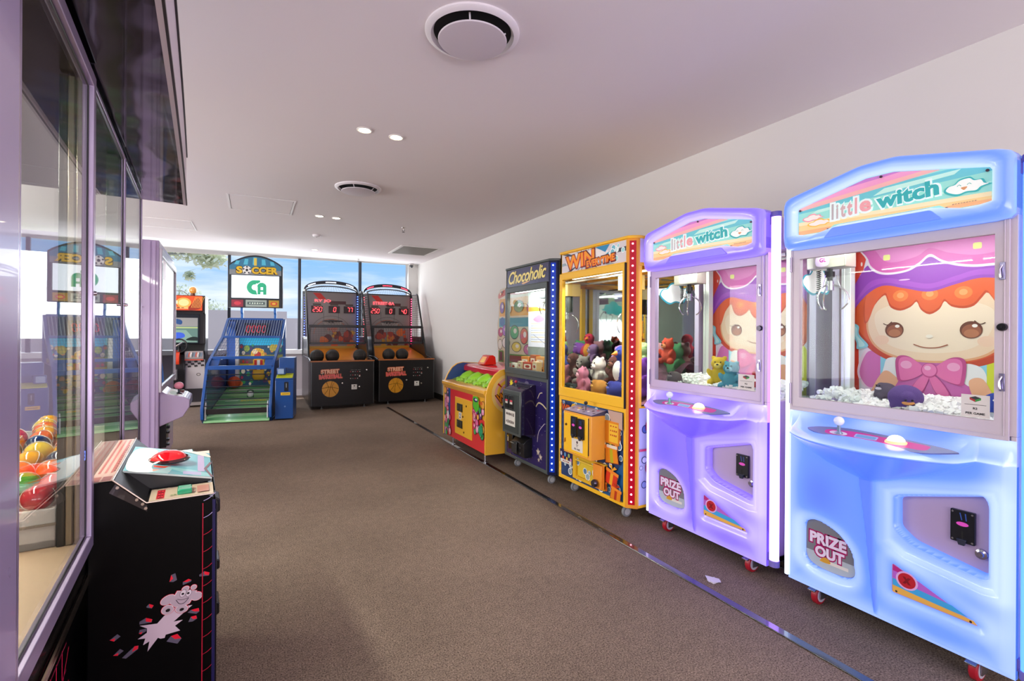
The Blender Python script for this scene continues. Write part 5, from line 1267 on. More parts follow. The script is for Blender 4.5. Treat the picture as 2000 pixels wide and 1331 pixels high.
    for k in range(26):
        px = gr.uniform(.30, Wd - .08); pz = gr.uniform(.93, 1.30) - abs(px - .6) * .15; r = gr.uniform(.03, .08)
        a.blob([(px + r * math.cos(j) * gr.uniform(.6, 1.3), pz + r * math.sin(j) * gr.uniform(.6, 1.3)) for j in (0, 1.05, 2.1, 3.14, 4.2, 5.2)], ['#a8341c', '#c8501c', '#7a2418', '#d8702a', '#5a1f1c', '#c8962a'][k % 6])
    a.rect(.05, .905, Wd - .05, .96, '#c8a02a')
    a.obj('board_print', bd)
    a = Art((0, D - .072, 0), r=.4, step=.00025)
    for (s, dx) in zip(dg, (.17, .47, .74)):
        a.rect(dx - .03, 1.575, dx + .17, 1.705, '#2a1214'); a.rect(dx + .0, 1.715, dx + .14, 1.745, '#4a3a30')
        n_ = len(s); digits(a, s, dx + .055 - .028 * (n_ - 1), 1.60, .040, .082, '#ff4a50', 2.6)
    a.text(msg, .20, 1.765, .62 if len(msg) > 6 else .48, 1.822, '#ff5058', e=2.4, off=.02)
    a.obj('score_display', bd)
    # rim and net
    rim = B().tube([(cx + .17 * math.cos(k * .3927), D - .27 + .17 * math.sin(k * .3927), 1.42) for k in range(16)], .010, 8, close=True).box(cx - .05, cx + .05, D - .10, D - .07, 1.39, 1.45).obj('hoop', M('#3a3638', .3, .4), t)
    b = B()
    for k in range(16):
        a0, a1 = k * .3927, (k + 1) * .3927
        for sg in (1, -1):
            A0 = a0 if sg == 1 else a1; A1 = a1 if sg == 1 else a0
            b.tube([(cx + .165 * math.cos(A0), D - .27 + .165 * math.sin(A0), 1.41), (cx + .12 * math.cos(A1), D - .27 + .12 * math.sin(A1), 1.32), (cx + .10 * math.cos(A0), D - .27 + .10 * math.sin(A0), 1.23)], .003, 4)
    b.obj('hoop_net', M('#a8a4a0', .7), rim)
    # arch over the top
    def arch(z0, hgt, yy): return [(cx + (Wd / 2 - .01) * -math.cos(math.pi * k / 30), yy, z0 + hgt * math.sin(math.pi * k / 30) ** .8) for k in range(31)]
    b = B(); q0 = arch(1.975, .20, 0); q1 = arch(1.955, .155, 0)
    for yy0, yy1 in ((D - .10, D - .04),):
        n = 31; v = []
        for yy in (yy0, yy1): v += [(p[0], yy, p[2]) for p in q0] + [(p[0] * .97 + cx * .03, yy, p[2]) for p in q1]
        f = []
        for k in range(n - 1): f += [(k, n + k, n + k + 1, k + 1), (2 * n + k, 2 * n + k + 1, 3 * n + k + 1, 3 * n + k), (k, k + 1, 2 * n + k + 1, 2 * n + k), (n + k, 3 * n + k, 3 * n + k + 1, n + k + 1)]
        b.add(v, f)
    ar = b.obj('arch', M('#1d2230', .3), t)
    B().tube([(p[0], D - .13, p[2] - .055) for p in arch(1.97, .15, 0)], .010, 8).obj('inner_arch', BLK, ar)
    a = Art((0, D - .1005, 0), r=.3, step=.00015)
    for g0 in ((5, 9), (13, 17), (21, 25)):
        for k in range(g0[0] * 2, g0[1] * 2):
            an = math.pi * k / 60; px = cx - (Wd / 2 - .03) * math.cos(an); pz = 1.962 + .18 * math.sin(an) ** .8
            a.ell(px, pz, .009, .011, ledcol[2], e=4.0, n=8, up=(k % 9 == 0))
    a.obj('arch_lights', ar)
    net(B(), (.03, D - .055, 1.975), (Wd - .03, D - .055, 1.975), (.22, D - .055, 2.11), (Wd - .22, D - .055, 2.11), 18, 4, .0015).obj('top_net', M('#5a5a60', .5), ar)
    for xx in (.17, Wd - .15):
        for yy in (.05, D - .1):
            B().cyl((xx, yy, 0), (xx, yy, .012), .024, 12).cyl((xx, yy, .01), (xx, yy, .06), .009, 8).obj('foot', M('#8d9092', .3, .8), t)
    return t
HM1 = hoops(.80, 8.24, 0, .975, 'left basketball shooting machine with a white-lit arch and 77 on its display', 7, ('#3a5aff', '#2a5cff', '#d8e4ff'), 'RY JO', ('250', '0', '77'), 0)
HM2 = hoops(1.875, 8.36, 0, .975, 'right basketball shooting machine beside the wall, red-lit arch and 40 on its display', 7, ('#ff2038', '#ff1a60', '#ff3a50'), 'STREET-BA', ('250', '0', '40'), 0)
def ball(name, label, loc, r, c, line='#0c0b0b', rough=.6, group=None, cat='basketball'):
    t = thing(name, label, cat, loc, RNG.uniform(0, 3), group)
    B().sph((0, 0, 0), r, 32).obj('ball_skin', M(c, rough, bump=.3, bs=400), t)
    b = B(); q = r * 1.002
    b.tube([(q * math.cos(k * .19635), q * math.sin(k * .19635), 0) for k in range(32)], r * .022, 5, close=True).tube([(0, q * math.cos(k * .19635), q * math.sin(k * .19635)) for k in range(32)], r * .022, 5, close=True)
    for s in (-1, 1): b.tube([(s * (.55 * r + .25 * r * math.cos(k * .3927) ** 2) , q * .8 * math.cos(k * .3927) * .98, q * .8 * math.sin(k * .3927) * .98) for k in range(16)], r * .018, 5, close=True)
    b.obj('seams', M(line, .6), t); return t
for k, (x, y, lb) in enumerate(((.915, 8.47, 'black basketball at the left of the ramp of the left basketball machine'), (1.15, 8.47, 'black basketball second from the left in the left basketball machine'), (1.585, 8.47, 'black basketball at the right of the left basketball machine'),
                  (2.10, 8.60, 'left of the two black basketballs in the right basketball machine'), (2.335, 8.60, 'right of the two black basketballs in the right basketball machine'))):
    ball('basketball', lb, (x, y, .745 + .088), .108, '#17130f', '#3a2c22', group='black basketballs on the ramps')

# ================================================================== soccer game
BL = M('#0f4a92', .3, coat=.3); BLD = M('#0c3a78', .35)
C_ = thing('soccer_game', 'blue caged soccer penalty game with a lit sign on top', 'soccer game', (-.60, 7.65, 0), math.radians(-10))
SW = .85
PF = [(.06, .0), (-.03, .06), (-.045, .20), (.17, .72), (.22, .78), (.38, .865), (1.0, 1.145), (1.35, 1.43)]
for i, x in enumerate((.018, SW - .018)):
    P3 = [(x, p[0], p[1]) for p in PF]
    sf = B().prism([(p[0], p[1]) for p in PF] + [(p[0] + .045, p[1] - .03) for p in PF[::-1][:-2]] + [(.02, .20), (.04, .08), (.10, .0)], x - .018, x + .018, 'x').box(x - .018, x + .018, 1.35, 1.40, .0, 1.43).box(x - .018, x + .018, .05, 1.40, .0, .03).obj('side_frame', BL, C_, .004)
    b = B()
    for z in np.arange(.12, .80, .075):
        y0 = -.03 + max(0, (z - .2)) * .38; b.cyl((x, y0 + .04, z), (x, 1.36, z), .0025, 5)
    for k in range(9):
        y = .35 + k * .115; zt = .84 + (y - .38) * .45; b.cyl((x, y, .80), (x, y, max(.81, zt)), .0022, 5)
    for z in np.arange(.88, 1.38, .06): b.cyl((x, .42 + max(0, z - .87) * 2.05, z), (x, 1.36, z), .0022, 5)
    b.obj('side_wires', M('#1a2f6a', .4), sf)
    B().prism([(.10, .03), (.22, .70), (.38, .80), (1.36, .80), (1.36, .03)], x - .003, x + .003, 'x').obj('side_panel', M('#4a5a8a', .15, coat=.5) if i == 0 else BLD, sf)
b = B().box(.03, SW - .03, .36, .41, .835, .875).box(.03, SW - .03, .17, .24, .70, .755).box(.03, SW - .03, .97, 1.02, 1.125, 1.16).box(.03, SW - .03, 1.33, 1.38, 1.405, 1.44).prism([(.18, .70), (.38, .85), (.40, .85), (.21, .70)], .02, .14, 'x').prism([(.18, .70), (.38, .85), (.40, .85), (.21, .70)], SW - .14, SW - .02, 'x')
b.obj('crossbars', BL, C_, .004)
b = B()
for k in range(6):
    z = .235 + k * .080; y = -.03 + (z - .2) * .38; b.cyl((.03, y, z), (SW - .03, y, z), .007, 6)
b.obj('front_wires', M('#141824', .35), C_)
b = B()
for k in range(22):
    x = .05 + k * (SW - .10) / 21; b.cyl((x, 1.0, 1.155), (x, 1.35, 1.425), .0045, 5)
b.obj('roof_bars', M('#9fb4cc', .25, .4), C_)
net(B(), (.03, .40, .87), (SW - .03, .40, .87), (.03, .99, 1.13), (SW - .03, .99, 1.13), 24, 7, .0018).obj('front_mesh', M('#2a3a66', .4), C_)
gm = M('#98d094', .22, coat=.4)
fl = B().prism([(-.02, .012), (-.02, .03), (.06, .05), (1.35, .36), (1.35, .33)], .03, SW - .03, 'x').obj('green_pitch', gm, C_)
a = Art((.03, -.02, .031), (1, 0, 0), (0, 1.37, .335), r=.25, step=.00025)
for k in range(7): a.rect(0, .04 + k * .2, SW - .06, .14 + k * .2, '#6cb070', up=(k == 0))
a.rect(.05, .42, .62, .445, '#e2ecdc'); a.rect(.62, .40, .74, .425, '#e2ecdc'); a.rect(.05, 1.18, SW - .08, 1.21, '#dce8dc')
a.text('SOCCER', .30, .70, .66, .75, '#d8c83a', off=.04); a.line([(.10, .72), (.27, .73)], .012, '#e2ecdc')
a.obj('pitch_lines', fl)
B().prism([(.0, .12), (.0, .19), (.02, .19), (.02, .12)], .03, SW - .03, 'x').obj('kick_bar', M('#16100e', .4), C_, .003)
for x in (.045, SW - .06): B().prism([(-.02, .05), (-.02, .22), (.01, .28), (.04, .28), (.04, .05)], x, x + .012, 'x').obj('white_guard', M('#d8dade', .4), C_, .003)
# back wall with the printed crowd
bw = B().box(.03, SW - .03, 1.37, 1.39, .33, 1.41).obj('back_wall', BLD, C_)
a = Art((0, 1.3695, 0), r=.35, step=.00025, e=.12); a.clip = (.14, .34, SW - .04, 1.12)
a.rect(.14, .34, SW - .04, 1.12, '#27506e'); a.rect(.14, 1.0, SW - .04, 1.12, '#2aa0c8', e=.5); a.rect(.14, .62, SW - .04, .82, '#6a5a58')
gr = random.Random(11)
for k in range(70):
    px, pz, r = gr.uniform(.18, SW - .08), gr.uniform(.38, 1.0), gr.uniform(.014, .030)
    a.ell(px, pz, r, r * 1.3, ['#c8382c', '#e0b83a', '#3a7ac0', '#d88a4a', '#e8e0c8', '#5a3a6a', '#3aa05a', '#a83a5a'][k % 8], up=(k % 6 == 0), n=10)
for pz in (.66, .80): a.rect(.15, pz, SW - .04, pz + .05, '#c8b03a' if pz < .7 else '#8a8a3a')
a.ell(.44, .86, .10, .10, '#e8b83a'); a.ell(.44, .85, .05, .05, '#c8341c'); a.ell(.40, .90, .04, .04, '#f4e0b0'); a.ell(.66, .96, .05, .06, '#c8b84a'); a.ell(.28, .95, .04, .05, '#9ab84a')
a.obj('crowd_print', bw)
B().box(.04, .13, 1.30, 1.37, .34, 1.38).obj('blue_side_board', M('#2a5ab0', .4), bw)
b = B().box(.135, .185, 1.28, 1.36, .34, 1.12); b.obj('ticket_column', M('#d8dadc', .4), bw, .003)
# keeper figure
kp = B().box(.40, .56, 1.20, 1.23, .55, .78).sph((.48, 1.215, .52), .085, 18, (1.1, .3, .9)).obj('keeper_figure', M('#e0b02a', .4), C_, .004)
a = Art((0, 1.1985, 0), r=.4, step=.00025); a.rect(.42, .62, .455, .775, '#c8242c'); a.rect(.505, .62, .54, .775, '#c8242c'); a.rect(.46, .62, .50, .775, '#e8e8e8'); a.obj('shirt_print', kp)
B().sph((.37, 1.21, .66), .05, 12, (1, .5, 1)).sph((.60, 1.21, .70), .05, 12, (1, .5, 1)).obj('gloves', M('#e8a83a', .4), kp)
b = B().tube([(.44 + .04 * math.cos(k * .7854), .80, .335 + .012 * math.sin(k * .7854)) for k in range(8)], .006, 6, close=True).cyl((.40, .80, .335), (.40, .80, .24), .005, 6).cyl((.48, .80, .335), (.48, .80, .24), .005, 6)
b.obj('ball_tee', M('#2a2c30', .3, .4), C_)
# red score sign on the roof wires
sb = B().box(.26, .60, 1.30, 1.33, 1.18, 1.36).obj('score_board', M('#141a34', .3), C_, .003)
a = Art((0, 1.299, 0), r=.4, step=.00025)
for k in range(4): digits(a, '8' if False else '0', .285 + k * .075, 1.215, .045, .10, '#b81c2c', .7)
a.obj('score_digits', sb)
B().box(.03, SW - .03, 1.34, 1.37, 1.13, 1.42).obj('upper_back', M('#17356e', .4), C_)
# sign
for x in (.20, .68): B().prism([(1.33, 1.42), (1.33, 1.50), (1.30, 1.53), (1.30, 1.66), (1.35, 1.66), (1.37, 1.50), (1.37, 1.42)], x, x + .035, 'x').obj('sign_bracket', M('#2a6ab8', .3), C_, .003)
so = [(.035, 1.60), (.035, 2.27)] + [(.035 + .78 * k / 20, 2.27 + .165 * math.sin(math.pi * k / 20) ** .85) for k in range(1, 20)] + [(.815, 2.27), (.815, 1.60)]
sg = B().prism(so, 1.24, 1.32).obj('sign_housing', M('#1a2228', .4), C_, .006)
a = Art((0, 1.2395, 0), r=.3, step=.00025)
inner = [(.055 + (p[0] - .035) * .95, 2.15 + (p[1] - 2.15) * .90) for p in so if p[1] > 2.2]
a.poly([(.055, 2.15)] + inner + [(.796, 2.15)], '#2f6a88', e=.25)
for k in range(5): a.poly([(.12 + k * .13, 2.28), (.18 + k * .13, 2.28), (.20 + k * .12, 2.40 - abs(k - 2) * .03), (.15 + k * .12, 2.40 - abs(k - 2) * .03)], '#4aa0b8', e=.3)
a.rect(.40, 2.27, .44, 2.39, '#c8b048', e=.2)
a.rect(.055, 2.12, .796, 2.20, '#80868a')
a.text('S', .14, 2.13, .245, 2.26, '#3a2c14', off=.12); a.text('S', .148, 2.138, .237, 2.252, '#d8b02a', off=.05, e=.08)
a.text('CCER', .36, 2.13, .755, 2.26, '#3a2c14', off=.12); a.text('CCER', .366, 2.138, .748, 2.252, '#d8b02a', off=.05, e=.08)
a.ell(.30, 2.195, .062, .066, '#e4e4e0'); a.poly(ell(.30, 2.195, .022, .024, 5, .3), '#22242a')
for k in range(5): a.poly(ell(.30 + .048 * math.cos(k * 1.2566 + .3), 2.195 + .050 * math.sin(k * 1.2566 + .3), .014, .015, 5, k), '#22242a', up=(k == 0))
a.obj('sign_print', sg)
sc = B().box(.085, .765, 1.234, 1.24, 1.755, 2.11).obj('screen', M('#e2eef8', .3, e=.84), sg, .002)
a = Art((0, 1.2335, 0), r=.3, step=.00025, e=.5)
gn = '#2a9a72'
def arcpts(cx, cz, r0, r1, a0, a1, n=20): return [(cx + r0 * math.cos(math.radians(a0 + (a1 - a0) * k / n)), cz + r0 * math.sin(math.radians(a0 + (a1 - a0) * k / n))) for k in range(n + 1)] + [(cx + r1 * math.cos(math.radians(a1 - (a1 - a0) * k / n)), cz + r1 * math.sin(math.radians(a1 - (a1 - a0) * k / n))) for k in range(n + 1)]
a.poly(arcpts(.415, 1.925, .115, .045, 75, 285), gn)
a.rect(.43, 1.985, .49, 2.038, gn); a.poly([(.43, 1.81), (.505, 1.81), (.505, 1.86), (.43, 1.865)], gn)
a.poly([(.44, 1.84)] + arcpts(.51, 1.93, .078, .0, 180, 0)[:21] + [(.588, 1.81), (.532, 1.81), (.532, 1.86), (.505, 1.86), (.505, 1.81), (.452, 1.81)], '#e9f6fa')
a.poly([(.455, 1.815), (.455, 1.935)] + arcpts(.515, 1.935, .066, 0, 180, 0)[:21] + [(.581, 1.812), (.535, 1.812), (.535, 1.855), (.495, 1.855), (.495, 1.815)], gn)
a.rect(.497, 1.885, .533, 1.93, '#e9f6fa')
a.obj('screen_logo', sc)
a = Art((0, 1.2385, 0), r=.35, step=.00025, e=.08)
a.rect(.085, 1.615, .25, 1.725, '#8a2438'); a.rect(.285, 1.615, .585, 1.725, '#9aa8a0'); a.rect(.615, 1.615, .765, 1.725, '#b08a2a')
a.ell(.17, 1.67, .05, .03, '#c83a4a'); a.rect(.31, 1.65, .56, 1.695, '#4a5a5a'); a.text('SCORE', .33, 1.655, .54, 1.69, '#c8d8c8', off=.02); a.ell(.69, 1.67, .05, .03, '#c8342c'); a.ell(.69, 1.67, .03, .018, '#e0b03a')
a.obj('lower_sign_print', sg)
# coin cabinet beside the cage
cc = B().box(.885, 1.115, .02, .42, .02, .56).box(.915, 1.115, .16, .42, .56, .86).prism([(.02, .56), (.02, .58), (.16, .63), (.16, .56)], .885, 1.115, 'x').box(.90, 1.01, .06, .16, .63, .72).obj('coin_cabinet', M('#12468a', .3, coat=.3), C_, .005)
B().prism([(.025, .583), (.15, .632), (.15, .640), (.025, .592)], .895, 1.105, 'x').obj('yellow_panel', M('#b8c02a', .3), cc, .002)
a = Art((0, .0195, 0), r=.35, step=.00025); a.rr(1.0, .40, 1.055, .53, .01, '#0c0f16'); a.rect(1.022, .45, 1.03, .51, '#9aa0a8'); a.rect(.955, .345, 1.075, .385, '#e0b82a'); a.rect(.975, .36, 1.06, .368, '#8a6a1a'); a.ell(1.01, .19, .012, .012, '#5a7ab0')
a.obj('coin_print', cc)
B().box(.912, .99, .055, .06, .64, .71).obj('cup_holder', M('#9ab4d4', .2, coat=.5), cc)
CM = Matrix.Translation((-.60, 7.65, 0)) @ Matrix.Rotation(math.radians(-10), 4, 'Z')
ball('basketball', 'orange ball lying on the green pitch inside the soccer cage', CM @ Vector((.135, 1.235, .428)), .092, '#d8562a', '#7a2c14')
o = thing('soccer_ball', 'small white ball resting on the tee of the soccer game', 'ball', CM @ Vector((.44, .80, .285)))
B().sph((0, 0, 0), .045, 20).obj('ball_skin', M('#e6e4e0', .4), o)

# ================================================================== racing cabinet
R_ = thing('racing_machine', 'arcade racing cabinet with an orange marquee and round lamp by the window', 'racing machine', (-1.48, 9.40, 0), 0)
RW = .79
pr = [(.10, .05), (.55, .05), (.62, .9), (.62, 1.80), (.0, 1.80), (.0, 1.52), (.12, 1.50), (.14, 1.02), (.0, .93), (-.02, .90), (.10, .84)]
B().prism(pr, 0, .03, 'x').prism(pr, RW - .03, RW, 'x').box(.03, RW - .03, .16, .60, .05, 1.78).obj('cabinet', M('#1b191b', .35), R_, .004)
mq = B().box(.03, RW - .03, -.01, .16, 1.545, 1.80).obj('marquee', M('#4a1410', .3), R_, .004)
a = Art((0, -.0105, 0), r=.3, step=.00025, e=.55); a.clip = (.04, 1.56, RW - .04, 1.79)
a.rect(.04, 1.56, RW - .04, 1.79, '#d84a1c'); a.ell(.50, 1.68, .10, .08, '#f0a04a'); a.ell(.50, 1.68, .07, .055, '#f6c88a'); a.blob([(.56, 1.57), (.62, 1.68), (.70, 1.76), (.74, 1.62), (.68, 1.57)], '#8a2a14')
a.rect(.08, 1.66, .42, 1.71, '#f8e0b0'); a.text('RACE', .10, 1.665, .40, 1.705, '#b8301c', off=.04); a.text('SUPER', .12, 1.72, .36, 1.77, '#a8281c', off=.05); a.rect(.10, 1.58, .56, 1.61, '#f0a868'); a.text('DRIVER', .16, 1.583, .52, 1.607, '#5a1a10')
for k in range(7): a.line([(.60 + .02 * k, 1.60), (.66 + .02 * k, 1.78)], .004, '#f8c060', up=(k == 0))
a.obj('marquee_print', mq)
scn = B().box(.06, RW - .09, .125, .165, 1.02, 1.50).obj('screen', M('#20282c', .15), R_, .003)
a = Art((0, .1245, 0), r=.2, step=.00025, e=.5); a.clip = (.08, 1.04, RW - .11, 1.44)
a.rect(.08, 1.04, RW - .11, 1.44, '#5a7a70'); a.rect(.08, 1.30, RW - .11, 1.44, '#8a8a88'); a.blob([(.1, 1.32), (.3, 1.36), (.45, 1.33), (.44, 1.41), (.2, 1.43)], '#2a4a7a'); a.rect(.08, 1.27, RW - .11, 1.29, '#a8b87a')
a.poly([(.08, 1.04), (.30, 1.24), (.52, 1.24), (.68, 1.04)], '#7a9a8c'); a.blob([(.30, 1.14), (.38, 1.20), (.48, 1.19), (.50, 1.13), (.40, 1.10)], '#3a5ac0'); a.blob([(.52, 1.08), (.60, 1.13), (.68, 1.12), (.68, 1.07)], '#1c2a24'); a.text('POS 1', .14, 1.39, .22, 1.415, '#e8f0f0')
a.obj('screen_picture', scn)
B().prism([(-.02, .90), (.14, 1.02), (.14, .86), (.10, .84)], .03, RW - .03, 'x').obj('dashboard', M('#242022', .4), R_, .004)
a = Art((0, -.021, 0), r=.35, step=.00025)
lf = B().box(.52, RW - .02, -.04, .10, .76, .905).obj('side_console', M('#8f8a86', .35), R_, .003)
a = Art((0, -.041, 0), r=.35, step=.00025); a.rect(.52, .79, RW - .02, .90, '#a89c98'); a.rect(.52, .755, RW - .02, .772, '#d84a2a')
for k in range(9): a.blob([(.55 + k * .024, .80), (.57 + k * .024, .85), (.56 + k * .024, .89), (.54 + k * .024, .84)], ['#7a8a9a', '#c86a5a', '#e0d8d0', '#5a6a70'][k % 4])
a.obj('console_print', lf)
a = Art((0, .099, 0), r=.35, step=.00025)
side = B().box(.50, RW - .005, .06, .12, .29, .76).obj('checkered_panel', M('#c9c2c0', .35), R_, .003)
a = Art((0, .059, 0), r=.35, step=.00025)
for i in range(3):
    for k in range(6):
        if (i + k) % 2: a.poly([(.51 + k * .045, .70 - i * .035 + .004 * k), (.555 + k * .045, .705 - i * .035 + .004 * k), (.548 + k * .045, .735 - i * .035 + .004 * k), (.503 + k * .045, .73 - i * .035 + .004 * k)], '#26221f', up=(i == 0 and k == 1))
a.ell(.70, .52, .030, .024, '#5a5450'); a.ell(.70, .52, .020, .015, '#c8bfb8')
a.obj('checker_print', side)
B().box(.50, .52, .02, .10, .29, 1.0).obj('console_pillar', M('#2a2a2c', .3, .3), R_, .003)
B().box(.02, RW - .02, .02, .55, .05, .29).obj('plinth', M('#2a2629', .4), R_, .004)
B().box(.50, RW + .01, -.04, .02, .03, .08).obj('floor_rail', M('#b8b0ac', .3, .6), R_, .003)
st = B().tube([(.44 + .11 * math.cos(k * .3927), -.04 + .03 * math.sin(k * .3927), .99 + .105 * math.sin(k * .3927)) for k in range(16)], .014, 8, close=True).cyl((.44, -.03, .99), (.44, .08, .93), .02, 12).tube([(.34, -.04, .99), (.54, -.04, .99)], .012, 8).tube([(.44, -.04, .99), (.44, -.06, .89)], .012, 8).obj('steering_wheel', M('#19181a', .35), R_)
B().tube([(.30, -.05, .90), (.36, -.09, .95), (.46, -.10, 1.02), (.50, -.09, 1.05)], .012, 8).obj('handlebar', M('#c9c4c0', .2, .8), R_)
B().prism(spline([(-.12, .70), (-.13, .84), (-.02, .92), (.08, .88), (.10, .72)], 4), .28, .46, 'x').obj('red_cowl', M('#d8401c', .25, coat=.5), R_, .006)
B().prism([(-.12, .45), (-.12, .62), (.05, .62), (.05, .45)], .26, .42, 'x').obj('white_fairing', M('#c9c4c0', .3), R_, .01)
B().lathe([(.001, -.04), (.13, -.04), (.16, -.02), (.16, .02), (.13, .04), (.001, .04)], (.33, -.10, .36), 28, axis='x').obj('front_wheel', M('#b8764a', .3, .3), R_)
lp = B().cyl((.62, .03, 1.80), (.62, .03, 1.835), .035, 18).obj('lamp_base', M('#6a3a1c', .4), R_)
B().sph((.62, .03, 1.885), .058, 24).obj('round_lamp', M('#d89040', .15, e=.35, coat=1), lp)
b = B().tube(spline([(.30, .02, 1.80), (.36, .02, 1.86), (.48, .02, 1.865), (.56, .02, 1.80)], 5, False), .006, 6); b.obj('roof_handle', M('#8a8684', .3, .6), R_)

# ================================================================== tree and shrubs outside
def tree(name, label, base, branches, leaves, lr, col, seed):
    t = thing(name, label, 'tree', base)
    g = random.Random(seed); b = B()
    for pts, r0, r1 in branches:
        P = spline(pts, 4, False); n = len(P); b.tube(P, [r0 + (r1 - r0) * k / (n - 1) for k in range(n)], 7)
    b.obj('trunk', M('#8f8f88', .9), t)
    b = B()
    for (c, rad, n) in leaves:
        for _ in range(n):
            d = Vector((g.gauss(0, 1), g.gauss(0, 1), g.gauss(0, 1))).normalized() * g.random() ** .5
            p = Vector(c) + Vector((d.x * rad[0], d.y * rad[1], d.z * rad[2])); R = Matrix.Rotation(g.uniform(0, 6.28), 3, 'Z') @ Matrix.Rotation(g.uniform(-.9, .9), 3, 'X')
            l = g.uniform(.7, 1.2) * lr
            q = [(-.28 * l, 0, 0), (0, -.5 * l, .02), (.28 * l, 0, 0), (0, .6 * l, -.03)]
            b.add([tuple(p + R @ Vector(v)) for v in q], [(0, 1, 2, 3)])
    lm = bpy.data.materials.new('leaf'); lm.use_nodes = True; q = lm.node_tree; q.nodes.clear()
    o_ = nn(q, 'ShaderNodeOutputMaterial'); mi_ = nn(q, 'ShaderNodeMixShader'); mi_.inputs[0].default_value = .5
    d_ = nn(q, 'ShaderNodeBsdfDiffuse'); d_.inputs[0].default_value = lin(col); tl = nn(q, 'ShaderNodeBsdfTranslucent'); tl.inputs[0].default_value = lin(col)
    q.links.new(d_.outputs[0], mi_.inputs[1]); q.links.new(tl.outputs[0], mi_.inputs[2]); q.links.new(mi_.outputs[0], o_.inputs[0])
    b.obj('foliage', lm, t, kind='stuff'); return t
# trees stand beyond the low wall outside
tree('tree', 'pale branching tree with sparse leaves outside the left window', (-3.9, 15.5, -.1),
     [([(0, 0, 0), (.1, 0, 1.6), (.2, 0, 2.8)], .12, .09), ([(.2, 0, 2.8), (.5, -.1, 3.2), (1.1, -.2, 3.5), (1.9, -.3, 3.75)], .07, .03), ([(.2, 0, 2.8), (.1, .1, 3.4), (.4, 0, 4.0), (1.0, 0, 4.3)], .07, .03),
      ([(1.1, -.2, 3.5), (1.5, 0, 3.9), (2.1, 0, 4.1)], .04, .02), ([(.2, 0, 2.5), (1.0, -.3, 2.9), (1.9, -.4, 3.25), (2.4, -.4, 3.3)], .055, .02), ([(.5, -.1, 3.2), (.9, .2, 3.7), (1.3, .2, 4.2)], .04, .02)],
     [((2.3, -.2, 3.45), (.75, .4, .30), 480), ((2.9, -.3, 3.25), (.45, .3, .28), 320), ((1.3, 0, 4.1), (.6, .4, .2), 300), ((2.4, 0, 3.9), (.6, .3, .22), 350), ((2.45, -.4, 2.75), (.12, .1, .16), 50)], .19, '#f0f2dc', 5)
tree('tree', 'bushy grey green tree behind the wall outside the left window', (-2.4, 21.5, -.1),
     [([(0, 0, 0), (.05, 0, 1.2), (0, 0, 2.0)], .1, .07), ([(0, 0, 1.6), (.5, 0, 2.2), (1.0, 0, 2.5)], .05, .02)],
     [((0, 0, 2.2), (1.0, .7, .85), 1800), ((.9, 0, 2.0), (.7, .6, .55), 800), ((-.9, .2, 2.4), (.8, .6, .9), 1200)], .12, '#d6dcc6', 8)

# ================================================================== purple-grey claw cabinet on the left
LC = thing('claw_machine', 'tall lilac claw cabinet seen from its side at the left of the room', 'claw machine', (-.66, 4.75, 0), math.radians(92.8))
LM = M('#b8a5cb', .35, coat=.2); LM2 = M('#c3b4cc', .3)
LW_, LH, LD = 1.42, 1.95, .80
b = B().box(0, .03, .0, LD, .06, LH).box(LW_ - .03, LW_, .0, LD, .06, LH).box(.03, LW_ - .03, .0, LD, .06, .74).box(.03, LW_ - .03, .0, LD, LH - .10, LH).box(.03, LW_ - .03, LD - .03, LD, .74, LH - .1)
b.obj('cabinet', LM, LC, .006)
b = B()
for y0, y1, d in ((.02, .045, .012), (.055, .11, .008), (.12, .17, .022), (.19, .21, .008), (.23, .42, .015)): b.box(-d, .0, y0, y1, .06, LH - .01)
b.obj('side_ribs', LM, LC, .005)
b = B().cyl((-.016, .10, 1.42), (-.009, .10, 1.42), .006, 10); b.obj('side_screw', M('#6a5a72', .3, .6), LC)
f = B().frame(.0, LW_, .74, LH - .06, (.03, .03, .05, .06), -.02, .0).obj('door_frame', M('#c9c2cf', .3, .2), LC, .005)
B().box(.03, LW_ - .03, -.008, -.004, .79, LH - .12).obj('glass_pane', glass('#dcefe8', .06, 4.0), f)
B().box(.032, .045, -.004, .03, .80, LH - .13).obj('light_strip', M('#fffef6', .3, e=1.6), LC)
B().box(.04, LW_ - .04, .50, .51, .74, LH - .1).obj('back_panel', M('#b8ccc6', .3), LC)
B().box(.03, LW_ - .03, .02, .5, .74, .78).obj('prize_floor', M('#e0e0dc', .5), LC)
a = Art((0, -.0205, 0), r=.3, step=.00025); a.rect(.05, LH - .30, .30, LH - .14, '#c86a7a'); a.rect(.32, LH - .34, .36, LH - .14, '#e0a83a'); a.rect(.38, LH - .34, .42, LH - .16, '#6a8a5a')
a.obj('corner_decals', LC)
sh = B().prism([(0, .46), (0, .755), (-.05, .72), (-.17, .69), (-.205, .665), (-.205, .61), (-.16, .53)], .06, .52, 'x').obj('control_shelf', M('#b3a1c2', .3, coat=.3), LC, .006)
a = Art((.06, -.05, .7205), (1, 0, 0), (0, .12, .03), r=.3, step=.00025)
a.rect(.02, -.12, .44, .0, '#ece8ec'); a.blob([(.05, -.03), (.16, -.01), (.30, -.02), (.25, -.06), (.10, -.07)], '#5a7a5a'); a.blob([(.10, -.08), (.2, -.10), (.32, -.09), (.26, -.06)], '#e8a0b8'); a.line([(.03, -.115), (.43, -.115)], .006, '#3a3a44')
a.obj('shelf_print', sh)
j = B().cyl((.24, -.12, .695), (.24, -.12, .745), .008, 10).lathe([(.03, 0), (.018, .008), (.008, .012)], (.24, -.12, .702), 16).obj('joystick', M('#3a4450', .3, .5), sh)
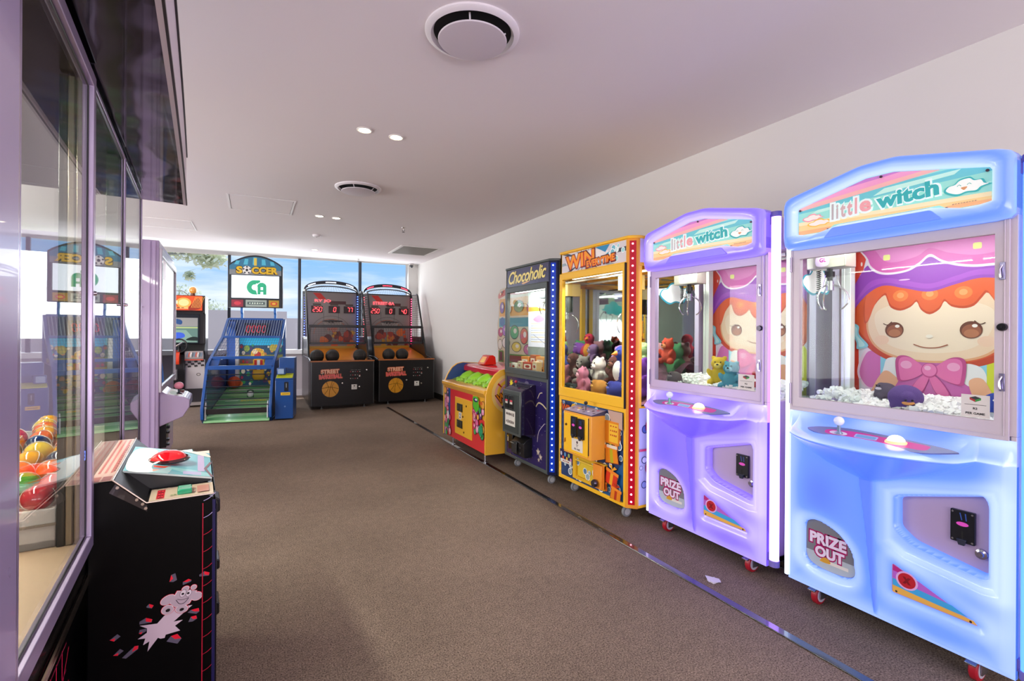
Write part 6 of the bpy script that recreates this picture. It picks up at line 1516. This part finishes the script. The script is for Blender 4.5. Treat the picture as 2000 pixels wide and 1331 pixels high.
B().sph((.24, -.12, .770), .036, 22, (1, 1, .85)).obj('joystick_ball', M('#f08fa6', .25, coat=.6), j)
B().lathe([(.022, 0), (.022, .014), (.001, .02)], (.40, -.13, .70), 16).obj('push_button', M('#6a3a2c', .3), sh)
cm = B().box(.10, .30, -.045, .0, .28, .48).obj('coin_mechanism', M('#131216', .3), LC, .003)
for z in (.44, .40, .34, .30): B().box(.12, .18, -.065, -.045, z - .008, z + .008).obj('coin_lip', M('#2a282e', .25, .4), cm, .002)
for x in (.12, LW_ - .12):
    for y in (.08, LD - .08): small_caster(LC, x, y, z=.06, r=.028)

# ================================================================== big glass-fronted prize machine in the left foreground
TH = math.radians(4.9)
LMX = Matrix.Translation((-.385, 1.672, 0)) @ Matrix.Rotation(math.pi / 2 + TH, 4, 'Z')
A_ = thing('prize_machine', 'black and lilac glass fronted prize machine filling the left edge of the photo', 'prize machine', (-.385, 1.672, 0), math.pi / 2 + TH)
SIL = M('#b7a6c4', .25, .35); BK = M('#050506', .16, spec=.3)
# base
B().prism([(.0, .0), (.012, .55), (.0, .60), (.0, .67), (.85, .67), (.85, .0)], -.89, 1.42, 'x').obj('base', BK, A_, .004)
b = B().tube([(-.76, -.003, .585), (1.41, -.003, .585)], .005, 8).tube([(-.76, -.003, .572), (1.41, -.003, .572)], .003, 8)
b.obj('chrome_trim', M('#b09c86', .15, 1.0), A_)
a = Art((0, -.0006, 0), r=.2, e=.25); a.clip = (-.60, .02, -.245, .545)
for k in range(8): a.rect(-.60 + k * .052, .02, -.594 + k * .052, .545, '#d8184a', up=(k == 0))
for k in range(12): a.line([(-.62, -.10 + k * .075), (-.22, .22 + k * .075)], .005, '#c81840', up=(k == 0)) if k < 5 else None
for k in range(9): a.rect(-.60, .06 + k * .06, -.245, .064 + k * .06, '#7a1838', up=(k == 0))
a.poly([(-.16, .02), (-.02, .02), (-.02, .20)], '#c9bcc4'); a.poly([(-.23, .02), (-.18, .02), (-.08, .30), (-.09, .36)], '#2a2440')
a.obj('grid_print', A_)
# corner column at the near end
B().prism(rrect(-.92, .665, -.700, 1.98, .012), -.022, .05).obj('corner_post', M('#b8a8cc', .28, .1, coat=.3), A_, .008)
B().box(-.702, -.695, -.020, .0, .70, 1.95).obj('post_trim', M('#d8c8c4', .15, .8), A_, .002)
# glass doors
for i, (s0, s1, z0, z1) in enumerate(((-.69, -.004, .668, 1.905), (.004, .696, .668, 1.905), (.706, 1.395, .668, 1.905))):
    w = .032 if i == 0 else .012
    fr = B().frame(s0, s1, z0, z1, (w, w, .035 if i == 0 else .018, w), -.014 if i == 0 else -.008, .004).frame(s0 + w, s1 - w, z0 + .035 if i == 0 else z0 + .018, z1 - w, .006, -.004, .006, m=1).obj('glass_door', [SIL, M('#1a1718', .3)], A_, .002)
    B().box(s0 + w, s1 - w, -.002, .002, z0 + .02, z1 - w).obj('glass_pane', glass('#f6faf6', .03, 5.0), fr)
    if i < 2: B().lathe([(.001, -.020), (.005, -.019), (.006, -.014), (.006, -.006)], (s1 - .012, 0, 1.335), 16, axis='y').obj('door_lock', M('#b8a8b8', .15, .9), fr)
B().box(1.395, 1.42, -.004, .85, .60, 1.95).obj('end_post', M('#8a8f84', .3, .2), A_, .003) if False else None
# roof box and flared canopy
B().box(-.80, 1.42, .0, .85, 1.905, 2.18).obj('roof_box', BK, A_, .004)
out = [(-.80, -.172), (-.437, -.176), (.022, -.1815), (.55, -.186), (1.0, -.188), (1.532, -.1885)]
out = spline(out, 5, False)
cn = B().prism([(p[0], p[1]) for p in out] + [(1.52, .0), (1.52, .10), (-.80, .10)], 1.925, 1.94, 'z').obj('canopy_underside', M('#0c0a0c', .12, coat=.6, bump=1.0, bs=2.2), A_)
for nd in cn.data.materials[0].node_tree.nodes:
    if nd.type == 'BUMP': nd.inputs['Distance'].default_value = .035
b = B().prism([(p[0], p[1]) for p in out] + [(p[0], p[1] + .012) for p in out[::-1]], 1.922, 2.20, 'z')
b.obj('canopy_face', M('#d9cdd8', .35), A_)
B().prism([(p[0], p[1] - .006) for p in out] + [(p[0], p[1]) for p in out[::-1]], 1.922, 1.934, 'z').prism([(p[0], p[1] - .006) for p in out] + [(p[0], p[1]) for p in out[::-1]], 2.185, 2.20, 'z').obj('canopy_edge', M('#1a1216', .3), A_)
B().prism([(p[0], p[1] + .012) for p in out] + [(1.52, .1), (-.80, .1)], 2.19, 2.20, 'z').obj('canopy_top', M('#d9cdd8', .4), A_)
# inside: posts, floor, back, end wall
B().box(-.78, 1.41, .004, .82, .665, .678).obj('chute_floor', M('#d8b493', .45), A_)
B().box(-.78, 1.41, .80, .82, .67, 1.90).obj('back_wall', M('#7d857c', .25, .3), A_)
B().box(-.005, .02, .044, .060, .678, 1.90).obj('dark_post', M('#1c1e1c', .3), A_, .002)
B().box(-.005, .03, .012, .026, .678, 1.90).box(-.005, .03, .028, .043, .678, 1.90).obj('aluminium_post', M('#9a8f7c', .25, .6), A_, .003)
B().box(.69, .71, .01, .05, .67, 1.90).obj('door_post', M('#6a7068', .3, .3), A_, .002)
B().box(1.30, 1.40, .01, .05, .67, 1.90).obj('end_post', M('#7a8078', .3, .3), A_, .002) if False else None
bn = B().frame(.004, 1.36, .062, .74, .014, .678, .778, axis='z').box(.004, 1.36, .062, .74, .678, .70).obj('ball_bin', M('#cfc6bf', .45), A_, .003)
B().box(.0, .004, .060, .30, .735, .742).obj('bin_ledge', M('#8d7f72', .4), bn)
dg = Art((0, -.0025, 0), r=.3); dg.text('3', -.058, .905, -.046, .930, '#5a7ae0', e=1.5, off=.03); dg.obj('credit_digit', A_)
# plastic balls heaped in the bin
cols = [('#c8202c', 'red'), ('#f0701c', 'orange'), ('#f2a81c', 'amber'), ('#f2c83a', 'yellow'), ('#5aa82a', 'green'), ('#1c2a52', 'navy blue')]
place = [(.045, .105, .800, 0), (.045, .185, .802, 1), (.040, .265, .800, 0), (.105, .085, .812, 0), (.110, .145, .822, 4), (.105, .215, .822, 0), (.100, .30, .815, 5), (.165, .10, .838, 1), (.165, .165, .842, 1), (.160, .235, .838, 5), (.150, .32, .83, 3),
         (.230, .095, .850, 5), (.235, .160, .856, 2), (.230, .225, .852, 1), (.225, .31, .845, 0), (.300, .090, .862, 2), (.305, .155, .868, 3), (.300, .225, .866, 1), (.290, .315, .86, 2), (.375, .10, .868, 0), (.375, .17, .876, 5), (.370, .24, .872, 3), (.36, .33, .865, 1),
         (.450, .10, .872, 5), (.450, .175, .880, 1), (.450, .25, .878, 2), (.53, .11, .876, 3), (.53, .18, .884, 2), (.53, .26, .88, 0), (.62, .12, .876, 5), (.62, .20, .884, 1), (.61, .29, .88, 4), (.72, .13, .87, 1), (.72, .22, .88, 3), (.82, .14, .87, 0), (.82, .23, .88, 2)]
where = ['in the nearest row of the bin', 'in the second row', 'in the third row', 'in the fourth row', 'at the back of the heap']
pos = ['against the glass', 'one in from the glass', 'two in from the glass', 'furthest from the glass']
proto = {}
for (s, y, z, c) in place:
    row = min(4, int(s / .14)); cl = min(3, int((y - .08) / .07))
    lb = '%s plastic ball %s, %s' % (cols[c][1], where[row], pos[cl])
    p = LMX @ Vector((s, y, z)); r = .034
    if c not in proto:
        t = thing('plastic_ball', lb, 'ball', p, 0, 'plastic prize balls in the bin')
        B().sph((0, 0, 0), r, 28).obj('shell', M(cols[c][0], .12, coat=1), t)
        B().tube([((r + .0006) * math.cos(k * .19635), (r + .0006) * math.sin(k * .19635), 0) for k in range(32)], .0012, 5, close=True).obj('seam', M('#e8e0d0', .4), t)
        proto[c] = t
    else:
        t = copy_tree(proto[c]); t.location = p; t['label'] = lb
    t.rotation_euler = (RNG.uniform(0, 3), RNG.uniform(0, 3), 0)
l = bpy.data.lights.new('cabinet_lamp', 'AREA'); l.shape = 'RECTANGLE'; l.size = 1.9; l.size_y = .10; l.energy = 60; l.color = (1, .95, .88)
lo = bpy.data.objects.new('cabinet_lamp', l); lo.location = (.30, .50, 1.88); COL.objects.link(lo); lo.parent = A_
B().box(-.70, 1.30, .44, .56, 1.885, 1.90).obj('interior_light', M('#fff6e8', .4, e=2.0), A_)
# control console
K_ = thing('control_console', 'black control console with a red dome button and cartoon mallet print', 'control console', (-.385, 1.672, 0), math.pi / 2 + TH)
# local here: x along the machine front, -y out into the room
csec = [(0, .0), (0, .83), (-.052, .83), (-.126, .757), (-.262, .757), (-.287, .745), (-.292, .70), (-.292, .0)]
body = B().prism([(-p[0] * -1, p[1]) for p in csec], .0, .62, 'x').obj('body', M('#040405', .28, spec=.15), K_, .003)
st = Art((.0, 0, .8306), (1, 0, 0), (0, 1, 0), r=.3); st.rect(.004, -.050, .616, -.002, '#c9a294')
for k in range(3): st.rect(.10, -.042 + k * .014, .60, -.036 + k * .014, '#c07068' if k % 2 else '#b05a50', up=(k == 0))
st.rect(.008, -.046, .06, -.026, '#9a5048'); st.rect(.008, -.022, .06, -.006, '#a8584c'); st.text('HAVE FUN PLAYING', .11, -.047, .5, -.040, '#8a3a34')
st.obj('instruction_print', K_)
def strip(s0, s1, lab):
    a = Art((.0, 0, .7575), (0, -1, 0), (1, 0, 0), r=.3)       # u: outwards, v: along the machine
    a = Art((.0, 0, .7575), (1, 0, 0), (0, 1, 0), r=.3)
    a.rect(s0, -.286, s1, -.13, '#c8b098')
    return a
a = strip(.004, .13, 0)
a.rect(.02, -.165, .115, -.146, '#c81c28'); a.rect(.024, -.162, .111, -.149, '#7a1018'); 
for k in range(3): digits(a, '0', .035 + k * .026, -.160, .010, .009, '#ff3040', 1.5)
for k, (s, c) in enumerate((('25', '#4a6a1c'),)): 
    v, f = textmesh(s, .02); a.k += 1
    ax = min(p[0] for p in v); bx = max(p[0] for p in v); az = min(p[1] for p in v); bz = max(p[1] for p in v)
    # text reads from outside the machine: along the strip
    a.b.add([a.P((.03 + (p[1] - az) / (bz - az) * .012 + 0, -.178 - k * .022 - (1 - (p[0] - ax) / (bx - ax)) * .0 - (p[0] - ax) / (bx - ax) * .016)) for p in v], f, a.mi(c))
a.rect(.03, -.275, .10, -.245, '#b87a68'); a.rect(.04, -.240, .09, -.228, '#c89a80')
a.obj('front_strip_print', K_)
a = strip(.49, .616, 0); a.rect(.51, -.20, .60, -.15, '#a8c8c0'); a.obj('far_strip_print', K_)
gb = B().box(.035, .085, -.232, -.196, .757, .772).obj('green_button', M('#1c8a62', .2, e=.25, coat=.6), K_, .003, label='green start button on the near strip')
gb = B().box(.560, .605, -.232, -.196, .757, .772).obj('green_button', M('#5ab0a0', .2, e=.15, coat=.6), K_, .003)
# raised tilted panel
b = B(); q = [(.135, -.060, .825), (.135, -.285, .772), (.49, -.285, .772), (.49, -.060, .825)]
b.add(q + [(x, y, z - .006) for x, y, z in q], [(0, 1, 2, 3), (7, 6, 5, 4), (0, 4, 5, 1), (1, 5, 6, 2), (2, 6, 7, 3), (3, 7, 4, 0)])
pn = b.obj('button_panel', M('#c8d4d0', .2, coat=.5), K_, .001)
B().prism([(-.062, .757), (-.062, .818), (-.282, .766), (-.282, .757)], .150, .48, 'x').obj('panel_support', M('#0a0a0b', .4), pn)
a = Art((.135, -.2851, .7722), (1, 0, 0), (0, .225, .053), r=.22)
a.rect(.0, 0, .355, .231, '#5fa8b4'); a.blob([(.01, .16), (.02, .225), (.30, .225), (.34, .17), (.20, .155), (.08, .165)], '#e4ece4')
for k in range(6): a.rect(.02 + k * .05, .115, .045 + k * .05, .16, '#c84a38' if k % 2 else '#d8a088', up=(k == 0))
a.poly([(.0, .0), (.0, .05), (.06, .11), (.0, .12), (.0, .165), (.09, .12), (.07, .05), (.04, .0)], '#8ac0c4'); a.rect(.01, .03, .05, .08, '#b0a8cc'); a.rect(.06, .02, .30, .04, '#b8a0c8')
a.blob([(.28, .0), (.355, .02), (.355, .10), (.33, .06)], '#e0d8c8'); a.line([(.0, .0), (.10, .018), (.20, .0)], .008, '#6a1c28')
a.obj('panel_print', pn)
db = B().lathe([(.058, .0), (.062, .006), (.056, .010), (.054, .012)], (.30, -.165, .803), 36).obj('button_base', M('#3a1218', .15, coat=1), K_)
d2 = B().sph((.30, -.165, .806), .052, 36, (1, 1, .62), hi=.5).obj('red_dome_button', M('#d8101c', .08, coat=1, e=.22), K_, label='large glossy red dome button')
# side cover plate with screws, rounded front corner with grid, mallet print on the near face
B().prism([(-.058, .822), (-.128, .752), (-.128, .735), (-.045, .80)], -.004, .0, 'x').obj('side_plate', M('#2a2426', .15, coat=.8), K_)
b = B()
for (y, z) in ((-.063, .812), (-.105, .772), (-.118, .758), (-.125, .745)): b.cyl((-.007, y, z), (-.003, y, z), .004, 8)
b.obj('plate_screws', M('#d8c8b8', .2, .8), K_)
B().tube([(.0, -.052, .832), (.0, -.126, .758), (.0, -.287, .758)], .0022, 6).tube([(.0, -.052, .832), (.62, -.052, .832)], .0022, 6).obj('edge_trim', M('#c8b8a8', .2, .9), K_)
a = Art((-.0005, 0, 0), (0, -1, 0), (0, 0, 1), r=.25, step=.0001)
def MP(L):   # sticker drawing grid -> panel
    return [(.109 + (x - 420) * .000197, .408 - (z - 820) * .000184) for x, z in L]
for pts, tip in (([(800, 90), (850, 75), (870, 185), (825, 205), (780, 190)], 0), ([(940, 285), (940, 240), (1010, 208), (1048, 235), (1040, 260)], 1), ([(1142, 180), (1205, 142), (1275, 180), (1265, 225), (1145, 210)], 1),
                 ([(512, 490), (545, 455), (600, 495), (575, 535), (520, 505)], 1), ([(438, 690), (510, 655), (585, 700), (575, 745), (436, 730)], 1), ([(1000, 735), (1040, 705), (1140, 705), (1148, 760), (1110, 788)], 1),
                 ([(1010, 885), (1040, 812), (1110, 812), (1120, 865), (1065, 892)], 1), ([(110, 850), (195, 790), (230, 835), (160, 885)], 0), ([(150, 1090), (225, 1018), (265, 1060), (200, 1108)], 0),
                 ([(245, 1160), (385, 1035), (430, 1040), (425, 1090), (290, 1185)], 1), ([(750, 1095), (800, 1030), (880, 1020), (930, 1110), (880, 1175)], 1), ([(430, 860), (440, 810), (525, 815), (520, 850), (455, 880)], 0)):
    a.poly(MP(pts), '#5d5668'); c = (sum(p[0] for p in pts) / len(pts), sum(p[1] for p in pts) / len(pts))
    if tip: a.poly(MP([(c[0] + (p[0] - c[0]) * .95, c[1] + (p[1] - c[1]) * .95 - 3) for p in pts[1:4]] + [(c[0], c[1] + 6)]), '#e01c34')
    else: a.poly(MP([pts[0], pts[-1], c]), '#e01c34')
a.poly(MP([(440, 748), (640, 780), (720, 690), (850, 600), (1060, 628), (832, 815), (945, 822), (850, 885), (912, 978), (740, 985), (728, 1030), (680, 1025), (650, 1000), (530, 1168), (552, 1020), (480, 1052), (505, 960), (420, 942), (522, 880), (525, 815)]), '#cdb6c4')
def dot(cx, cz, rx, rz, c, rot=0.0, n=26): a.poly(MP([(cx + rx * math.cos(k * 6.2832 / n) * math.cos(rot) - rz * math.sin(k * 6.2832 / n) * math.sin(rot), cz + rx * math.cos(k * 6.2832 / n) * math.sin(rot) + rz * math.sin(k * 6.2832 / n) * math.cos(rot)) for k in range(n)]), c)
for grow, c in ((12, '#c8203a'), (6, '#e8d8dc'), (0, '#b9a4b0')):
    dot(765, 455, 88 + grow, 62 + grow, c, -.45); dot(1110, 500, 66 + grow, 62 + grow, c, .1); dot(975, 345, 42 + grow, 34 + grow, c, -.4); dot(1075, 350, 32 + grow, 34 + grow, c, .3)
    a.poly(MP([(880 - grow, 355 - grow), (1110 + grow, 410), (1020 + grow, 580 + grow), (960, 605 + grow), (850, 590 + grow), (795 - grow, 520)]), c)
    dot(760, 605, 68 + grow, 66 + grow, c); dot(930, 645, 74 + grow, 56 + grow, c, .3)
dot(945, 405, 38, 60, '#3a2e38', .35); dot(945, 405, 34, 55, '#d8c8d2', .35); dot(1015, 420, 34, 55, '#3a2e38', .35); dot(1015, 420, 30, 50, '#d8c8d2', .35)
dot(942, 412, 17, 17, '#2a2028'); dot(1008, 420, 17, 17, '#2a2028'); dot(765, 612, 28, 24, '#141014', -.3); dot(930, 650, 28, 22, '#141014', -.2)
a.line(MP(spline([(860, 480), (900, 550), (960, 555), (1015, 490)], 6, False)), .0016, '#3a2e38'); a.line(MP(spline([(875, 475), (935, 500), (1010, 490)], 6, False)), .0012, '#3a2e38')
a.rect(.258, .02, .2605, .735, '#a81430')
a.obj('mallet_print', K_)
a = Art((-.0005, 0, 0), (0, -1, 0), (0, 0, 1), r=.25, step=.0001); a.k = 3
for k in range(15): a.line(spline([(.261, .04 + k * .05), (.275, .046 + k * .05), (.291, .060 + k * .05)], 4, False), .0016, '#b01838' if k < 13 else '#b0a0d0', up=(k == 0))
a.rect(.283, .02, .291, .74, '#1c1848'); a.obj('corner_grid_print', K_)
for z, h in ((.675, .055), (.50, .04), (.36, .05)): B().prism([(-.290, z), (-.290, z + h), (-.305, z + h * .8), (-.305, z + h * .15)], .06, .14, 'x').obj('coin_slot_housing', M('#0a0a0c', .25), K_, .003)
B().box(.02, .60, -.296, -.292, .05, .72).obj('front_door', M('#15131c', .25), K_, .002)
